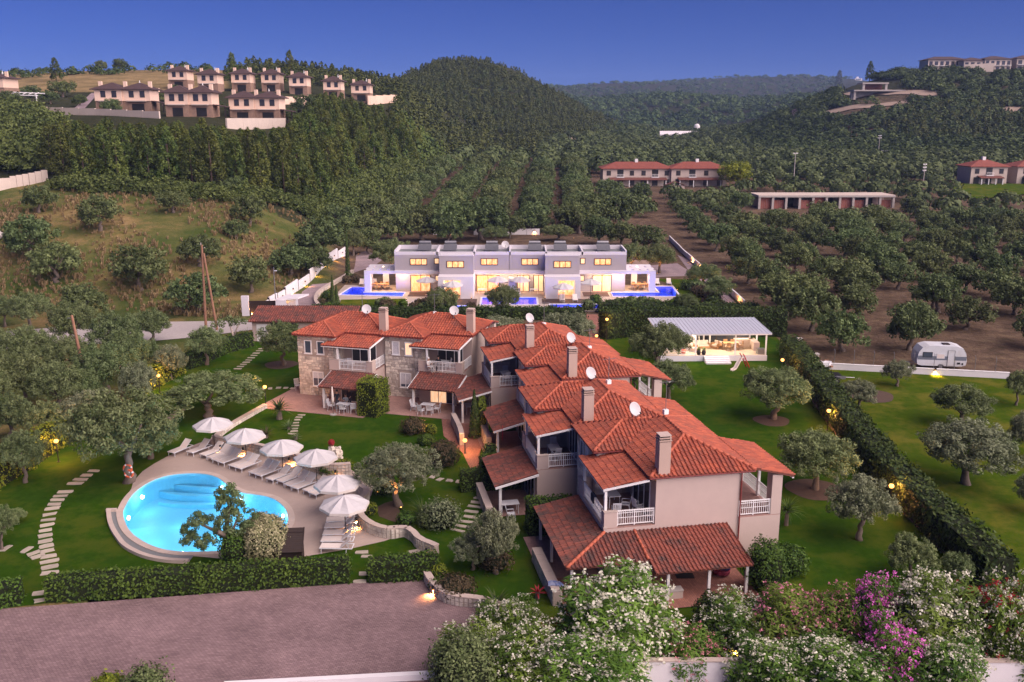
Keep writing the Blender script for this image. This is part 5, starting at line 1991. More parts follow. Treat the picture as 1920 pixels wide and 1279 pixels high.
spiky('spiky pale yucca by the patio stepping stones', z1p(1262, 240), 40, .9, 'olive', .35, .035, .1, 'yucca')
spiky('dark spiky yucca behind the second parasol', z1p(1105, 300), 44, 1.0, 'red_leaf', .5, .04, .2, 'yucca')
spiky('grey spiky plant behind the third parasol', z1p(1310, 310), 36, .7, 'olive_grey', .4, .03, .1, 'yucca')
spiky('big fountain of grassy leaves by the stepping stone bend', z5p(1110, 690), 80, 1.7, 'hedge_dark', .8, .035, .2, 'grass_palm')
spiky('tall yucca against the east wall of the nearest house', P(1474, 985), 60, 1.3, 'hedge', .7, .05, .9, 'yucca')
spiky('dark palm-like plant by the driveway under the oleanders', z5p(1600, 1320), 44, 1.4, 'hedge_dark', .7, .08, .3, 'cycad')
spiky('red canna plant beside the nearest porch', z5p(1835, 1020) if False else P(1008, 1122), 16, .6, 'fl_red', .5, .07, .3, 'canna')
cp_ = thing('narrow_cypress', 'narrow conical cypress beside the brick path', 'tree', P(890, 822), 0)
V, F, T = low_crown(1500, .075, .52, 1.95, 1.95, True)
V[:, 2] += .15
inst('crown', np_mesh('cypress_crown', V, F, M['hedge_dark'], T), cp_)
MB().tube([(0, 0, 0), (0, 0, 3.6)], [.1, .02], 6).build('trunk', M['bark_dark'], cp_)
for (bx, by, hh, lb) in ((625, 583, 4.6, 'tall narrow cypress at the corner of the villa lawn'), (632, 580, 3.2, 'shorter narrow cypress beside the taller one'), (653, 525, 8.0, 'dark cypress between the villa lane and the pergola')):
 c_ = thing('narrow_cypress', lb, 'tree', P(bx, by), 0)
 inst('crown', np_mesh('cypress_crown', V * np.array([.9, .9, hh / 3.9]), F, M['hedge_dark'], T), c_)
 MB().tube([(0, 0, 0), (0, 0, hh * .9)], [.1, .02], 6).build('trunk', M['bark_dark'], c_)

# pool-front tree: open crown of separate clumps on bare limbs
pt = thing('pool_tree', 'open crowned olive with a sawn limb standing in front of the pool', 'tree', P(432, 1058), 0)
cl = np.array([(-1.7, .1, 2.55), (-2.1, 0, 2.1), (-1.3, .2, 3.0), (-.15, .2, 3.6), (.15, .3, 4.3), (-.35, .1, 4.1), (.35, 0, 3.3), (.7, .1, 3.7), (-.1, -.2, 2.7), (.6, -.1, 2.4), (-.8, -.2, 1.9), (-1.5, -.3, 1.6), (1.2, 0, 2.9), (-.4, .3, 2.2), (-2.4, .1, 1.7)])
sub = np.concatenate([cl[i] + unit(9) * .42 for i in range(len(cl))])
V, F, T = leaves(sub, np.full(len(sub), .24), 7500, .085, 1.0, .42)
inst('crown', np_mesh('pool_tree_crown', V, F, M['olive'], T), pt)
tb = MB()
tb.tube([(0, 0, -.1), (.05, 0, 1.0), (-.15, 0, 1.9), (.1, .1, 3.0), (.1, .2, 4.0)], [.26, .2, .16, .1, .03], 8)
tb.tube([(-.1, 0, 1.6), (-.7, .1, 2.0), (-1.6, .1, 2.5), (-2.1, .1, 2.4)], [.13, .1, .06, .02], 7)
tb.tube([(0, 0, 1.7), (.3, -.1, 2.1), (.75, 0, 3.2)], [.12, .09, .03], 7)
tb.tube([(-.05, 0, 1.75), (-.15, -.35, 2.05), (-.35, -.6, 2.3)], [.16, .14, .13], 8)
tb.build('trunk', M['bark'], pt, True)
pruned = thing('pruned_tree', 'hard pruned tree with a pale forked trunk at the top of the lawn', 'tree', P(439, 654), 0)
MB().tube([(0, 0, 0), (.05, 0, 1.4), (-.25, 0, 2.6), (-.5, 0, 3.2)], [.16, .13, .09, .04], 8).tube([(.05, 0, 1.4), (.5, 0, 2.4), (1.0, .1, 3.2)], [.11, .08, .04], 8).build('trunk', M['coping'], pruned, True)
V, F, T = leaves(np.array([(-1.2, 0, 3.0), (-.4, .2, 3.4), (.6, 0, 3.2), (1.3, .1, 3.1), (-2, 0, 2.8), (0, 0, 3.0)]), np.array([.6, .5, .6, .4, .5, .5]), 900, .1)
inst('crown', np_mesh('pruned_crown', V, F, M['olive'], T), pruned)

# ------------------------------------------------------------------ flowering oleanders along the front wall

def oleander_protos(nl, r, n, nf):
 C, Rd = [], []
 for i in range(nl):
  a = i * 2.4
  t = (i + .5) / nl
  rr = r * math.sqrt(t) * .82
  zc = 2.75 - 1.0 * t ** 1.5 + rng.normal() * .42
  for z in np.arange(.35, zc + .01, .5):
   C.append((rr * math.cos(a) * (1.02 - .05 * (zc - z)), rr * math.sin(a) * (1.02 - .05 * (zc - z)), z + rng.normal() * .1))
   Rd.append(.40 + rng.random() * .26)
 C, Rd = np.array(C), np.array(Rd)
 V, F, T = leaves(C, Rd, n, .115, 1.1, .28, .55, up=.6)
 lm = np_mesh('oleander_leaves', V, F, M['oleander'], T)
 # flower heads: clusters of small petals on the outer skin
 out = np.argsort(-(C[:, 2] / 3 + np.hypot(C[:, 0], C[:, 1]) / r))[:int(len(C) * .72)]
 k = rng.choice(out, nf)
 d = unit(nf)
 d[:, 2] = np.abs(d[:, 2])
 pos = C[k] + d * (Rd[k] * (0.9 + .25 * rng.random(nf)))[:, None]
 m = 7
 pp = np.repeat(pos, m, 0) + rng.normal(size=(nf * m, 3)) * .055
 nr = unit(nf * m) * .8 + np.array([0, 0, .5])
 nr /= np.linalg.norm(nr, axis=1, keepdims=True)
 t_ = np.cross(nr, unit(nf * m))
 t_ /= np.linalg.norm(t_, axis=1, keepdims=True)
 b = np.cross(nr, t_)
 s = (.040 * (.7 + .6 * rng.random(nf * m)))[:, None]
 V2 = np.stack([pp - t_ * s, pp - b * s, pp + t_ * s, pp + b * s], 1).reshape(-1, 3)
 fm = np_mesh('oleander_flowers', V2, np.arange(4 * nf * m).reshape(-1, 4), M['fl_white'], rng.random(nf * m))
 st = MB()
 for i in range(7):
  a = i * .9
  st.tube([(math.cos(a) * .15, math.sin(a) * .15, -.05), (math.cos(a) * .5, math.sin(a) * .5, 1.1), (math.cos(a) * 1.0, math.sin(a) * 1.0, 2.1)], [.035, .028, .012], 5)
 return st.mesh('oleander_stems', M['bark'], True), lm, fm

OLE = [oleander_protos(22, 1.7, 15000, 950), oleander_protos(20, 1.7, 14000, 640), oleander_protos(22, 1.7, 14000, 400)]

def oleander(label, px_, base_row, top_row, w, flower, k=0, group='flowering oleanders along the front wall'):
 p = P(px_, base_row)
 dep = proj(p.x, p.y, 1.5)[2]
 s = w * .66 * dep / FOC / 1.95
 h = (base_row - top_row) * dep / FOC / _c * .98
 r = thing('oleander', label, 'shrub', p, rng.random() * 6.28, group, (s, s, max(.5, h / 3.55)))
 inst('stems', OLE[k][0], r)
 inst('leaves', OLE[k][1], r)
 inst('flowers', OLE[k][2], r, mats=[M[flower]])
 return r

oleander('big white oleander covering the corner of the nearest porch', 1150, 1235, 1062, 215, 'fl_white', 0)
oleander('tall white oleander behind the wooden post', 950, 1215, 1105, 120, 'fl_white', 1)
oleander('white oleander spilling over the driveway edge', 880, 1268, 1165, 130, 'fl_white', 0)
oleander('white oleander low between the post and the big one', 1000, 1290, 1165, 150, 'fl_white', 1)
oleander('white oleander at the bottom edge below the big one', 1110, 1310, 1180, 190, 'fl_white', 0)
oleander('dark red oleander peeping between the white ones', 1030, 1232, 1150, 90, 'fl_red', 2)
oleander('rose oleander in front of the nearest porch steps', 1290, 1250, 1160, 120, 'fl_rose', 2)
oleander('white oleander under the right end of the porch', 1385, 1215, 1095, 130, 'fl_white', 1)
oleander('pink oleander with few flowers right of the porch', 1470, 1225, 1080, 150, 'fl_rose', 2)
oleander('white oleander low by the wall lamp', 1440, 1290, 1180, 150, 'fl_white', 1)
oleander('pale yellow-white oleander at the middle of the right bank', 1560, 1300, 1180, 180, 'fl_white', 1)
oleander('dark leafy oleander behind the magenta bougainvillea', 1560, 1215, 1080, 130, 'fl_rose', 2)
oleander('bright magenta bougainvillea cascading through the oleanders', 1632, 1222, 1062, 100, 'fl_pink', 0)
oleander('second magenta bougainvillea low on the wall', 1665, 1290, 1150, 120, 'fl_pink', 0)
oleander('creamy white oleander right of the magenta one', 1735, 1240, 1058, 170, 'fl_white', 0)
oleander('white oleander lower right of the magenta one', 1750, 1300, 1170, 150, 'fl_white', 1)
oleander('dark red oleander near the picture edge', 1845, 1235, 1062, 140, 'fl_red', 1)
oleander('white oleander beside the dark red one', 1885, 1250, 1070, 130, 'fl_white', 0)
oleander('last white oleander cut by the picture edge', 1945, 1240, 1060, 120, 'fl_white', 1)
for q in ((905, 1300), (1210, 1295), (1330, 1232)):
 pass
ball_shrub('round dark shrub beside the porch steps', P(1335, 1180), .95, 'hedge_dark', hz=1.1, rough=.12)
ball_shrub('green bush at the bottom edge of the driveway', P(870, 1300), 1.5, 'olive', n=4500, rough=.2)
ball_shrub('green bush tops showing at the bottom left edge', P(275, 1318), .95, 'olive', n=2500, rough=.3, hz=.9)
ball_shrub('yellow tipped bush beside the bottom edge bush', P(205, 1312), .6, 'hedge_gold', n=2500, rough=.25)
# bottom wall, kerb and post
fw = thing('front_wall', 'pale plastered front wall below the oleanders', 'wall', (0, 0, 0))
a, b = P(1190, 1238, 1.2), P(2010, 1240, 1.2)
d = (b - a)
c = (a + b) / 2
MB().cbox((c.x, c.y, .6), (d.length, .25, 1.2), math.atan2(d.y, d.x)).build('wall', M['white_wall'], fw)
MB().cbox((c.x, c.y, 1.23), (d.length, .32, .06), math.atan2(d.y, d.x)).build('coping', M['coping'], fw)
kw = thing('kerb_wall', 'white topped kerb wall along the near edge of the driveway', 'wall', (0, 0, 0))
a, b = P(420, 1292), P(815, 1271)
d, c = (b - a), (a + b) / 2
MB().cbox((c.x, c.y, .15), (d.length, .3, .3), math.atan2(d.y, d.x)).build('kerb', M['white_wall'], kw)
wp = thing('wooden_post', 'grey wooden post standing in the white oleanders', 'post', P(935, 1212))
MB().tube([(0, 0, 0), (.02, 0, 2.4)], [.09, .075], 8).build('post', M['bark'], wp)
MB().lathe([(.08, 2.4), (.04, 2.44)], n=8).build('cap', M['bark'], wp)
wall_lamp('lamp glowing in the rose oleander on the front wall', P(1380, 1215, 1.5), 60, (.2, .3, -1))

# ------------------------------------------------------------------ small garden things
lb = thing('lifebuoy', 'orange and white lifebuoy hung on the olive trunk, upper of the two', 'lifebuoy', P(245, 903) + Vector((.02, -.3, 1.1)), 0, 'lifebuoys on the olive trunk')

def torus(R_, r_, n=20, m=8, a0=0, a1=2 * PI):
 mb = MB()
 pts = [(R_ * math.cos(a0 + (a1 - a0) * i / n), 0, R_ * math.sin(a0 + (a1 - a0) * i / n)) for i in range(n + 1)]
 mb.tube(pts, r_, m, cap=(a1 - a0 < 6.2))
 return mb

M['orange'] = mat('lifebuoy_orange', (0.75, 0.13, 0.05), None, 3, .5)
torus(.27, .075).build('ring', M['orange'], lb, True)
bd = MB()
for k in range(4):
 a = k * PI / 2 + .4
 t = torus(.27, .079, 3, 8, a - .18, a + .18)
 bd.add(t.v, t.f)
bd.build('band', M['white'], lb, True)
dup(lb, P(246, 903) + Vector((.05, -.34, .74)), 0, 'orange and white lifebuoy hung on the olive trunk, lower of the two', 'lifebuoys on the olive trunk')

hut = thing('pump_hut', 'dark brown slatted hut at the pool deck corner', 'hut', P(541, 1051), R(5))
MB().box(-.85, .85, -.45, .45, 0, .75).build('body', M['dark_wood'], hut)
for k in range(12):
 f_ = k / 12
 MB().cbox((0, -.62 + 1.25 * (f_ + 1 / 24), .80 + .95 * (f_ + 1 / 24)), (1.86, .125, .035), 0, 0, R(37)).build('slat', M['dark_wood'], hut)
MB().box(-.85, .85, .35, .45, .75, 1.6).build('back_panel', M['dark_wood'], hut)
for s in (-1, 1):
 MB().tube([(s * .9, -.62, .8), (s * .9, .64, 1.76)], .045, 4).build('edge_board', M['dark_wood'], hut)

fo = thing('stone_fountain', 'rough stone fountain with a pot of red flowers on the lawn', 'fountain', P(629, 862), 0)
fb = MB()
for i in range(46):
 a, z = rng.random() * 6.28, rng.random() * .95
 rr = .5 - .22 * z
 fb.cbox((rr * math.cos(a), rr * .8 * math.sin(a), z + .05), (.2 + .15 * rng.random(), .2 + .1 * rng.random(), .14 + .1 * rng.random()), rng.random() * 3, 0, rng.normal() * .2)
fo_b = fb.build('stones', M['stone'], fo)
fo_b['kind'] = 'stuff'
MB().lathe([(.42, .0), (.33, .9), (.2, .95)], n=9).build('core', M['mortar'], fo)
MB().lathe([(.1, .95), (.2, 1.2), (.22, 1.22)], (-.25, 0, 0), n=12).build('pot', M['roof_base'], fo)
V, F, T = leaves(np.array([(-.25, 0, 1.38)]), np.array([.26]), 350, .05)
inst('flowers', np_mesh('pot_flowers', V, F, M['fl_red'], T), fo)

cpz = thing('closed_parasol', 'closed parasol in its white sleeve at the edge of the patio', 'parasol', hl(1, 6.05, -6.35), 0)
MB().tube([(0, 0, 0), (0, 0, 2.6)], .025, 8).build('pole', M['dark_wood'], cpz)
MB().lathe([(.3, 0), (.3, .08), (.05, .1)], n=14).build('base', M['concrete'], cpz)
MB().lathe([(.06, .95), (.12, 1.3), (.1, 1.9), (.05, 2.5), (.02, 2.55)], n=10).build('folded_canopy', M['sling'], cpz, True)

# white plastic garden chairs and tables
def make_chair():
 r = thing('garden_chair', '', 'chair')
 MB().cbox((0, 0, .43), (.46, .46, .035)).build('seat', M['plastic'], r)
 b = MB()
 for k in range(5):
  b.cbox((-.19 + k * .095, .26 + .05, .72), (.06, .02, .54), 0, 0, R(-12))
 b.cbox((0, .365, .97), (.46, .03, .08), 0, 0, R(-12))
 b.build('backrest', M['plastic'], r)
 for s in (-1, 1):
  MB().cbox((s * .24, .02, .63), (.045, .44, .03)).build('armrest', M['plastic'], r)
  MB().tube([(s * .21, -.2, .64), (s * .25, -.25, 0)], [.02, .018], 5).build('leg', M['plastic'], r)
  MB().tube([(s * .2, .2, .43), (s * .23, .27, 0)], [.02, .018], 5).build('leg', M['plastic'], r)
 return r

def make_table(w=1.2, d=.75, m='plastic', name='garden_table'):
 r = thing(name, '', 'table')
 MB().box(-w / 2, w / 2, -d / 2, d / 2, .70, .735).build('tabletop', M[m], r)
 for sx in (-1, 1):
  for sy in (-1, 1):
   MB().tube([(sx * (w / 2 - .08), sy * (d / 2 - .08), .70), (sx * (w / 2 - .05), sy * (d / 2 - .05), 0)], .022, 6).build('leg', M[m], r)
 return r

CH0, TB0 = make_chair(), make_table()
used = {'c': False, 't': False}
GC, GT = 'white plastic garden chairs', 'white garden tables'

def chair(k, u, y, z, rot, label):
 base = {1: -15.8, 2: -15.8}.get(k, E61)
 p = hl(k, u, y, z)
 if not used['c']:
  used['c'] = True
  CH0.location, CH0.rotation_euler = p, (0, 0, R(base + rot))
  CH0['label'], CH0['group'] = label, GC
  return CH0
 return dup(CH0, p, R(base + rot), label, GC)

def table(k, u, y, z, label, rot=0):
 base = {1: -15.8, 2: -15.8}.get(k, E61)
 p = hl(k, u, y, z)
 if not used['t']:
  used['t'] = True
  TB0.location, TB0.rotation_euler = p, (0, 0, R(base + rot))
  TB0['label'], TB0['group'] = label, GT
  return TB0
 return dup(TB0, p, R(base + rot), label, GT)

def z2p(x, y, z, base):
 p = P(540 + x / 4.918, 560 + y / 4.918, z)
 return Vector((p.x, p.y, base))

def chair_at(x, y, z, base, rot, label):
 c_ = chair(1, 0, 0, 0, rot, label)
 c_.location = z2p(x, y, z, base)

for x, y, z, b_, lb_ in ((515, 968, .74, .02, 'white table under the porch of the stone house with people'), (1290, 972, .74, .02, 'white table under the empty porch of the second stone house'), (1420, 572, 3.64, 2.9, 'white table on the balcony where people sit')):
 table(1, 0, 0, 0, lb_).location = z2p(x, y, z, b_)
for q in ((505, 1015, .45, .02, 180, 'white chair with its back to the lawn at the occupied porch table'), (600, 1010, .45, .02, 210, 'white chair beside the porch post at the occupied table'), (400, 985, .45, .02, 90, 'white chair left of the occupied porch table'), (360, 955, .45, .02, 60, 'white reclining chair by the stone wall under the occupied porch'),
   (1228, 1030, .45, .02, 170, 'left of two white chairs facing away from the lawn at the empty porch'), (1302, 1025, .45, .02, 190, 'right of two white chairs facing away from the lawn at the empty porch'), (1165, 990, .45, .02, 90, 'white chair at the left end of the empty porch table'), (1372, 1012, .45, .02, -90, 'white chair at the right end of the empty porch table'),
   (580, 560, 3.7, 2.9, 180, 'white chair showing above the left stone house balcony rail'), (500, 540, 3.7, 2.9, 90, 'white chair in the corner of the left stone house balcony'), (1470, 572, 3.7, 2.9, -60, 'white chair at the right of the occupied balcony')):
 chair_at(*q)
for k, nm in ((3, 'farthest row house'), (5, 'third row house')):
 W_ = ROW[k][2]
 table(k, W_ - 2.2, -.9, 2.9, 'white table on the balcony of the %s' % nm)
 chair(k, W_ - 3.0, -.7, 2.9, 90, 'white chair behind the table on the %s balcony' % nm)
 chair(k, W_ - 1.5, -.9, 2.9, -80, 'chair in front of the table on the %s balcony' % nm)
chair(4, 7.0, -1.0, 2.9, 100, 'white chair on the second row house balcony')
table(6, 6.2, -1.1, 2.9, 'white table on the nearest balcony')
chair(6, 7.2, -.6, 2.9, -20, 'white chair with a tall back on the nearest balcony')
chair(6, 8.0, -1.4, 2.9, -100, 'white chair by the end rail of the nearest balcony')
chair(6, 7.7, -.0, 2.9, 200, 'white chair by the sliding door of the nearest balcony')
dup(TB0, hl(5, 8.6, -4.3, .03), R(E61 + 90), 'grey-topped table at the end of the third row house porch', GT)
dup(CH0, hl(5, 9.7, -4.4, .03), R(E61 + 180), 'white chair beside the grey-topped porch table', GC)
dup(TB0, hl(3, 6.4, -4.0, .03), R(E61), 'table in the shade of the farthest row porch', GT)
dup(CH0, hl(3, 7.5, -3.8, .03), R(E61 - 90), 'chair in the shade of the farthest row porch', GC)
dup(CH0, O1 + FU * -.6 + FY * -.4, R(30), 'white chair on the lawn at the left wall of the stone house', GC)

# red garment, blue towel, dark towel
MR = mat('red_cloth', (0.45, 0.03, 0.05), None, 4, .9)
tw = MB()
for k in range(6):
 tw.cbox((.0, -.25 + k * .1, .9 - .02 * (k % 2)), (.02, .1, 1.0), .2 * (k % 2))
tag(tw.build('red_cloth', MR, None, loc=hl(4, ROW[4][2] + .1, -4.6, 1.0)), 'red cloth hanging under the second row house porch', 'cloth')
tb = MB()
for k in range(6):
 tb.cbox((k * .12 - .3, .05 * math.sin(k), .03 + .02 * (k % 2)), (.14, .5, .05), .1 * k)
tag(tb.build('blue_towel', mat('blue_cloth', (0.04, 0.12, 0.42), (0.5, 0.5, 0.55), 6, .9), None, loc=hl(6, 11.2, -5.7, .87)), 'blue and white towel lying on the bench wall of the nearest porch', 'towel')
td = MB()
for k in range(5):
 td.cbox((k * .13 - .25, 0, .0), (.13, .16 + .02 * (k % 2), .06)).cbox((k * .13 - .25, -.09, -.22 - .03 * (k % 2)), (.13, .03, .4))
o = td.build('dark_towel', mat('navy_cloth', (0.02, 0.025, 0.05), None, 4, .9), None, loc=hl(6, 6.9, -2.41, 3.9))
o.rotation_euler = (0, 0, R(E61))
tag(o, 'dark navy towel hung over the nearest balcony rail', 'towel')
# bench and things on the end porch
bn = thing('bench_wall', 'low pale stone bench wall on the floor of the wrap-around porch', 'bench', hl(6, 12.3, -.3, .05), R(E61))
MB().box(-.25, .2, -.9, 1.3, 0, .42).build('base', M['coping'], bn)
MB().box(-.28, .23, -.93, 1.33, .422, .49).build('seat', M['concrete'], bn)
bk = thing('cloth_bundle', 'red and blue bundle of cloths piled on the end porch', 'bundle', hl(6, 10.4, 4.1, .05), R(E61))
for k, (c_, z_) in enumerate((((.30, .04, .08), .25), ((.05, .06, .2), .55), ((.4, .3, .3), .8))):
 MB().lathe([(.1, -.25), (.48 - .08 * k, -.12), (.5 - .08 * k, .05), (.3, .2), (.05, .25)], (.05 * k, .1 * k, z_), n=9).build('cloth', mat('bundle_cloth', c_, None, 5, .9), bk)
tag(MB().box(-.5, .5, -.3, .3, 0, .02).build('doormat', M['dark_metal'], None, loc=hl(6, 10.2, 2.0, .055)), 'black doormat at the end door of the nearest house', 'mat')

# ------------------------------------------------------------------ dishes and aerials on the roofs
def dish(label, loc, rotz, s=.58):
 r = thing('satellite_dish', label, 'satellite dish', loc, rotz, 'satellite dishes on the tiled roofs')
 mb = MB()
 prof = [(s * t, .28 * s * t * t) for t in (0.02, .25, .5, .75, .92, 1.0)]
 mb.lathe(prof + [(s * 1.0, .28 * s - .03), (s * .9, .22 * s - .04), (.03, -.04)], n=22)
 d = mb.build('reflector', M['canvas'], r, True)
 d.location = (0, 0, .85)
 d.rotation_euler = (R(62), 0, 0)
 MB().tube([(0, .12, -.4), (0, .12, .85)], .035, 7).tube([(0, .12, .85), (0, .02, .85)], .05, 7).build('mast', M['metal'], r)
 MB().tube([(0, -.1, .85 - s * .95), (0, -.62, .72)], .018, 5).tube([(0, -.62, .72), (0, -.5, .8)], .04, 7).build('feed_arm', M['dark_metal'], r)
 return r

for (px_, py_), z_, rz, lb in (((687, 590), 7.0, 20, 'white satellite dish on the left stone house ridge'), ((851, 593), 7.0, 20, 'white satellite dish on the second stone house ridge'), ((992, 607), 6.9, 40, 'white satellite dish behind the farthest row house'),
        ((1069, 645), 6.9, 40, 'white satellite dish above the second row chimney'), ((1106, 713), 6.9, 40, 'white satellite dish above the third row chimney'), ((1188, 782), 6.9, 40, 'largest looking satellite dish behind the nearest roof')):
 p = P(px_, py_, z_)
 dish(lb, (p.x, p.y, z_ - .35), R(rz), .45)
dish('white satellite dish on the villa roof edge', P(947, 461, 6.6) + Vector((0, 0, -.7)), R(10), .55)

def aerial(label, loc, h):
 r = thing('aerial', label, 'aerial', loc, .4, 'thin aerials on the tiled roofs')
 MB().tube([(0, 0, -.5), (0, 0, h)], .022, 6).build('mast', M['metal'], r)
 mb = MB()
 mb.tube([(-.5, 0, h - .15), (.5, 0, h - .15)], .012, 4)
 for k in range(7):
  x = -.45 + k * .15
  mb.tube([(x, -.22, h - .15), (x, .22, h - .15)], .008, 4)
 mb.build('antenna', M['metal'], r)
 MB().box(-.16, .16, -.12, .12, -.15, .15).build('junction_box', M['white'], r)
 return r

for (px_, py_), z_, h_, lb in (((680, 586), 7.0, 1.7, 'thin aerial on the left stone house beside its dish'), ((815, 587), 7.0, 1.9, 'thin aerial on the second stone house'), ((1020, 608), 7.0, 2.1, 'thin aerial on the farthest row house'), ((1105, 652), 7.0, 1.6, 'thin aerial on the second row house'),
        ((1141, 716), 7.0, 1.8, 'thin aerial on the third row house'), ((1248, 772), 7.0, 2.1, 'thin aerial on the nearest roof')):
 p = P(px_, py_, z_)
 aerial(lb, p, h_)

# ------------------------------------------------------------------ people (small in the picture)
def person(label, loc, rotz, shirt, trousers, hair, seated=False, skin=(0.42, 0.24, 0.17)):
 r = thing('person', label, 'person', loc, rotz)
 hip = .50 if seated else .92
 J = {'pel': (0, 0, hip), 'waist': (0, .0, hip + .2), 'chest': (0, -.01, hip + .42), 'neck': (0, 0, hip + .56), 'head0': (0, -.02, hip + .64), 'head1': (0, -.03, hip + .78)}
 E = [('pel', 'waist'), ('waist', 'chest'), ('chest', 'neck'), ('neck', 'head0'), ('head0', 'head1')]
 RR = {'pel': .15, 'waist': .13, 'chest': .155, 'neck': .055, 'head0': .085, 'head1': .095}
 for s, n in ((-1, 'l'), (1, 'r')):
  J['sh' + n] = (s * .19, 0, hip + .49)
  J['el' + n] = (s * .25, -.06 if not seated else -.1, hip + .22)
  J['wr' + n] = (s * .2, -.24, hip + (.12 if not seated else .2))
  J['ha' + n] = (s * .18, -.33, hip + (.10 if not seated else .21))
  J['hi' + n] = (s * .1, 0, hip - .03)
  if seated:
   J['kn' + n] = (s * .12, -.44, hip - .0)
   J['an' + n] = (s * .12, -.46, .08)
   J['to' + n] = (s * .12, -.62, .04)
  else:
   J['kn' + n] = (s * .11, -.02, .5)
   J['an' + n] = (s * .11, .02, .09)
   J['to' + n] = (s * .12, -.13, .04)
  E += [('chest', 'sh' + n), ('sh' + n, 'el' + n), ('el' + n, 'wr' + n), ('wr' + n, 'ha' + n), ('pel', 'hi' + n), ('hi' + n, 'kn' + n), ('kn' + n, 'an' + n), ('an' + n, 'to' + n)]
  RR.update({'sh' + n: .065, 'el' + n: .048, 'wr' + n: .035, 'ha' + n: .04, 'hi' + n: .095, 'kn' + n: .068, 'an' + n: .045, 'to' + n: .04})
 names = list(J)
 me = bpy.data.meshes.new('body')
 me.from_pydata([J[k] for k in names], [(names.index(a), names.index(b)) for a, b in E], [])
 o = bpy.data.objects.new('body', me)
 link(o)
 md = o.modifiers.new('skin', 'SKIN')
 for i, k in enumerate(names):
  me.skin_vertices[0].data[i].radius = (RR[k], RR[k] * (.75 if k in ('chest', 'pel', 'waist') else 1))
 me.skin_vertices[0].data[0].use_root = True
 sb = o.modifiers.new('sub', 'SUBSURF')
 sb.levels = sb.render_levels = 2
 dg = bpy.context.evaluated_depsgraph_get()
 m2 = bpy.data.meshes.new_from_object(o.evaluated_get(dg))
 bpy.data.objects.remove(o)
 ms = [mat('skin', skin, None, 5, .6), mat('shirt', shirt, None, 5, .9), mat('trousers', trousers, None, 5, .9)]
 m2.materials.clear()
 for x in ms:
  m2.materials.append(x)
 for p in m2.polygons:
  c = p.center
  if c.z > hip + .55:
   k = 0
  elif c.z > hip + .02 and not (abs(c.x) > .15 and c.y < -.12):
   k = 1
  elif c.z > hip - .12 and abs(c.x) > .17 and c.y < -.1:
   k = 0
  elif c.z < .09:
   k = 0
  else:
   k = 2
  p.material_index = k
  p.use_smooth = True
 inst('body', m2, r)
 hb = MB()
 hb.lathe([(.02, .11), (.07, .095), (.1, .05), (.108, 0), (.1, -.05), (.085, -.09)], (0, .015, hip + .79), n=14)
 hb.build('hair', mat('hair', hair, None, 8, .8), r, True)
 fc = MB()
 fc.cbox((0, -.135, hip + .755), (.022, .03, .035))
 for s in (-1, 1):
  fc.cbox((s * .035, -.118, hip + .785), (.016, .012, .01)).cbox((s * .1, -.02, hip + .76), (.02, .035, .05))
 fc.cbox((0, -.115, hip + .71), (.04, .012, .01))
 fc.build('face', ms[0], r)
 return r

person('person in a dark shirt standing under the porch of the left stone house', z2p(452, 905, 1.2, .02), R(-15.8 + 10), (0.025, 0.03, 0.04), (0.05, 0.05, 0.06), (0.02, 0.015, 0.012))
person('person in a grey shirt sitting behind the porch table facing the lawn', z2p(532, 925, .9, .02), R(-15.8), (0.30, 0.33, 0.36), (0.06, 0.07, 0.1), (0.05, 0.035, 0.03), True)
person('person in dark clothes standing beside the seated one in the porch shade', z2p(565, 890, 1.2, .02), R(-15.8 - 10), (0.05, 0.035, 0.035), (0.04, 0.04, 0.05), (0.015, 0.012, 0.01))
person('person with long dark hair in a dark top sitting on the second stone house balcony', z2p(1386, 548, 4.05, 2.9), R(-15.8 + 15), (0.03, 0.03, 0.035), (0.05, 0.05, 0.06), (0.012, 0.01, 0.01), True)
person('person in white with a white head covering sitting on the second stone house balcony', z2p(1294, 562, 4.05, 2.9), R(-15.8 + 70), (0.6, 0.58, 0.58), (0.3, 0.3, 0.3), (0.62, 0.6, 0.6), True)

# ------------------------------------------------------------------ white pavilion on the east lawn
pv0 = P(1270, 686)
pav = thing('pavilion', 'white open pavilion with a ribbed metal roof and a raised pale floor', 'pavilion', (15.6, 93.3, 0), R(1.5))
PW, PD, PH = 11.3, 6.4, .62
M['pav_floor'] = mat('pale_floor_boards', (0.55, 0.45, 0.35), (0.48, 0.39, 0.31), 2, .7)
M['pav_white'] = mat('pavilion_white', (0.66, 0.66, 0.72), (0.6, 0.6, 0.66), 2, .7)
MB().box(0, PW, 0, PD, 0, PH - .03).build('plinth', M['pav_white'], pav)
MB().box(.05, PW - .05, .05, PD - .05, PH - .028, PH).build('floor', M['pav_floor'], pav)
zl, zh = PH + 2.35, PH + 2.6
roofp = MB().slab([(-.3, -.25, zl), (PW + .3, -.25, zl), (PW + .3, PD + .2, zh), (-.3, PD + .2, zh)], .1).build('roof', M['white'], pav)
M['roof_sheet'] = mat('white_metal_sheet', (0.60, 0.61, 0.68), (0.54, 0.55, 0.62), 1.5, .4, metal=.1)
ns = 30
for k in range(ns):
 x0 = -.3 + (PW + .6) * k / ns
 x1 = -.3 + (PW + .6) * (k + 1) / ns
 MB().slab([(x0, -.28, zl + .035), (x1 - .05, -.28, zl + .035), (x1 - .05, PD + .22, zh + .035), (x0, PD + .22, zh + .035)], .03).slab([(x1 - .06, -.28, zl + .085), (x1, -.28, zl + .085), (x1, PD + .22, zh + .085), (x1 - .06, PD + .22, zh + .085)], .05).build('roof_panel', M['roof_sheet'], roofp)
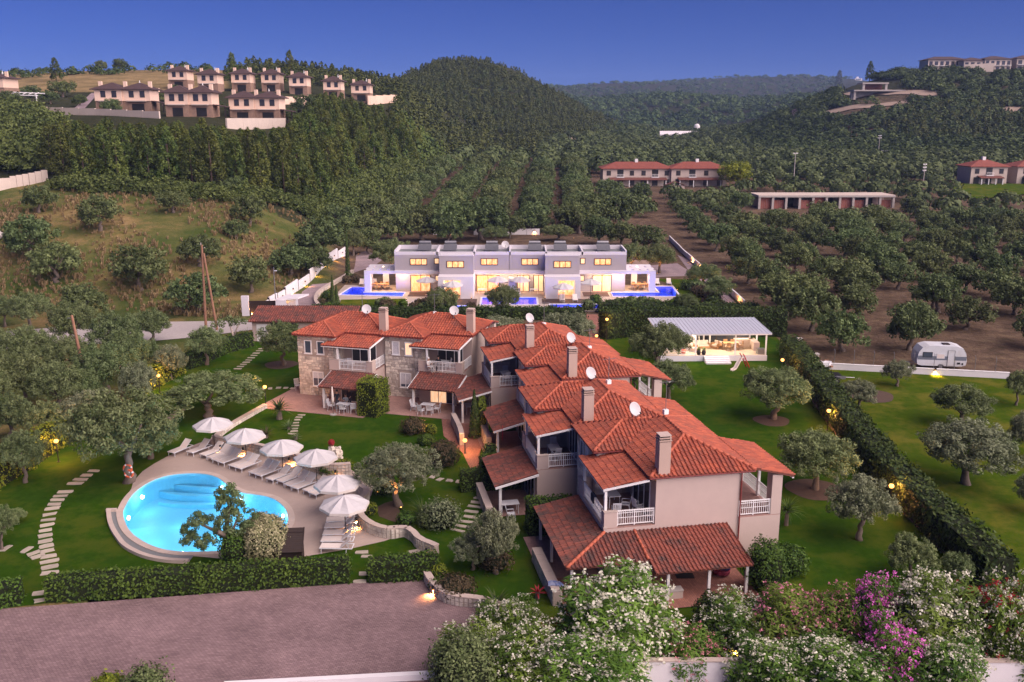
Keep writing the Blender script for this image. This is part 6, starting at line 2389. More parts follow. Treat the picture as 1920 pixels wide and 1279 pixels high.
for x, y in ((.15, .15), (PW * .33, .15), (PW * .70, .15), (PW - .15, .15), (PW - .15, PD * .55), (PW - .15, PD - .2), (.15, PD - .2), (PW * .5, PD - 1.6), (PW * .56, PD - 1.6), (.15, PD * .5)):
 top = zl + (zh - zl) * (y + .25) / (PD + .45) - .1
 MB().box(x - .07, x + .07, y - .07, y + .07, PH, top).build('post', M['white'], pav)
MB().box(0, PW, .08, .22, zl - .2, zl - .09).build('beam', M['white'], pav)
gl = MB()
for k in range(7):
 x = PW * .33 + k * (PW * .62) / 6
 gl.box(x - .05, x + .05, PD - 1.0, PD - .9, PH, zh - .25)
gl.box(PW * .33, PW * .95, PD - 1.0, PD - .9, PH + 2.0, PH + 2.1).box(PW * .33, PW * .95, PD - 1.0, PD - .9, PH, PH + .08)
sc = gl.build('screen', M['dark_wood'], pav)
for k in range(6):
 x = PW * .33 + k * (PW * .62) / 6
 MB().box(x + .05, x + PW * .62 / 6 - .05, PD - .97, PD - .93, PH + .08, PH + 2.0).build('pane', M['glass'], sc)
st = MB()
for k in range(4):
 MB().box(4.6, 7.2, -.32 * (k + 1), -.32 * k, 0, PH - .13 * (k + .4)).build('step', M['pav_white'], pav)
railing(pav, (.15, .12), (PW * .33, .12), PH, .85, step=.13)
railing(pav, (.12, .15), (.12, PD - .3), PH, .85, step=.16)
MB().box(PW - 2.6, PW - .5, PD - 3.0, PD - 2.4, PH, PH + .9).box(PW - .95, PW - .3, PD - 4.6, PD - 2.4, PH, PH + .9).build('counter', M['plaster'], pav)
MB().box(PW - .9, PW - .1, .3, 1.0, PH, PH + .55).build('side_block', M['metal'], pav)

def pavp(x, y, z=PH):
 v = Vector((x, y * .74, 0))
 v.rotate(Matrix.Rotation(R(1.5), 3, 'Z'))
 return v + Vector((15.6, 93.3, z))

for i, (x, y, z_) in enumerate(((3.6, .9, zl - .28), (7.6, 3.0, zl - .15), (9.8, 6.4, zh - .35))):
 r = thing('pendant_lamp', 'white lit globe lamp hanging under the pavilion roof ' + ('by the swing seat', 'over the dining table', 'above the counter')[i], 'lamp', pavp(x, y, z_), 0, 'pavilion lamps')
 MB().lathe([(.03, -.13), (.11, -.06), (.12, 0), (.08, .08), (.02, .12)], n=12).build('globe', M['bulb_white'], r, True)
 MB().tube([(0, 0, .1), (0, 0, .4)], .01, 5).build('cord', M['dark_metal'], r)
 area_pt('pendant_light', (0, 0, -.2), 240, (1.0, .80, .55), r, .12)

def sofa(label, loc, rz, w=1.7):
 r = thing('sofa', label, 'sofa', loc, rz, 'pavilion seats')
 MB().box(-w / 2, w / 2, -.38, .38, .08, .28).build('base', M['wood'], r)
 for k in range(max(1, round(w / .8))):
  n_ = max(1, round(w / .8))
  x0 = -w / 2 + .1 + k * (w - .2) / n_
  MB().box(x0 + .01, x0 + (w - .2) / n_ - .01, -.36, .25, .28, .44).build('cushion', M['sling'], r)
 MB().box(-w / 2, w / 2, .27, .40, .28, .80).build('backrest', M['sling'], r)
 for s in (-1, 1):
  MB().box(s * w / 2 - .05, s * w / 2 + .05, -.36, .38, .1, .6).build('armrest', M['wood'], r)

sofa('pale cushioned two-seat sofa in the pavilion', pavp(5.0, 4.3), R(5))
sofa('pale armchair right of the pavilion sofa', pavp(6.6, 4.1), R(-50), .85)
sofa('wooden armchair left of the pavilion sofa', pavp(3.9, 2.6), R(60), .85)
tt = make_table(1.7, 1.0, 'wood', 'dining_table')
tt.location = pavp(8.1, 3.6)
tt['label'], tt['group'] = 'wooden dining table inside the pavilion', 'wooden dining tables'
used_w = [None]

def wchair(label, loc, rz, group='wooden dining chairs'):
 if used_w[0] is None:
  r = thing('dining_chair', label, 'chair', loc, rz, group)
  MB().cbox((0, 0, .44), (.46, .46, .05)).build('seat', M['wood'], r)
  MB().cbox((0, .22, .72), (.44, .04, .36)).build('backrest', M['wood'], r)
  for sx in (-1, 1):
   for sy in (-1, 1):
    MB().tube([(sx * .2, sy * .2, .44 if sy < 0 else .9), (sx * .22, sy * .22, 0)], .022, 5).build('leg', M['wood'], r)
  used_w[0] = r
  return r
 return dup(used_w[0], loc, rz, label, group)

for i, (x, y, a) in enumerate(((7.0, 3.6, 90), (9.2, 3.6, -90), (7.7, 2.8, 180), (8.5, 2.8, 180), (7.7, 4.4, 0), (8.5, 4.4, 0))):
 wchair('wooden dining chair ' + ('at the left end of', 'at the right end of', 'at the near left side of', 'at the near right side of', 'at the far left side of', 'at the far right side of')[i] + ' the pavilion table', pavp(x, y), R(a))
for i, x in enumerate((4.1, 4.65)):
 r = thing('dark_planter', ('left', 'right')[i] + ' of two dark round pots at the pavilion floor edge', 'pot', pavp(x, .45), 0, 'dark pavilion pots')
 MB().lathe([(.16, 0), (.24, .25), (.2, .48), (.17, .5)], n=14).build('pot', M['dark_metal'], r, True)
 V, F, T = leaves(np.array([(0, 0, .65)]), np.array([.2]), 60, .08)
 inst('leaves', np_mesh('pot_leaves', V, F, M['olive'], T), r)
sw = thing('hanging_swing', 'white hanging egg swing at the left end of the pavilion', 'swing', pavp(3.75, 3.4), 0)
mb = MB()
for k in range(10):
 a = 2 * PI * k / 10
 mb.tube([(0, 0, 2.0), (.36 * math.cos(a), .36 * math.sin(a), 1.5), (.48 * math.cos(a), .48 * math.sin(a), .95), (.3 * math.cos(a), .3 * math.sin(a), .45), (0, 0, .35)], .016, 5)
mb.build('basket', M['white'], sw)
MB().tube([(0, 0, 2.0), (.2, 0, 2.35), (.75, 0, 2.1), (.85, 0, 1.1), (.75, 0, .06)], .035, 7).build('stand', M['white'], sw)
MB().lathe([(.05, 0), (.55, .02), (.55, .06), (.05, .08)], n=16).build('base', M['white'], sw)
ob = thing('beach_ball', 'orange ball by the pavilion railing', 'ball', pavp(2.6, 1.2, PH + .3), 0)
MB().lathe([(.03, -.3), (.17, -.25), (.28, -.1), (.3, 0), (.28, .1), (.17, .25), (.03, .3)], n=14).build('shell', M['orange'], ob, True)
MB().lathe([(.305, -.03), (.305, .03)], n=14).build('stripe', M['white'], ob)

sl = thing('slide', 'small red and beige childrens slide on the lawn before the pavilion', 'slide', P(1384, 690), R(0))
RED = mat('red_plastic', (0.42, 0.02, 0.04), None, 4, .4)
MB().slab([(-.6, -.6, .12), (-1.05, -1.0, .06), (-.85, -1.25, .06), (-.4, -.85, .12)], .06).slab([(.1, .05, 1.15), (-.6, -.6, .12), (-.4, -.85, .12), (.35, -.2, 1.15)], .06).build('chute', M['sling'], sl)
mb = MB()
mb.tube([(.1, .05, 1.2), (-.6, -.6, .2), (-1.0, -.95, .12)], .05, 6).tube([(.35, -.2, 1.2), (-.38, -.87, .2), (-.8, -1.22, .12)], .05, 6)
mb.build('chute_side', M['sling'], sl)
mb = MB()
for s in (0, 1):
 o = Vector((.25 * s, -.25 * s, 0))
 mb.tube([Vector((.1, .05, 1.55)) + o, Vector((.35, .25, 1.2)) + o, Vector((.95, .5, 0)) + o], .055, 6)
for k in range(4):
 t = .25 + k * .2
 p = Vector((.35, .25, 1.2)).lerp(Vector((.95, .5, 0)), t)
 mb.tube([p, p + Vector((.25, -.25, 0))], .04, 6)
mb.build('ladder', RED, sl)

# ------------------------------------------------------------------ caravan, trailer, white wall with fence posts
cv = thing('caravan', 'old white caravan with a grey side stripe parked behind the white wall', 'caravan', P(1766, 694) + Vector((0, 1.0, 0)), R(-7))
prof = [(-2.35, .55), (-2.42, 1.0), (-2.3, 1.75), (-1.95, 2.3), (-1.3, 2.5), (1.3, 2.5), (1.95, 2.32), (2.3, 1.75), (2.42, 1.0), (2.35, .55), (1.9, .42), (-1.9, .42)]
mb = MB()
n = len(prof)
for y in (-1.0, 1.0):
 pass
V_ = [(x, -1.0, z) for x, z in prof] + [(x, 1.0, z) for x, z in prof]
mb.add(V_, [tuple(range(n)), tuple(range(2 * n - 1, n - 1, -1))] + [(i, n + i, n + (i + 1) % n, (i + 1) % n) for i in range(n)])
M['caravan'] = mat('caravan_paint', (0.62, 0.64, 0.68), (0.54, 0.55, 0.58), 1.2, .45, c3=(.5, .49, .48))
body = mb.build('body', M['caravan'], cv)
MB().box(-2.36, 2.36, -1.012, -1.0, 1.05, 1.45).build('stripe', mat('grey_stripe', (.16, .18, .22), None, 3, .5), cv)
w = MB().box(-1.9, -.95, -1.03, -1.01, 1.3, 1.85).build('window', M['dark_metal'], cv)
MB().box(-1.85, -1.0, -1.036, -1.03, 1.35, 1.8).build('pane', M['glass_blue'], w)
w = MB().box(-.55, .25, -1.03, -1.013, 1.2, 1.7).build('window', M['caravan'], cv)
MB().box(-.5, .2, -1.036, -1.03, 1.25, 1.65).build('pane', M['sling'], w)
d_ = MB().box(.55, 1.2, -1.03, -1.013, .5, 2.05).build('door', M['caravan'], cv)
fr = MB()
fr.box(.53, .56, -1.045, -1.02, .48, 2.07).box(1.19, 1.22, -1.045, -1.02, .48, 2.07).box(.53, 1.22, -1.045, -1.02, 2.05, 2.08)
fr.build('frame', M['metal'], d_)
MB().box(1.5, 1.8, -1.03, -1.01, .65, .85).box(1.95, 2.1, -1.03, -1.01, .6, .8).build('hatch', M['dark_metal'], cv)
MB().box(.2, .85, -.4, .3, 2.5, 2.58).build('roof_vent', M['dark_wood'], cv)
for s in (-1, 1):
 wh = MB()
 wh.tube([(-.05, s * .85, .32), (-.05, s * 1.0, .32)], .32, 16)
 w = wh.build('wheel', M['dark_metal'], cv)
 MB().tube([(-.05, s * 1.0, .32), (-.05, s * 1.02, .32)], .18, 12).build('rim', M['metal'], w)
MB().tube([(-2.35, .4, .5), (-3.4, 0, .5)], .04, 6).tube([(-2.35, -.4, .5), (-3.4, 0, .5)], .04, 6).build('tow_bar', M['metal'], cv)

tr = thing('trailer', 'small dark covered trailer with a silver mudguard beside the hedge', 'trailer', P(1562, 716), R(-4))
MB().slab([(-1.1, -.6, .75), (.6, -.6, .82), (.6, .6, .82), (-1.1, .6, .75)], .3).slab([(-1.15, -.65, .85), (-.2, -.3, 1.02), (-.2, .3, 1.02), (-1.15, .65, .85)], .1).build('tub', M['dark_metal'], tr)
mb = MB()
for k in range(6):
 a, b = PI * k / 6, PI * (k + 1) / 6
 mb.add([(.1 + .42 * math.cos(a), -.88, .34 + .42 * math.sin(a)), (.1 + .42 * math.cos(b), -.88, .34 + .42 * math.sin(b)), (.1 + .42 * math.cos(b), -.6, .34 + .42 * math.sin(b)), (.1 + .42 * math.cos(a), -.6, .34 + .42 * math.sin(a))], [(0, 1, 2, 3)])
mb.box(.1, .95, -.72, -.62, .5, .78)
mb.build('mudguard', M['metal'], tr)
for s in (-1, 1):
 w = MB().tube([(.1, s * .68, .3), (.1, s * .84, .3)], .3, 14).build('wheel', M['dark_metal'], tr)
 MB().tube([(.1, s * .84, .3), (.1, s * .86, .3)], .15, 10).build('rim', M['metal'], w)
MB().tube([(.6, 0, .5), (2.0, 0, .45)], .05, 6).build('draw_bar', M['metal'], tr)

ww = thing('garden_wall', 'long low white painted wall along the top of the east lawn', 'wall', (0, 0, 0))
a, b = P(1552, 692), P(1892, 710)
d, c = b - a, (a + b) / 2
MB().cbox((c.x, c.y, .3), (d.length, .22, .6), math.atan2(d.y, d.x)).build('wall', M['white_wall'], ww)
MB().cbox((c.x, c.y, .615), (d.length, .28, .05), math.atan2(d.y, d.x)).build('coping', M['white'], ww)
for k in range(9):
 p = a.lerp(b, (k + .3) / 9)
 r = thing('fence_post', 'thin metal fence post standing on the long white wall', 'post', p + Vector((0, .0, .62)), 0, 'thin fence posts on the white wall')
 MB().tube([(0, 0, 0), (0, 0, 1.3)], .025, 6).tube([(0, 0, 1.3), (0, .2, 1.5)], .02, 5).build('post', M['metal'], r)
wall_lamp('bright lamp on the long white wall below the caravan', a.lerp(b, .595) + Vector((0, -.2, .66)), 220, (0, -.45, -1))
for i, (qx, qy, hh) in enumerate(((1497, 668, 1.9), (1528, 695, 1.7))):
 r = thing('stone_pillar', ('farther', 'nearer')[i] + ' pale stone pillar at the hedge by the junk corner', 'pillar', P(qx, qy), .1)
 MB().box(-.22, .22, -.22, .22, 0, hh).build('shaft', M['coping'], r)
 MB().box(-.27, .27, -.27, .27, hh, hh + .12).build('cap', M['concrete'], r)
jk = thing('junk_pile', 'rusty and pale junk heaped between the pillars and the trailer', 'junk', P(1540, 690), 0)
mb, m2 = MB(), MB()
for k in range(14):
 (mb if k % 2 else m2).cbox((rng.normal() * .7, rng.normal() * .4, .2 + .4 * rng.random()), (.3 + .6 * rng.random(), .2 + .4 * rng.random(), .1 + .4 * rng.random()), rng.random() * 3, 0, rng.normal() * .5)
mb.build('rusty_pieces', M['pole_wood'], jk)
m2.build('pale_pieces', M['plastic'], jk)

# ------------------------------------------------------------------ poles
ap = thing('utility_pole', 'A-frame of two creosoted utility poles beside the gravel lane', 'utility pole', P(391, 618), 0)
zt = 10.3
MB().tube([(-.3, 0, 0), (0, 0, zt)], [.17, .12], 10).build('pole', M['pole_wood'], ap)
MB().tube([(1.1, -.2, 0), (.15, 0, zt - 1.0)], [.16, .12], 10).build('brace_pole', M['pole_wood'], ap)
MB().tube([(-.1, 0, zt), (-.1, 0, zt + .25)], .06, 6).tube([(.2, 0, zt - .4), (.35, 0, zt - .3)], .05, 6).build('insulator', M['concrete'], ap)
lp_ = thing('utility_pole', 'leaning rust-brown wooden pole among the olives at the left', 'utility pole', P(166, 740), 0)
MB().tube([(0, 0, 0), (-1.0, .6, 7.4)], [.17, .12], 10).build('pole', M['pole_wood'], lp_)
MB().tube([(-1.0, .6, 7.2), (-1.45, .6, 7.1)], .05, 6).build('bracket', M['metal'], lp_)
mp_ = thing('lamp_mast', 'thin grey lamp mast beside the entrance gate', 'lamp mast', P(518, 585), 0)
MB().tube([(0, 0, 0), (0, 0, 6.0)], [.06, .05], 8).build('mast', M['metal'], mp_)
MB().cbox((.25, 0, 5.5), (.35, .16, .1)).build('head', M['plastic'], mp_)

def far_pole(label, px_, base, top, arms=1):
 p = G(px_, base)
 dep = proj(*p)[2]
 h = (base - top) * dep / FOC / _c
 r = thing('utility_pole', label, 'utility pole', p, rng.random(), 'grey poles in the olive valley')
 MB().tube([(0, 0, -.3), (0, 0, h)], [.16, .11], 8).build('pole', M['concrete'], r)
 mb = MB()
 for k in range(arms):
  mb.tube([(-1.0, 0, h - .2 - k * .9), (1.0, 0, h - .2 - k * .9)], .06, 5)
  for x in (-.9, -.4, .4, .9):
   mb.tube([(x, 0, h - .2 - k * .9), (x, 0, h + .15 - k * .9)], .09, 6)
 mb.build('crossarm', M['white'], r)

far_pole('grey utility pole with a crossarm right of the far red roofed houses', 1487, 352, 290)
far_pole('floodlight pole with white lamps near the right hand house', 1729, 362, 310, 3)
far_pole('faint pole beside the far grey shed', 1646, 296, 256, 2)

# ------------------------------------------------------------------ the white villa row
V0 = 133.0                                   # main front line
vil = thing('villa_row', 'long modern white and grey villa row with lit windows and flat roofs', 'villa', (0, 0, 0))
M['vgrey'] = mat('villa_grey_render', (0.375, 0.335, 0.355), (0.345, 0.31, 0.33), .6, .9, .1, 30)
M['vwhite'] = mat('villa_white_render', (0.63, 0.595, 0.635), (0.59, 0.555, 0.595), .6, .9)
XL, XR = -17.1, 16.65
B1, B2 = (-10.4, -5.5), (4.75, 9.65)
mb = MB()
mb.box(XL, XR, V0 + .3, 138.4, 0, 5.55)
mb.build('wall', M['vgrey'], vil)
mb = MB()
for a, b in ((XL, B1[0]), (B1[1], B2[0]), (B2[1], XR)):
 mb.box(a, b, V0 - 1.2, V0 + .295, 2.85, 3.3)
mb.build('slab_band', M['vwhite'], vil)
up = MB()
for a, b in ((XL, B1[0]), (B1[1], -.42), (-.36, B2[0]), (B2[1], XR)):
 MB().box(a, b, V0 - .6, V0 + .29, 3.302, 5.551).build('upper_wall', M['vgrey'], vil)
for a, b in (B1, B2):
 MB().box(a, b, V0 - 3.1, V0 + .28, 3.15, 5.75).build('upper_box', M['vgrey'], vil)
 MB().box(a - .05, b + .05, V0 - 3.15, V0 - 2.0, 5.752, 5.95).build('box_coping', M['vwhite'], vil)
 # white portal below: open frame
 s = 1 if a < 0 else -1
 o0, o1 = (a + .75, a + 3.1) if a < 0 else (b - 3.1, b - .75)
 pm = MB()
 pm.box(a - .05, o0, V0 - 5.3, V0 + .27, 0, 2.6).box(o1, b + .05, V0 - 5.3, V0 + .27, 0, 2.6).box(a - .05, b + .05, V0 - 5.3, V0 + .26, 2.602, 3.12)
 pm.build('portal', M['vwhite'], vil)
 MB().box(o0 + .002, o1 - .002, V0 - 2.2, V0 - 2.1, 0, 2.6).build('portal_back', M['lit'], vil)  # glowing back panel in place of warm light inside the portal
 MB().box(o0 + .1, o1 - .1, V0 - 4.9, V0 - 2.3, 2.52, 2.595).build('portal_ceiling', M['wood'], vil)
 area_pt('portal_light', ((o0 + o1) / 2, V0 - 3.6, 2.3), 110, (1, .68, .35), vil, .15)
# parapets and roof
par = MB()
for a, b in ((XL, -11), (-11, -5.6), (-5.6, -.4), (-.4, 4.85), (4.85, 10.1), (10.1, XR)):
 par.box(a, a + .22, V0 - .6, 138.4, 5.553, 6.2)
par.box(XR - .22, XR, V0 - .6, 138.4, 5.553, 6.2).box(XL + .22, XR - .22, 138.18, 138.4, 5.553, 6.19).box(XL + .22, XR - .22, V0 - .6, V0 - .38, 5.553, 6.0)
par.build('parapet', M['vwhite'], vil)
MB().box(XL + .22, XR - .22, V0 - .37, 138.17, 5.553, 5.6).build('flat_roof', M['channel'], vil)

def vwin(u0, u1, z0, z1, y, lit='lit', n=3):
 fr = MB()
 for k in range(n + 1):
  c = u0 + (u1 - u0) * k / n
  fr.box(c - .05, c + .05, y - .06, y + .01, z0, z1)
 fr.box(u0 - .05, u1 + .05, y - .07, y + .01, z0 - .08, z0).box(u0 - .05, u1 + .05, y - .07, y + .01, z1, z1 + .08)
 w = fr.build('window', M['dark_metal'], vil)
 for k in range(n):
  MB().box(u0 + (u1 - u0) * k / n + .05, u0 + (u1 - u0) * (k + 1) / n - .05, y - .03, y - .005, z0, z1).build('pane', M[lit], w)

yu = V0 - .6
for c, y in ((-13.6, yu), (-8.1, V0 - 3.1), (-3.3, yu), (2.6, yu), (7.2, V0 - 3.1), (13.2, yu)):
 vwin(c - 1.2, c + 1.2, 4.15, 4.95, y, 'lit', 3)
for c in (-10.95, 10.3):
 vwin(c - .32, c + .32, 4.3, 5.0, yu, 'lit_soft', 1)
 vwin(c - .32, c + .32, 1.6, 2.3, V0 + .3, 'lit_soft', 1)
for u0, u1 in ((-14.9, -12.0), (-5.2, -1.9), (-.0, 4.4) if False else (.8, 2.5), (3.2, 4.6), (11.9, 14.6)):
 vwin(u0, u1, .05, 2.35, V0 + .3, 'lit_soft' if u1 - u0 < 2.9 else 'lit', 2)
for x in (-16.0, -13.4, -4.6, -2.5, -1.0, 1.2, 3.5, 12.0, 13.8, 15.8):
 area_pt('soffit_light', (x, V0 - .75, 2.6), 90, (1, .66, .36), vil, .08)
# side pergolas
for s, (xa, xb) in ((-1, (-21.6, XL - .002)), (1, (XR + .002, 21.0))):
 pm = MB()
 pm.box(xa, xb, V0 - .6, V0 - .0, 2.75, 3.2).box(xa, xb, 138.0, 138.5, 2.75, 3.2).box(xa, xb, V0 + 1.2, V0 + 2.6, 2.76, 3.19).box(xa, xb, V0 + 4.0, 138.0, 2.76, 3.19)
 n_ = 4
 for k in range(n_):
  x = xa + (xb - xa) * (k + .5) / n_
  pm.box(x - .35, x + .35, V0 - .0, V0 + 1.2, 2.77, 3.18).box(x - .35, x + .35, V0 + 2.6, V0 + 4.0, 2.77, 3.18)
 xo = xa if s < 0 else xb
 pm.box(min(xo, xo - s * .9), max(xo, xo - s * .9), V0 - .6, V0 + .3, 0, 2.75)
 pm.box(min(xo, xo - s * .4), max(xo, xo - s * .4), 137.6, 138.4, 0, 2.75).box(xo - s * 2.4 - .45, xo - s * 2.4 + .45, 138.0, 138.35, 0, 2.75)
 pm.build('pergola', M['vwhite'], vil)
 cx = (xa + xb) / 2
 area_pt('pergola_light', (cx, V0 + 2.3, 2.55), 420, (1, .62, .30), vil, .15)
 area_pt('pergola_wall_light', (cx - s * 3.2, V0 - .9, 2.5), 110, (1, .62, .34), vil, .1)
 tbx = thing('dining_table', ('orange lit dining table under the left pergola', 'orange lit dining table under the right pergola')[s > 0], 'table', (cx + s * .3, V0 + 2.2, .02), 0, 'wooden dining tables')
 MB().box(-1.3, 1.3, -.55, .55, .7, .76).build('tabletop', M['wood'], tbx)
 for lx in (-.5, .5):
  MB().tube([(lx, -.3, 0), (-lx * .4, .2, .7)], .05, 6).tube([(lx, .3, 0), (-lx * .4, -.2, .7)], .05, 6).build('leg', M['dark_metal'], tbx)
 for k in range(3):
  for sg in (-1, 1):
   wchair('wooden chair %s the %s pergola table, %s' % ('before' if sg < 0 else 'behind', 'left' if s < 0 else 'right', ('near its left end', 'at its middle', 'near its right end')[k]), (cx + s * .3 + (k - 1) * .85, V0 + 2.2 + sg * .85, .02), 0 if sg > 0 else PI)
# roof plant: solar heaters
for i, x in enumerate((-13.0, -9.2, -3.0, 3.4, 7.2, 13.6)):
 r = thing('solar_heater', 'rooftop solar water heater on the villa, ' + ('above the left end unit', 'above the left box unit', 'left of the roof dish', 'right of the roof dish', 'above the right box unit', 'above the right end unit')[i], 'solar heater', (x, 136.6, 5.6), 0, 'solar heaters on the villa roof')
 MB().slab([(-1.0, -1.2, .25), (1.0, -1.2, .25), (1.0, .2, .95), (-1.0, .2, .95)], .08).build('collector', M['metal'], r)
 MB().tube([(-.85, .45, 1.15), (.85, .45, 1.15)], .27, 12).build('tank', M['metal'], r)
 MB().tube([(-.7, .45, 0), (-.7, .45, .9)], .03, 5).tube([(.7, .45, 0), (.7, .45, .9)], .03, 5).build('stand', M['metal'], r)

# villa terrace with blue pools
VP = [[(-24.9, 130.4), (-15.7, 129.2), (-15.7, 132.1), (-21.8, 132.2), (-21.8, 136.2), (-24.2, 136.6)],
  [(-9.2, 119.9), (-5.4, 119.9), (-5.4, 122.4), (-9.2, 122.4)],
  [(-4.2, 123.2), (-.75, 123.2), (-.75, 128.3), (-4.2, 128.3)],
  [(-.1, 123.2), (3.4, 123.2), (3.4, 128.3), (-.1, 128.3)],
  [(5.2, 120.6), (11.9, 120.6), (11.9, 123.4), (5.2, 123.4)],
  [(14.5, 129.2), (24.0, 129.2), (24.2, 137.0), (21.6, 137.0), (21.6, 132.2), (14.5, 132.1)]]
VT = [(-25.6, 119.0), (25.6, 119.0), (25.6, 138.6), (-25.6, 138.6)]
M['vterrace'] = mat('villa_terrace_stone', (0.42, 0.35, 0.31), (0.38, 0.32, 0.285), 1.0, .8)
sheet('villa_terrace', VT, 0.0, M['vterrace'], holes=[p[::-1] for p in VP])
for i, p in enumerate(VP):
 r = thing('villa_pool', ('blue lit L-shaped pool beside the left pergola', 'small blue pool glimpsed behind the second stone house chimney', 'left of two blue pools before the middle of the villa', 'right of two blue pools before the middle of the villa', 'blue pool before the right white portal', 'blue lit L-shaped pool beside the right pergola')[i], 'pool', (0, 0, 0), 0, 'blue lit pools of the villa')
 pv = [Vector((a, b, 0)) for a, b in p]
 mb = MB()
 for k in range(len(pv)):
  a, b = pv[k], pv[(k + 1) % len(pv)]
  mb.add([(a.x, a.y, .0), (b.x, b.y, .0), (b.x, b.y, -.9), (a.x, a.y, -.9)], [(3, 2, 1, 0)])
 tr_ = tessellate_polygon([pv])
 mb.add([(q.x, q.y, -.9) for q in pv], [t if (pv[t[1]] - pv[t[0]]).cross(pv[t[2]] - pv[t[0]]).z > 0 else t[::-1] for t in tr_])
 mb.build('basin', M['pool_blue'], r)
 cb = MB()
 of = offset_ring(pv, .35)
 for k in range(len(pv)):
  k2 = (k + 1) % len(pv)
  cb.prism([(q.x, q.y) for q in (pv[k], pv[k2], of[k2], of[k])], .003, .09)
 cb.build('coping', M['vwhite'], r)
 sheet('water', pv, -.08, M['water'], kind=None, parent=r)
 cx, cy = sum(q.x for q in pv) / len(pv), sum(q.y for q in pv) / len(pv)
 pts = [(cx, cy)] if i not in (0, 5) else [(-23.2, 133.6) if i == 0 else (22.9, 133.8), (-19.5, 130.7) if i == 0 else (19, 130.7), (-16.8, 130.6) if i == 0 else (16.2, 130.6)]
 for q in pts:
  area_pt('pool_light', (q[0], q[1], -.5), 150 if i in (0, 5) else 170, (.16, .24, 1.0), r, .3)
dk = mat('dark_deck_boards', (0.085, 0.05, 0.045), (0.06, 0.037, 0.034), 2, .7)
for (x0, x1, y0, y1) in ((-15.0, -10.8, 129.3, 132.6), (10.3, 14.0, 129.3, 132.6), (4.2, 12.2, 124.0, 127.4), (-10.5, -4.9, 123.0, 127.4)):
 d_ = MB().box(x0, x1, y0, y1, .004, .03).build('wood_deck', dk)
 d_['kind'] = 'structure'
GV = 'white parasols on the villa terrace'
for i, (px_, py_) in enumerate(((800, 520), (848, 528), (933, 519), (975, 519), (1056, 532), (1108, 524))):
 p = P(px_, py_, 2.6)
 dup(U0, (p.x, p.y, .01), i * .3, 'white parasol on the villa terrace ' + ('by the left sliding door', 'before the left white portal', 'left of the middle partition', 'right of the middle partition', 'before the right white portal', 'by the right sliding door')[i], GV)
for i, (x, y, a) in enumerate(((-22.9, 137.5, 95), (-21.0, 137.5, 95), (22.2, 138.0, 85), (24.0, 138.0, 85), (-1.6, 129.6, 90), (.9, 129.6, 90), (7.0, 124.9, 90), (8.8, 124.9, 90))):
 dup(L0, (x, y, .01), R(a), 'white villa lounger ' + ('left of the pair by the left pergola', 'right of the pair by the left pergola', 'left of the pair by the right pergola', 'right of the pair by the right pergola', 'behind the left middle pool', 'behind the right middle pool', 'left on the dark deck', 'right on the dark deck')[i], 'white loungers at the villa')
for i, (x, y) in enumerate(((-4.3, 131.2), (3.2, 131.2), (-8.4, 129.6), (7.0, 129.4))):
 t_ = dup(TB0, (x, y, .01), 0, 'dark shaded table on the villa terrace ' + ('left of the partition', 'right of the partition', 'inside the left portal', 'inside the right portal')[i], 'villa terrace tables')
MB_ = tag(MB().box(-.5, .5, 131.0, 132.9, 0, 2.3).build('partition_wall', M['vwhite']), 'white partition wall between the middle villa terraces', 'wall')

# villa lawns, planting, lane and walls
sheet('villa_lawn', ccw(pxs([(628, 590), (640, 562), (760, 560), (770, 600), (660, 604)])), 0.012, M['lawn_east'])
sheet('villa_lawn', ccw(pxs([(1220, 522), (1285, 524), (1318, 548), (1312, 572), (1235, 572), (1270, 556), (1262, 534)])), 0.012, M['lawn_east'])
sheet('mauve_terrace', ccw(pxs([(1215, 498), (1270, 494), (1305, 517), (1225, 520)])), 0.014, M['road'])
lane_px = [(478, 606), (520, 580), (560, 552), (600, 523), (640, 494), (652, 482), (690, 470), (716, 488), (700, 500), (655, 514), (625, 534), (597, 552), (590, 566), (600, 584), (625, 594)]
sheet('villa_lane', ccw(pxs(lane_px)), 0.012, M['road'])
stone_wall('curved white kerb wall round the villa planting beside the lane', pxs([(662, 512), (640, 526), (612, 542), (597, 554), (592, 566), (598, 578), (618, 592)]), .5, .45, size=.8, cap=True)

def stepped_wall(label, pts, h, m='white_wall', n=9, lamps=0, lamp_side=1, gl='lamps along the villa lane wall'):
 r = thing('boundary_wall', label, 'wall', (0, 0, 0))
 for k in range(n):
  t0, t1 = k / n, (k + 1) / n
  tot = len(pts) - 1
  f = lambda t: pts[min(int(t * tot), tot - 1)].lerp(pts[min(int(t * tot), tot - 1) + 1], t * tot - min(int(t * tot), tot - 1))
  a, b = f(t0), f(t1)
  d, c = b - a, (a + b) / 2
  z = float(ground(c.x, c.y))
  hh = h + .25 * (k % 2)
  MB().cbox((c.x, c.y, z + hh / 2 - .2), (d.length - .12, .2, hh + .4), math.atan2(d.y, d.x)).build('panel', M[m], r)
  MB().cbox((a.x, a.y, z + h / 2), (.14, .26, h + .5), math.atan2(d.y, d.x)).build('pier', M['dark_wood'], r)
  if lamps and k % max(1, n // lamps) == 0:
   nr = Vector((-d.y, d.x, 0)).normalized() * lamp_side
   wall_lamp(label.split(' along')[0] + ' lamp number %s from the near end' % ('one', 'two', 'three', 'four', 'five', 'six', 'seven', 'eight', 'nine', 'ten')[k] if False else 'small lamp on the %s, panel %s from its near end' % ('lane wall' if 'lane' in label else 'kerb wall', ('first', 'second', 'third', 'fourth', 'fifth', 'sixth', 'seventh', 'eighth', 'ninth', 'tenth')[k]), c + nr * .25 + Vector((0, 0, z + .75)), 70, (nr.x * .5, nr.y * .5, -1), group=gl)
 return r

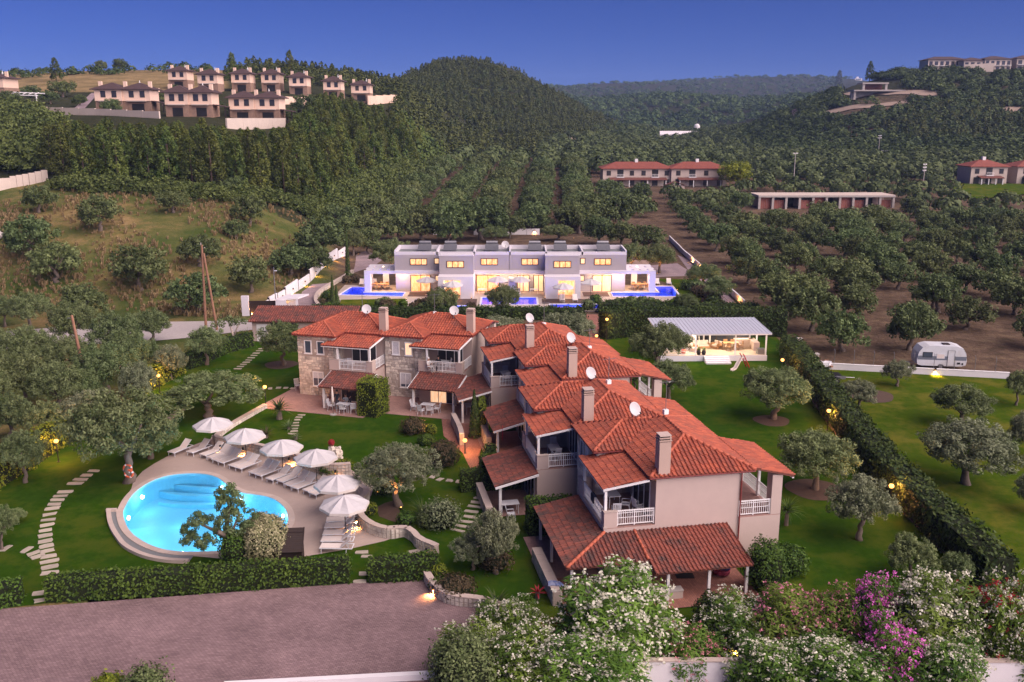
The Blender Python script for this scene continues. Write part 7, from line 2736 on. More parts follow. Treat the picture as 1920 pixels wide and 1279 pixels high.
stepped_wall('stepped white panel wall with dark piers along the left of the villa lane', pxs([(488, 590), (535, 562), (600, 516), (648, 483)]), 1.35, n=9, lamps=9, lamp_side=-1)
kr = thing('boundary_wall', 'thin white wall with orange lamps running down the right side of the villa', 'wall', (0, 0, 0))
kp = pxs([(1255, 450), (1278, 474), (1300, 494), (1330, 518), (1358, 540), (1395, 576)])
for i in range(len(kp) - 1):
 for t0 in (0, .5):
  a, b = kp[i].lerp(kp[i + 1], t0), kp[i].lerp(kp[i + 1], t0 + .5)
  d, c = b - a, (a + b) / 2
  MB().cbox((c.x, c.y, .45), (d.length - .08, .2, .9 + .12 * (t0 > 0)), math.atan2(d.y, d.x)).build('panel', M['white_wall'], kr)
for i, (qx, qy) in enumerate(((1295, 494), (1307, 505), (1320, 516), (1337, 532), (1355, 549), (1376, 570))):
 ground_lamp('orange lamp at the foot of the thin white wall, ' + ('first from the far end', 'second from the far end', 'third from the far end', 'fourth from the far end', 'fifth from the far end', 'last at the near end')[i], P(qx, qy) + Vector((-.45, 0, 0)), 110, aim=(.6, .2, .8), group='orange lamps along the thin white wall', cone=2.6)
sheet('kerb_path', ccw(pxs([(1270, 478), (1288, 486), (1392, 578), (1375, 580), (1300, 520)])), .011, M['road'])
bw = thing('boundary_wall', 'pale back wall with small lamps behind the villa, left stretch', 'wall', (0, 0, 0), 0, 'pale back walls behind the villa')
for x0, x1, r_ in ((812, 846, bw), (888, 1012, None)):
 if r_ is None:
  r_ = thing('boundary_wall', 'pale back wall with small lamps behind the villa, right stretch', 'wall', (0, 0, 0), 0, 'pale back walls behind the villa')
 a, b = P(x0, 440), P(x1, 440)
 nseg = 2 if x1 - x0 < 50 else 5
 for k in range(nseg):
  p, q = a.lerp(b, k / nseg), a.lerp(b, (k + 1) / nseg)
  MB().box(p.x + .03, q.x - .03, p.y - .12, p.y + .12, 0, 1.3).build('panel', M['white_wall'], r_)
for i, x in enumerate((838, 918, 1002)):
 wall_lamp('small lamp on the pale back wall, ' + ('on its left stretch', 'at the middle', 'at its right end')[i], P(x, 440) + Vector((0, -.3, 1.0)), 60, (0, .2, -1))
lw_ = thing('boundary_wall', 'lamp-lit red-brown low wall right behind the right pergola', 'wall', (0, 0, 0))
a, b = P(1174, 498), P(1216, 498)
for k in range(3):
 p, q = a.lerp(b, k / 3), a.lerp(b, (k + 1) / 3)
 MB().box(p.x + .02, q.x - .02, p.y - .12, p.y + .12, 0, .9).build('panel', M['plaster_warm'], lw_)
for i, x in enumerate((1181, 1208)):
 ground_lamp('uplight on the low wall behind the right pergola, ' + ('left one', 'right one')[i], P(x, 501), 90, aim=(0, .4, 1))
for lb, q, e in (('uplight under the lamp-lit olive left of the villa', (735, 515), 120), ('uplight at the top of the villa lane', (655, 488), 160), ('second uplight at the top of the villa lane', (672, 478), 130), ('uplight beneath the right olive behind the villa', (1186, 513), 160), ('uplight beneath the olive on the mauve terrace', (1232, 514), 110),
     ('uplight in the shrubs before the left pool', (716, 570), 120), ('uplight in the shrubs at the middle of the villa front', (762, 562), 120), ('uplight between the middle pools', (952, 568), 120), ('uplight before the right portal', (1022, 560), 80), ('uplight left of the middle pools', (884, 560), 80), ('uplight among shrubs right of the right portal', (1096, 570), 90),
     ('uplight among shrubs under the right pool', (1175, 570), 110), ('uplight on the villa lawn', (1270, 545), 100), ('uplight under the leafy olives by the kerb', (1306, 540), 90), ('uplight in the kerb shrubs lower down', (1325, 558), 90), ('uplight at the tall cypress foot', (626, 588), 60), ('uplight in the lane planting', (622, 562), 90), ('uplight behind the villa roof trees', (1075, 448), 110)):
 ground_lamp(lb, P(*q), e, group='villa garden uplights')
SV = 'shrubs in the villa garden'
i = 0
for (x0, y0, x1, y1, n_, sc) in ((605, 560, 640, 590, 7, .8), (640, 530, 690, 525, 5, .7), (700, 574, 860, 584, 15, .75), (860, 586, 1010, 589, 10, .6), (1105, 576, 1250, 574, 13, .8), (1290, 530, 1345, 575, 9, 1.1)):
 for k in range(n_):
  t = (k + .5) / n_
  p = P(x0 + (x1 - x0) * t + rng.normal() * 6, y0 + (y1 - y0) * t + rng.normal() * 4)
  kind = ('hedge', 'olive', 'red_leaf', 'hedge_dark')[rng.integers(0, 4)]
  ball_shrub({'hedge': 'bright green', 'olive': 'grey-green', 'red_leaf': 'red-brown', 'hedge_dark': 'dark green'}[kind] + ' shrub in the planting round the villa', p, sc * (.6 + .5 * rng.random()), kind, n=420, size=.13, hz=.8, rough=.2, group=SV)

# entrance gate at the lane
gt = thing('entrance_gate', 'white entrance gate with a dark sliding panel and a slatted side', 'gate', P(455, 592), R(3))
MB().box(0, .9, -.25, .25, 0, 2.6).build('pillar', M['vwhite'], gt)
for k in range(9):
 MB().box(.92, 4.4, -.05, .05, .15 + k * .2, .15 + k * .2 + .185).build('board', M['dark_wood'], gt)
MB().slab([(4.4, -.8, 2.3), (7.2, .0, 2.3), (8.2, 2.6, 2.3), (5.6, 2.6, 2.3)], .2).build('canopy', M['vwhite'], gt)
MB().box(4.45, 5.8, -.7, -.5, 0, 2.08).box(6.9, 7.15, -.0, .25, 0, 2.08).build('pillar', M['vwhite'], gt)
for k in range(7):
 MB().box(5.95 + k * .14, 6.02 + k * .14, -.45 + k * .06, -.35 + k * .06, 0, 2.05).build('slat', M['sling'], gt)
ground_lamp('orange lamp glowing under the entrance gate', P(472, 592), 150, aim=(.4, .3, .6), cone=2.6)

# ------------------------------------------------------------------ far houses
M['peach'] = mat('peach_render', (0.80, 0.58, 0.45), (0.72, 0.52, 0.41), .6, .9, rnd=.06)
M['brown_stone'] = mat('brown_stone_base', (0.34, 0.22, 0.16), (0.21, 0.135, 0.10), 1.2, .9, .5, 4)
M['slate'] = mat('dark_roof_tile', (0.085, 0.052, 0.050), (0.055, 0.035, 0.035), 1.5, .8, .6, 5)
M['far_red'] = mat('far_red_roof', (0.26, 0.075, 0.050), (0.17, 0.05, 0.038), 1.0, .8, .6, 5)
M['pale_wall'] = mat('pale_far_wall', (0.55, 0.46, 0.40), (0.48, 0.40, 0.35), .5, .9)
M['far_glass'] = glassmat('far_glass', (0.05, 0.045, 0.045), .15)

def hip(mb, x0, x1, y0, y1, z, rise, over=.5):
 x0, x1, y0, y1 = x0 - over, x1 + over, y0 - over, y1 + over
 h = min(x1 - x0, y1 - y0) / 2
 if x1 - x0 >= y1 - y0:
  r0, r1 = (x0 + h, (y0 + y1) / 2, z + rise), (x1 - h, (y0 + y1) / 2, z + rise)
  F = [(0, 1, 5, 4), (2, 3, 4, 5), (1, 2, 5), (3, 0, 4)]
 else:
  r0, r1 = ((x0 + x1) / 2, y0 + h, z + rise), ((x0 + x1) / 2, y1 - h, z + rise)
  F = [(0, 1, 4), (1, 2, 5, 4), (2, 3, 5), (3, 0, 4, 5)]
 mb.add([(x0, y0, z), (x1, y0, z), (x1, y1, z), (x0, y1, z), r0, r1] + [(x0, y0, z - .2), (x1, y0, z - .2), (x1, y1, z - .2), (x0, y1, z - .2)], F + [(0, 6, 7, 1), (1, 7, 8, 2), (2, 8, 9, 3), (3, 9, 6, 0), (9, 8, 7, 6)])

def fwin(parent, u, z, w, h, y, frame='dark_wood', name='window'):
 o = MB().box(u - w / 2 - .08, u + w / 2 + .08, y - .06, y, z - .08, z).box(u - w / 2 - .08, u + w / 2 + .08, y - .06, y, z + h, z + h + .08).box(u - w / 2 - .08, u - w / 2, y - .06, y, z, z + h).box(u + w / 2, u + w / 2 + .08, y - .06, y, z, z + h).box(u - .04, u + .04, y - .05, y, z, z + h).build(name, M[frame], parent)
 MB().box(u - w / 2, u + w / 2, y - .03, y - .005, z, z + h).build('pane', M['far_glass'], o)
 return o

def hill_house(label, px_, base, w_px, units=2, rotz=0.0, roof='slate', group='dark roofed houses on the left hill', scale=None, porch=True):
 p = G(px_, base)
 dep = proj(*p)[2]
 Wt = w_px * .93 * dep / FOC
 u = Wt / units
 s = 1.0
 h = thing('hillside_house', label, 'house', p, rotz, group)
 d = min(9.0, max(7.0, u * 1.1))
 zb, ze = 2.9, 5.9
 wb, up_, rf = MB(), MB(), MB()
 for k in range(units):
  x0 = -Wt / 2 + k * u
  off = .6 * (k % 2)
  wb.box(x0 + .02, x0 + u - .02, off, d, -2.5, zb)
  up_.box(x0 + .03, x0 + u - .03, off - .25, d - .02, zb + .002, ze)
  hip(rf, x0, x0 + u, off - .2, d, ze, 1.75 + .02 * k, .85)
 wb.build('base_wall', M['brown_stone'], h)
 up_.build('wall', M['peach'], h)
 r = rf.build('roof', M[roof], h)
 ch = MB()
 for k in range(units + 1):
  x = -Wt / 2 + min(max(k * u, .6), Wt - .6)
  MB().box(x - .42, x + .42, d * .35, d * .35 + .8, ze + .3, ze + 2.0).build('chimney', M['peach'], r)
 mb = MB()
 mb.lathe([(.25, 0), (.3, .35), (.12, .6), (.05, 1.1)], (Wt * .25, d * .5, ze + 1.2), n=8)
 mb.build('finial', M['white'], r)
 for k in range(units):
  x0 = -Wt / 2 + k * u
  y = .6 * (k % 2) - .25
  for f_, ww_ in ((.32, 1.1), (.72, 1.1)):
   fwin(h, x0 + u * f_, zb + .95, ww_, 1.5, y)
  MB().box(x0 + u * .15, x0 + u * .85, y - .7, y - .01, zb - .12, zb + .12).build('balcony_slab', M['pale_wall'], h)
  yy = .6 * (k % 2)
  o = MB().box(x0 + u * .3, x0 + u * .75, yy - .05, yy, .05, 2.2).build('garage_door', M['dark_metal'], h)
 if porch:
  c = MB().slab([(Wt / 2 + .02, .8, 3.0), (Wt / 2 + 3.2, .8, 2.5), (Wt / 2 + 3.2, 5, 2.5), (Wt / 2 + .02, 5, 3.0)], .2).build('carport_roof', M['slate'], h)
  for x, y in ((Wt / 2 + 3.0, 1.0), (Wt / 2 + 3.0, 4.8)):
   MB().box(x - .12, x + .12, y - .12, y + .12, -1.5, 2.4).build('post', M['dark_wood'], h)
 return h

hill_house('dark roofed double house at the left of the front hillside row', 232, 211, 108, 2, .05)
hill_house('dark roofed double house in the middle of the front hillside row', 355, 219, 92, 2, .03)
hill_house('dark roofed double hillside house right above the pale retaining wall', 478, 227, 100, 2, 0)
for i, (x, b, w) in enumerate(((335, 166, 38), (391, 174, 40), (453, 172, 38), (508, 172, 36), (560, 178, 36), (624, 185, 36), (677, 190, 38))):
 hill_house('small dark roofed house on the upper hillside terrace, ' + ('first', 'second', 'third', 'fourth', 'fifth', 'sixth', 'seventh')[i] + ' counting from the meadow side', x, b, w, 1, .02, group='upper row of dark roofed hillside houses', porch=False)

def wall_run(label, pts, h, m='pale_wall', group=None, n=4, t=.4, name='retaining_wall', z_extra=0):
 r = thing(name, label, 'wall', (0, 0, 0), 0, group)
 for i in range(len(pts) - 1):
  for k in range(n):
   a, b = pts[i].lerp(pts[i + 1], k / n), pts[i].lerp(pts[i + 1], (k + 1) / n)
   d, c = b - a, (a + b) / 2
   MB().cbox((c.x, c.y, c.z + h / 2 - .6 + z_extra), (math.hypot(d.x, d.y) - .05, t, h + 1.2 + .0), math.atan2(d.y, d.x)).build('block', M[m], r)
 return r

wall_run('pale block retaining wall under the right hillside double house', [G(425, 240), G(535, 238)], 2.2)
wall_run('cream terrace wall between the hillside houses, below the upper row', [G(520, 196), G(600, 198)], 2.4, 'peach')
wall_run('cream terrace wall at the right end of the upper hillside row', [G(690, 196), G(745, 192)], 3.0, 'peach')
wall_run('long cream wall below the left hillside houses', [G(60, 212), G(180, 216), G(300, 222)], 1.6, 'pale_wall')
wall_run('cream side wall behind the left double house', [G(282, 186), G(300, 188)], 3.5, 'peach')
wall_run('stepped concrete block wall at the left edge above the olive field', [G(-60, 372), G(20, 352), G(55, 346), G(90, 338)], 2.0, 'pale_wall', n=3)
rp = thing('boulder', 'pale boulder at the left edge of the olive field', 'rock', G(0, 448) + Vector((-.6, 0, .5)))
MB().lathe([(.3, -.7), (1.1, -.4), (1.3, .1), (.8, .7), (.2, .9)], n=9).build('rock', M['concrete'], rp)
hill_house('peach house cut by the left picture edge on the hill', -18, 182, 60, 1, 0, group='other hill houses', porch=False)
pg = thing('garden_pergola', 'thin white garden pergola on the hillside at the left', 'pergola', G(60, 196), 0)
mb = MB()
mb.tube([(-5, 0, 0), (-5, 0, 3.4)], .18, 6).tube([(2.5, -2, -.5), (2.5, -2, 2.7)], .18, 6).tube([(-5.2, 0, 3.4), (4, 0, 3.0)], .14, 6).tube([(-6, -2, 2.6), (3, -2, 2.4)], .14, 6)
mb.build('posts', M['white'], pg)
for k in range(5):
 MB().tube([(-4.6 + k * 1.7, -2.2, 2.75), (-4.6 + k * 1.7, .3, 3.3)], .09, 5).build('rafter', M['white'], pg)
rm = sheet('hill_lane', ccw([G(*q) for q in ((130, 214), (172, 176), (184, 178), (150, 216))]), 0, M['road'])
for v in rm.data.vertices:
 v.co.z = float(ground(v.co.x, v.co.y)) + .35

# red roofed houses in the valley

def valley_house(label, px_, base, w_px, bays, rotz=0, group='red roofed houses in the valley', roof='far_red'):
 p = G(px_, base)
 dep = proj(*p)[2]
 Wt = w_px * dep / FOC
 h = thing('valley_house', label, 'house', p, rotz, group)
 MB().box(-Wt / 2, Wt / 2, 0, 9, -1.5, 5.6).build('wall', M['pale_wall'], h)
 rf = MB()
 hip(rf, -Wt / 2, Wt / 2, 0, 9, 5.62, 1.9, .7)
 r = rf.build('roof', M[roof], h)
 MB().box(-.5, .5, 4, 5, 6.5, 8.4).build('chimney', M['white'], r)
 for k in range(bays):
  u = -Wt / 2 + Wt * (k + .5) / bays
  if k % 3 == 1:
   o = MB().box(u - 1.0, u + 1.0, -.04, 0, 2.9, 5.2).build('recess_shade_panel', M['dark_metal'], h)  # flat dark panel on the wall, painted as the shade of a recess
   MB().box(u - 1.2, u + 1.2, -.9, -.02, 2.7, 2.9).build('balcony_slab', M['white'], h)
   railing(h, (u - 1.15, -.85), (u + 1.15, -.85), 2.9, .9, step=.3)
  else:
   fwin(h, u, 3.4, 1.2, 1.4, 0)
  MB().box(u - .9, u + .9, -.05, -.002, .1, 2.2).build('ground_opening', M['far_glass'], h)
 MB().slab([(-Wt / 2 + 2, -2.8, 2.2), (Wt / 2 - 2, -2.8, 2.2), (Wt / 2 - 2, -.01, 2.75), (-Wt / 2 + 2, -.01, 2.75)], .15).build('porch_roof', M['roof_base'], h)
 for k in range(4):
  x = -Wt / 2 + 2.4 + (Wt - 4.8) * k / 3
  MB().box(x - .12, x + .12, -2.6, -2.36, -.5, 2.1).build('post', M['white'], h)
 return h

valley_house('wider red roofed valley house on the left', 1195, 349, 130, 6, 0)
valley_house('narrower red roofed valley house beside the bright green tree', 1310, 349, 104, 4, 0)
rh = valley_house('small red roofed stone house on a bright lawn at the right', 1852, 346, 68, 3, 0)
valley_house('red roofed house cut by the right picture edge', 1935, 346, 60, 2, 0)
q_ = sheet('bright_lawn', ccw([G(*q) for q in ((1780, 372), (1840, 374), (1960, 362), (1960, 346), (1790, 346))]), 0, M['lawn_east'])
for v in q_.data.vertices:
 v.co.z = float(ground(v.co.x, v.co.y)) + .3
sg = thing('small_gable_shed', 'small dark gabled shed among the valley olives', 'shed', G(1268, 362), .1)
MB().box(-2.5, 2.5, 0, 3, -.5, 2.2).build('wall', M['plaster'], sg)
MB().slab([(-3, -.4, 2.2), (0, -.4, 3.4), (0, 3.4, 3.4), (-3, 3.4, 2.2)], .12).slab([(0, -.4, 3.4), (3, -.4, 2.2), (3, 3.4, 2.2), (0, 3.4, 3.4)], .12).build('roof', M['roof_base'], sg)

# long unfinished brick and concrete building
M['raw_brick'] = brickmat('hollow_brick', (.30, .11, .085), (.25, .09, .07), (.3, .22, .2), .5, .25, .9, .02)
ub = thing('unfinished_building', 'long unfinished one-storey building of bare concrete and red brick', 'building', G(1548, 391), R(1))
dep = proj(*ub.location)[2]
Wt = 252 * dep / FOC
MB().box(-Wt / 2 - .4, Wt / 2 + .4, -.6, 9, 3.0, 3.45).build('roof_slab', M['concrete'], ub)
MB().box(-Wt / 2 - .3, Wt / 2 + .3, -.3, 8.7, 3.452, 3.56).build('roof_screed', M['pale_wall'], ub)
for k in range(11):
 x = -Wt / 2 + Wt * k / 10
 MB().box(x - .3, x + .3, -.4, .2, -1.0, 2.998).build('column', M['concrete'], ub)
 if k < 10:
  if k % 3 != 2:
   MB().box(x + .32, x + Wt / 10 - .32, .6, .8, -1, 2.2 if k % 2 else 2.99).build('brick_wall', M['raw_brick'], ub)
  else:
   MB().box(x + .32, x + Wt / 10 - .32, 4.0, 4.2, -1, 2.99).build('back_wall', M['dark_metal'], ub)
MB().box(-Wt / 2, Wt / 2, 6, 8.5, -1, 2.99).build('core_wall', M['raw_brick'], ub)
# distant shed, greenhouse, silo, hill villas
fs = thing('open_shed', 'grey open shed with a flat roof at the foot of the right hill', 'shed', G(1665, 298), 0)
MB().box(-4.5, 4.5, -.3, 5, 3.0, 3.3).build('roof', M['channel'], fs)
for x in (-4, -1.3, 1.3, 4):
 MB().box(x - .12, x + .12, -.1, .1, -.5, 3).build('post', M['white'], fs)
MB().box(-4, 4, 4.5, 4.8, -.5, 3).build('back_wall', M['dark_metal'], fs)
gh = thing('greenhouse', 'low white greenhouse at the head of the valley', 'greenhouse', G(1275, 264), 0)
MB().slab([(-13, 0, 4), (13, 0, 4), (12, 8, 6), (-12, 8, 6)], 3.9).build('cover', M['white_wall'], gh)
for x in (-8, -3, 3, 8):
 MB().box(x - .1, x + .1, -.1, 0, 0, 4).build('rib', M['metal'], gh)
si = thing('silo', 'white round topped silo beside the greenhouse', 'silo', G(1306, 251), 0)
MB().lathe([(2.4, -1), (2.4, 5.5), (1.7, 7), (.4, 7.6)], n=16).build('drum', M['white_wall'], si, True)
MB().box(-.6, .6, -2.5, -2.2, 0, 2).build('door', M['metal'], si)
cs = thing('concrete_villa', 'unfinished concrete villa with flat slabs on the bare right hillside', 'building', G(1640, 180), 0)
MB().box(-12, 24, -2, 9, 2.4, 3.1).build('lower_slab', M['concrete'], cs)
MB().box(-7, 7, 0, 8, 6.2, 6.9).build('upper_slab', M['concrete'], cs)
for x, y, a, b in ((-11, -1, -2, 2.4), (10, -1, -2, 2.4), (22, -1, -2, 2.4), (-6, .5, 3.1, 6.2), (6, .5, 3.1, 6.2)):
 MB().box(x - .6, x + .6, y, y + 1.2, a, b).build('column', M['concrete'], cs)
MB().box(-5, 5.5, 5, 6, 3.1, 6.2).build('back_wall', M['roof_base'], cs)
MB().box(-11, 10, 4, 6, -2, 2.39).build('lower_wall', M['concrete'], cs)

def hotel(label, px_, base, w_px, h, bays, rotz=0.0):
 p = G(px_, base)
 dep = proj(*p)[2]
 Wt = w_px * dep / FOC
 o = thing('hill_hotel', label, 'building', p, rotz, 'pale buildings on the right hilltop')
 MB().box(-Wt / 2, Wt / 2, 0, 12, -4, h).build('wall', M['pale_wall'], o)
 rf = MB()
 hip(rf, -Wt / 2, Wt / 2, 0, 12, h + .02, 1.9, .8)
 rf.build('roof', M['slate'], o)
 for k in range(bays):
  u = -Wt / 2 + Wt * (k + .5) / bays
  for f_ in range(2):
   MB().box(u - Wt / bays * .3, u + Wt / bays * .3, -.05, -.002, h - 3.2 - f_ * 3.3, h - 1.0 - f_ * 3.3).build('window', M['far_glass'], o)
  MB().box(u - Wt / bays * .42, u + Wt / bays * .42, -1.2, -.01, h - 3.6, h - 3.35).build('balcony_slab', M['white'], o)
 return o

hotel('pale hilltop building with dark roofs, left wing of the skyline block', 1775, 132, 72, 6, 7)
hotel('pale hilltop building beside the long skyline block', 1828, 132, 44, 5.4, 4)
hotel('brown hilltop building with balconies right of the skyline block', 1870, 130, 50, 5.6, 5)
hotel('hilltop building cut by the right picture edge', 1930, 130, 50, 6, 4)
wall_run('pale terrace wall below the right hilltop buildings', [G(1806, 137), G(1862, 134)], 4.5, 'pale_wall')
bb = thing('white_villa', 'white cubic villa on the shoulder of the right hill', 'building', G(1608, 150), 0)
MB().box(-6, 10, 0, 8, -3, 3.5).build('wall', M['white_wall'], bb)
MB().box(-2, 3, 2, 7, 3.5, 7).build('upper_storey', M['white_wall'], bb)
MB().box(-4, 8, -.05, -.002, .5, 2.6).build('window', M['glass_blue'], bb)

BARE_PX = [[(1570, 186), (1580, 150), (1700, 150), (1700, 186)], [(1725, 126), (1725, 112), (1925, 112), (1925, 128)]]

def drape(name, px_pts, m, dz=.5):
 dz = dz * .5
 """Bare ground patch laid on the terrain."""
 BARE_PX.append(px_pts)
 ring = [G(*q) for q in px_pts]
 c = sum(ring, Vector()) / len(ring)
 mb = MB()
 ring = [c.lerp(p, random.uniform(.8, 1.12)) for p in smooth_ring(ring, 4)]
 rows = []
 K = 5
 for t in np.linspace(0, 1, K):
  rows.append([c.lerp(p, float(t)) for p in ring])
 n_ = len(ring)
 vs = [(p.x, p.y, float(ground(p.x, p.y)) + dz) for r_ in rows for p in r_]
 fs = [(k * n_ + i, k * n_ + (i + 1) % n_, (k + 1) * n_ + (i + 1) % n_, (k + 1) * n_ + i) for k in range(K - 1) for i in range(n_)]
 mb.add(vs, fs)
 o = mb.build(name, m, None, True)
 o['kind'] = 'structure'
 return ring

BARE = []
M['earth'] = mat('bare_earth', (0.36, 0.27, 0.21), (0.25, 0.19, 0.15), .12, 1.0, .6, 1.5)
BARE.append(drape('bare_earth', [(1575, 178), (1600, 172), (1690, 170), (1750, 172), (1768, 178), (1740, 181), (1690, 178), (1640, 180), (1600, 184)], M['earth'], .8))
BARE.append(drape('bare_earth', [(1545, 210), (1600, 198), (1640, 196), (1700, 190), (1722, 193), (1680, 199), (1620, 204), (1570, 212)], M['earth'], .8))
BARE.append(drape('bare_earth', [(1860, 208), (1900, 200), (1925, 204), (1925, 212), (1890, 214)], M['earth'], .8))
BARE.append(drape('bare_earth', [(1028, 262), (1060, 258), (1130, 262), (1140, 268), (1060, 270)], M['earth'], .5))
BARE.append(drape('bare_earth', [(1095, 285), (1125, 283), (1145, 300), (1118, 312), (1100, 300)], M['earth'], .4))
BARE.append(drape('bare_earth', [(1475, 208), (1490, 206), (1498, 216), (1485, 219)], M['road'], .6))

# ------------------------------------------------------------------ trees of the fields, groves and woods
KF = 'round olives in the dry field'
for i, (cx, top, w, lb) in enumerate(((188, 372, 98, 'olive bush high in the dry field'), (108, 458, 112, 'dense olive bush in the middle of the dry field at the left'), (265, 468, 120, 'wide olive bush in the middle of the dry field'), (375, 444, 88, 'dark olive beyond the A-frame poles'), (325, 360, 62, 'small olive alone high in the dry field'),
          (468, 372, 80, 'olive at the foot of the pine belt'), (442, 414, 54, 'small round olive below the pine belt'), (468, 486, 100, 'olive beside the villa lane wall'), (545, 462, 92, 'olive above the lane wall'), (72, 350, 78, 'olive below the stepped concrete wall'), (58, 412, 118, 'broad olive at the left side of the dry field'),
          (158, 536, 104, 'olive bush low in the dry field'), (370, 520, 110, 'large olive behind the A-frame poles'), (600, 415, 110, 'olive near the upper end of the lane wall'), (655, 405, 84, 'olive right of the lane wall top'), (590, 470, 74, 'olive just outside the lane wall'), (440, 335, 46, 'olive at the pine belt edge'), (500, 415, 0, ''))):
 if w:
  b = top + w * .62
  p = G(cx, b)
  dep = proj(*p)[2]
  s = w * .45 * dep / FOC / 3.0
  plant('olive_tree', GROVE[i % 5], p, s, .95, lb, 'tree', KF)
dk_ = G(42, 590)
plant('dark_bush', PINE[0], dk_, .42, .9, 'narrow dark green bush in the dry grass at the left', 'bush')

LEFT = [(60, 555, 96), (10, 562, 70), (140, 575, 112), (222, 592, 120), (285, 588, 80), (55, 622, 118), (-15, 620, 90), (130, 640, 100), (205, 655, 130), (265, 640, 96), (45, 672, 130), (110, 690, 120), (-20, 700, 120), (165, 700, 90), (20, 748, 110), (90, 760, 96), (235, 628, 90)]
for i, (cx, top, w) in enumerate(LEFT):
 b = top + w * .72
 p = P(cx, b)
 dep = proj(*p)[2]
 s = w * .41 * dep / FOC / 3.0
 plant('olive_tree', OLIVE[(2 * i + 1) % 4 if i % 3 else 0], p, s, 1.12, 'dense olive in the dark grove left of the gravel lane', 'tree', 'olives in the grove left of the garden')

grove = []                                     # (x, y, radius scale, kind)

def in_px(px_, py_, poly):
 return inside(poly, px_, py_)

# right hand grove
th_ = R(8)
for i in range(-30, 40):
 for j in range(0, 24):
  x = 26 + i * 10 * math.cos(th_) + j * 9.6 * math.sin(th_) * .3 + rng.normal() * 1.3
  y = 98 + j * 8.6 + i * 9.2 * math.sin(th_) * .35 + rng.normal() * 1.3
  if y < 60 or x < 5:
   continue
  z = float(ground(x, y))
  a, b, d = proj(x, y, z)
  if inside([(1290, 425), (1335, 470), (1385, 555), (1440, 600), (1470, 655), (1560, 668), (1700, 672), (1725, 640), (1830, 650), (1890, 690), (2150, 720), (2150, 372), (1690, 382), (1400, 408), (1230, 415)], np.array([a]), np.array([b]))[0]:
   grove.append((x, y, rng.uniform(.88, 1.18), 0, j))
# middle valley, looser and smaller
for i in range(-4, 34):
 for j in range(0, 26):
  x = 8 + i * 8.3 + rng.normal() * 1.2 + j * .5
  y = 214 + j * 8.2 + rng.normal() * 1.3
  z = float(ground(x, y))
  a, b, d = proj(x, y, z)
  if inside([(1055, 425), (1400, 408), (1690, 384), (2050, 374), (2050, 300), (1500, 292), (1100, 292), (1060, 330)], np.array([a]), np.array([b]))[0]:
   grove.append((x, y, rng.uniform(.85, 1.15), 1, 0))
# the clipped rows behind the villa
for r_ in range(7):
 xr = -37 + r_ * 10.4
 for j in range(39):
  y = 203 + j * 5.0 + rng.normal() * .4
  x = xr + (y - 203) * .05 + rng.normal() * .4
  z = float(ground(x, y))
  a, b, d = proj(x, y, z)
  if b < 296 or a < 700 + max(0, 420 - b) * .9 - 40 or (r_ > 5 and y < 225):
   continue
  if r_ == 6 and j % 3 == 2:
   continue
  grove.append((x, y, rng.uniform(1.2, 1.45), 2, r_))
# strip of olives between the field and the rows
for (cx, top, w) in ((700, 412, 80), (745, 408, 76), (792, 402, 84), (705, 378, 66), (760, 380, 70), (850, 398, 92), (902, 392, 96), (690, 440, 60), (955, 410, 60), (1010, 405, 50), (1060, 392, 56), (1110, 378, 90), (1160, 380, 84), (1120, 420, 66), (1165, 425, 60), (1215, 430, 70), (840, 420, 60), (640, 395, 70)):
 p = G(cx, top + w * .6)
 dep = proj(*p)[2]
 grove.append((p.x, p.y, w * .5 * dep / FOC / 3.0, 1, 0))

BUILD_CLEAR = [(1195, 349, 75), (1310, 349, 60), (1548, 391, 135), (1852, 346, 45), (1935, 346, 40), (1665, 298, 20)]

def clear_of(x, y):
 z = float(ground(x, y))
 a, b, d = proj(x, y, z)
 for cx, base, hw in BUILD_CLEAR:
  if abs(a - cx) < hw and base - 16 < b < base + 10:
   return False
 top = b - 4.4 * FOC / d
 if 1125 < a < 1365 and b > 349 and top < 344:
  return False
 if 1420 < a < 1675 and b > 390 and top < 380:
  return False
 if 1780 < a < 1960 and b > 346 and top < 352:
  return False
 return True

grove = [g for g in grove if clear_of(g[0], g[1])]
grove = [g for g in grove if -200 < proj(g[0], g[1], 0)[0] < 2100]
grove.sort(key=lambda g: -g[2] / math.hypot(g[0], g[1]))
GL_ = ('round olive in the dark soil grove on the right', 'olive in the loose grove across the valley floor', 'clipped olive in the rows behind the villa')
GG = ('olives of the right hand grove', 'olives across the valley floor', 'olives in the rows behind the villa')
NS = 235
OW = 'first second third fourth fifth sixth seventh eighth ninth tenth eleventh twelfth thirteenth fourteenth fifteenth sixteenth seventeenth eighteenth nineteenth twentieth'.split()

def nth(k):
 return OW[k] if k < 20 else ('twenty-' if k < 29 else 'thirty-') + OW[(k - 20) % 10] if k % 10 != 9 else ('thirtieth', 'fortieth')[k > 30]

names = {}
for k in (0, 2):
 rows_ = sorted({g[4] for g in grove[:NS] if g[3] == k})
 for ri, rw in enumerate(rows_):
  mem = sorted([g for g in grove[:NS] if g[3] == k and g[4] == rw], key=lambda g: g[0] if k == 0 else g[1])
  for mi_, g in enumerate(mem):
   names[g[:2]] = ('%s olive from the villa side in the %s row of the right hand grove' if k == 0 else '%s olive from the near end of the %s clipped row from the pine slope') % (nth(mi_), nth(ri))
for i, (x, y, s, k, _r) in enumerate(grove[:NS]):
 z = float(ground(x, y))
 plant('olive_tree', GROVE[int(rng.integers(0, 5))], (x, y, z - .1), s, rng.uniform(.9, 1.12), names.get((x, y), GL_[k]), 'tree', GG[k])
rest = grove[NS:]
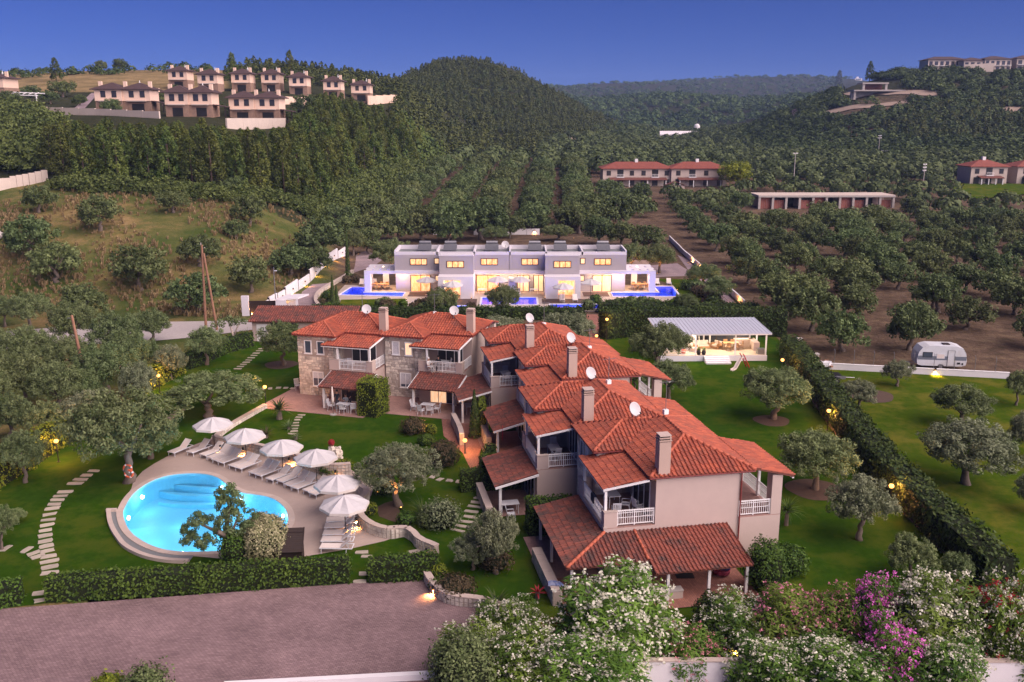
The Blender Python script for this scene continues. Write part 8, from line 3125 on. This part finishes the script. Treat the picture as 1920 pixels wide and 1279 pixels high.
# far valley floor: many small olives
far_pts = []
for _ in range(5200):
 y = math.exp(rng.uniform(math.log(290), math.log(900)))
 u = rng.uniform(ucol(985), ucol(2050))
 x = u * y
 z = float(ground(x, y))
 a, b, d = proj(x, y, z)
 if inside([(1000, 300), (1040, 262), (1130, 250), (1260, 238), (1380, 250), (1420, 290), (1700, 302), (2050, 300), (2050, 330), (1500, 340), (1380, 310), (1120, 312), (1080, 330)], np.array([a]), np.array([b]))[0] and clear_of(x, y):
  far_pts.append((x, y, z, rng.uniform(.75, 1.25)))
RG = [(x, y, float(ground(x, y)) - .1, s) for x, y, s, k, _r in rest] + far_pts[:1500]
RG = np.array(RG)
LOW_OL = []
for k in range(4):
 V, F, T = low_crown(170, 0.55, 2.7, 1.9, 2.1)
 LOW_OL.append((V, F, T))
replicate('distant_olive_grove', LOW_OL, RG[:, :3], np.stack([RG[:, 3]] * 3, 1), M['grove'])

# pine belt on the left slope
pines = []
tries = 0
def pine_limit(a):
 return float(np.interp(a, [0, 400, 440, 540, 575, 620, 660, 700, 780, 860, 1010], [232, 234, 246, 244, 205, 178, 190, 196, 196, 222, 268]))

while len(pines) < 640 and tries < 60000:
 tries += 1
 y = rng.uniform(158, 300)
 u = rng.uniform(ucol(60), ucol(1010))
 x = u * y
 z = float(ground(x, y))
 a, b, d = proj(x, y, z)
 belt = inside([(95, 345), (110, 250), (180, 238), (420, 252), (540, 246), (560, 205), (640, 190), (760, 200), (860, 225), (930, 250), (1010, 272), (1010, 290), (960, 296), (820, 300), (700, 330), (600, 388), (560, 372), (430, 350), (250, 345), (150, 352)], np.array([a]), np.array([b]))[0]
 if not belt:
  continue
 if any((x - p[0]) ** 2 + (y - p[1]) ** 2 < 3.4 ** 2 for p in pines):
  continue
 hmax = (b - pine_limit(a) + rng.normal() * 5) * d / FOC / 10.0
 if hmax < .45:
  continue
 pines.append((x, y, z, min(hmax, rng.uniform(.8, 1.15))))
pines.sort(key=lambda p: math.hypot(p[0], p[1]))
for i, (x, y, z, s) in enumerate(pines[:290]):
 plant('pine_tree', PINE[i % 5], (x, y, z - .3), max(s, .8), s / max(s, .8), 'green pine in the dense belt on the slope below the hillside houses', 'tree', 'pines of the slope belt')
woods = [(x, y, z, max(.55, s), 0) for x, y, z, s in pines[290:]]

def scatter(n, poly, ymin, ymax, smin, smax, kind, hole=None):
 """Tree spots on the terrain where the picture shows woodland."""
 got = 0
 for _ in range(12):
  m = n * 3
  y = np.exp(rng.uniform(math.log(ymin), math.log(ymax), m))
  xs = [q[0] for q in poly]
  u = rng.uniform(ucol(min(xs)), ucol(max(xs)), m)
  x = u * y
  z = ground(x, y)
  dz = z - CAM_H
  dep = y * _c - dz * _s
  a = 960 + FOC * x / dep
  b = 639.5 - FOC * (y * _s + dz * _c) / dep
  ok = inside(poly, a, b)
  for br in BARE_PX:
   for up_ in (0, 5, 9):
    ok &= ~inside(br, a, b - up_)
  for i in np.nonzero(ok)[0]:
   woods.append((x[i], y[i], z[i], rng.uniform(smin, smax), kind))
   got += 1
   if got >= n:
    return

# maquis slope between the pines and the olive rows
scatter(330, [(600, 400), (640, 345), (720, 310), (820, 296), (840, 320), (740, 360), (700, 400), (640, 412)], 170, 330, .7, 1.2, 2)
scatter(260, [(-60, 300), (-60, 215), (60, 210), (110, 240), (100, 330), (40, 335)], 180, 260, .8, 1.4, 2)
scatter(90, [(90, 355), (600, 395), (600, 380), (95, 340)], 150, 190, .5, .9, 2)
scatter(45, [(535, 388), (600, 392), (645, 400), (650, 425), (590, 415)], 160, 215, .5, .9, 2)
# pine woods behind the hillside houses and over the near hill
scatter(560, [(415, 152), (470, 135), (600, 140), (720, 160), (780, 165), (860, 205), (900, 225), (760, 205), (690, 172), (560, 158)], 255, 520, .6, .95, 0)
scatter(2900, [(720, 185), (760, 150), (820, 122), (900, 118), (970, 140), (1040, 180), (1160, 240), (1150, 258), (1010, 275), (900, 240), (780, 190)], 330, 760, .48, .85, 0)
scatter(60, [(-50, 150), (420, 135), (420, 128), (-50, 140)], 390, 440, .5, .9, 2)
scatter(420, [(740, 205), (800, 200), (860, 226), (1010, 268), (1015, 296), (900, 300), (740, 330)], 235, 470, .65, 1.05, 0)
scatter(620, [(760, 160), (820, 128), (900, 122), (980, 148), (1060, 195), (1150, 245), (1010, 272), (900, 240)], 340, 740, .4, .8, 2)
# right hill
scatter(2100, [(1330, 262), (1400, 240), (1480, 200), (1560, 152), (1720, 136), (1960, 128), (1960, 300), (1700, 300), (1420, 292)], 360, 640, .6, 1.2, 2)
scatter(700, [(1640, 250), (1720, 205), (1960, 190), (1960, 262), (1720, 275)], 370, 560, .5, .8, 0)
# far ridges
scatter(3000, [(1000, 200), (1030, 152), (1250, 142), (1500, 136), (1600, 145), (1560, 170), (1400, 240), (1180, 248), (1080, 240)], 900, 2700, .9, 1.8, 2)
scatter(500, [(1080, 262), (1120, 238), (1380, 240), (1390, 262)], 560, 1000, .8, 1.3, 2)
W_ = np.array(woods)
k0 = W_[:, 4] == 0
pw_ = W_[k0]
for nm_, pr_, lo, hi in (('pine_wood', LOW_PINE, 0, 330), ('far_pine_wood', FAR_PINE, 330, 1e5)):
 q = pw_[(pw_[:, 1] >= lo) & (pw_[:, 1] < hi)]
 replicate(nm_, pr_, q[:, :3] - np.array([0, 0, .4]), np.stack([q[:, 3] * 1.1, q[:, 3] * 1.1, q[:, 3] * .9], 1), M['pine'])
bw_ = W_[~k0]
for nm_, pr_, lo, hi in (('maquis_bushes', MID_BUSH, 0, 340), ('maquis_wood', LOW_BUSH, 340, 850), ('distant_wood', FAR_BUSH, 850, 1e5)):
 q = bw_[(bw_[:, 1] >= lo) & (bw_[:, 1] < hi)]
 replicate(nm_, pr_, q[:, :3] - np.array([0, 0, .5]), np.stack([q[:, 3] * 1.15, q[:, 3] * 1.15, q[:, 3]], 1), M['maquis'])

# single trees on the hill crest and among the houses
CR = 'umbrella trees along the meadow crest'
for i, (cx, base, w, lb) in enumerate(((190, 134, 26, 'low crest tree at the left of the meadow skyline'), (226, 133, 30, 'wide crest tree second on the meadow skyline'), (274, 131, 20, 'small round crest tree third on the meadow skyline'), (308, 130, 28, 'flat crest tree in the middle of the meadow skyline'), (353, 130, 24, 'crest tree beside the right end of the meadow'), (382, 129, 20, 'low crest tree last on the meadow skyline'))):
 p = G(cx, base)
 dep = proj(*p)[2]
 plant('crest_tree', GROVE[i % 5], p, w * .5 * dep / FOC / 3.0, .95, lb, 'tree', CR)
for i, (cx, base, top, lb) in enumerate(((106, 152, 112, 'dark bushy tree standing alone at the left of the meadow'), (437, 152, 104, 'tall pine at the left end of the wooded crest'), (545, 150, 100, 'tallest pine over the upper hillside houses'), (1572, 168, 135, 'conical pine on the shoulder of the right hill'), (1630, 152, 118, 'tall conifer beside the white cubic villa'), (1710, 132, 112, 'dark round tree on the right skyline'))):
 p = G(cx, base)
 dep = proj(*p)[2]
 h = (base - top) * dep / FOC
 plant('crest_pine', PINE[i % 5], p, h / 10 * 1.1, .95, lb, 'tree')
bt = G(1378, 352)
plant('bright_tree', GROVE[2], bt, 1.9, .9, 'bright green broad tree beside the narrow valley house', 'tree', crown_mats=[M['hedge_gold']])
BT = 'loose bushes by the hillside houses'
for i, (cx, base, w) in enumerate(((305, 198, 34), (330, 178, 26), (60, 190, 40), (95, 195, 36), (118, 182, 44), (150, 200, 30), (210, 214, 40), (405, 205, 26), (430, 210, 20), (540, 230, 40), (575, 215, 50), (600, 205, 40), (20, 200, 40), (350, 208, 30))):
 p = G(cx, base)
 dep = proj(*p)[2]
 plant('hill_bush', GROVE[i % 5], p, w * .5 * dep / FOC / 3.0, .9, 'green bush beside the hillside houses', 'bush', BT)

# tall dry grass of the field: tufts in one mesh
m = 6500
y = rng.uniform(104, 176, m)
u = rng.uniform(ucol(-60), ucol(600), m)
x = u * y
dep = y * _c + (CAM_H - ground(x, y)) * _s
a = 960 + FOC * x / dep
b = 639.5 - FOC * (y * _s + (ground(x, y) - CAM_H) * _c) / dep
ok = inside([(-50, 600), (-50, 380), (90, 350), (560, 385), (640, 415), (640, 475), (500, 570), (440, 600), (300, 590)], a, b)
dens = np.sin(x * .13) * np.cos(y * .17) + .6 * np.sin(x * .31 + y * .23)
ok &= dens + rng.normal(size=m) * .5 > -.1
x, y = x[ok], y[ok]
tv, tf = [], []
for k in range(5):
 an = k * 1.3
 dx, dy = math.cos(an) * .14, math.sin(an) * .14
 lx, ly = math.cos(an + 1) * .22, math.sin(an + 1) * .22
 nb = len(tv)
 tv += [(-dx, -dy, 0), (dx, dy, 0), (lx + dx * .4, ly + dy * .4, .6), (lx - dx * .4, ly - dy * .4, .5)]
 tf.append((nb, nb + 1, nb + 2, nb + 3))
TF = [(np.array(tv), np.array(tf), rng.random(5))]
sc = rng.uniform(.6, 1.5, len(x))
replicate('dry_grass', TF, np.stack([x, y, ground(x, y) - .03], 1), np.stack([sc, sc, sc * rng.uniform(.6, 1.1, len(x))], 1), M['dry'])

# ------------------------------------------------------------------ evening haze over the whole valley
hz = MB().box(-3200, 3200, -60, 3600, -6, 175).build('haze', None)
hm, N, L, B = _new('haze_air')
N.remove(B)
pvn = N.new('ShaderNodeVolumePrincipled')
pvn.inputs['Color'].default_value = (0.36, 0.50, 0.95, 1)
pvn.inputs['Density'].default_value = 0.00013
pvn.inputs['Anisotropy'].default_value = 0.0
L.new(pvn.outputs[0], N['Material Output'].inputs['Volume'])
hz.data.materials.clear()
hz.data.materials.append(hm)
hz['kind'] = 'stuff'
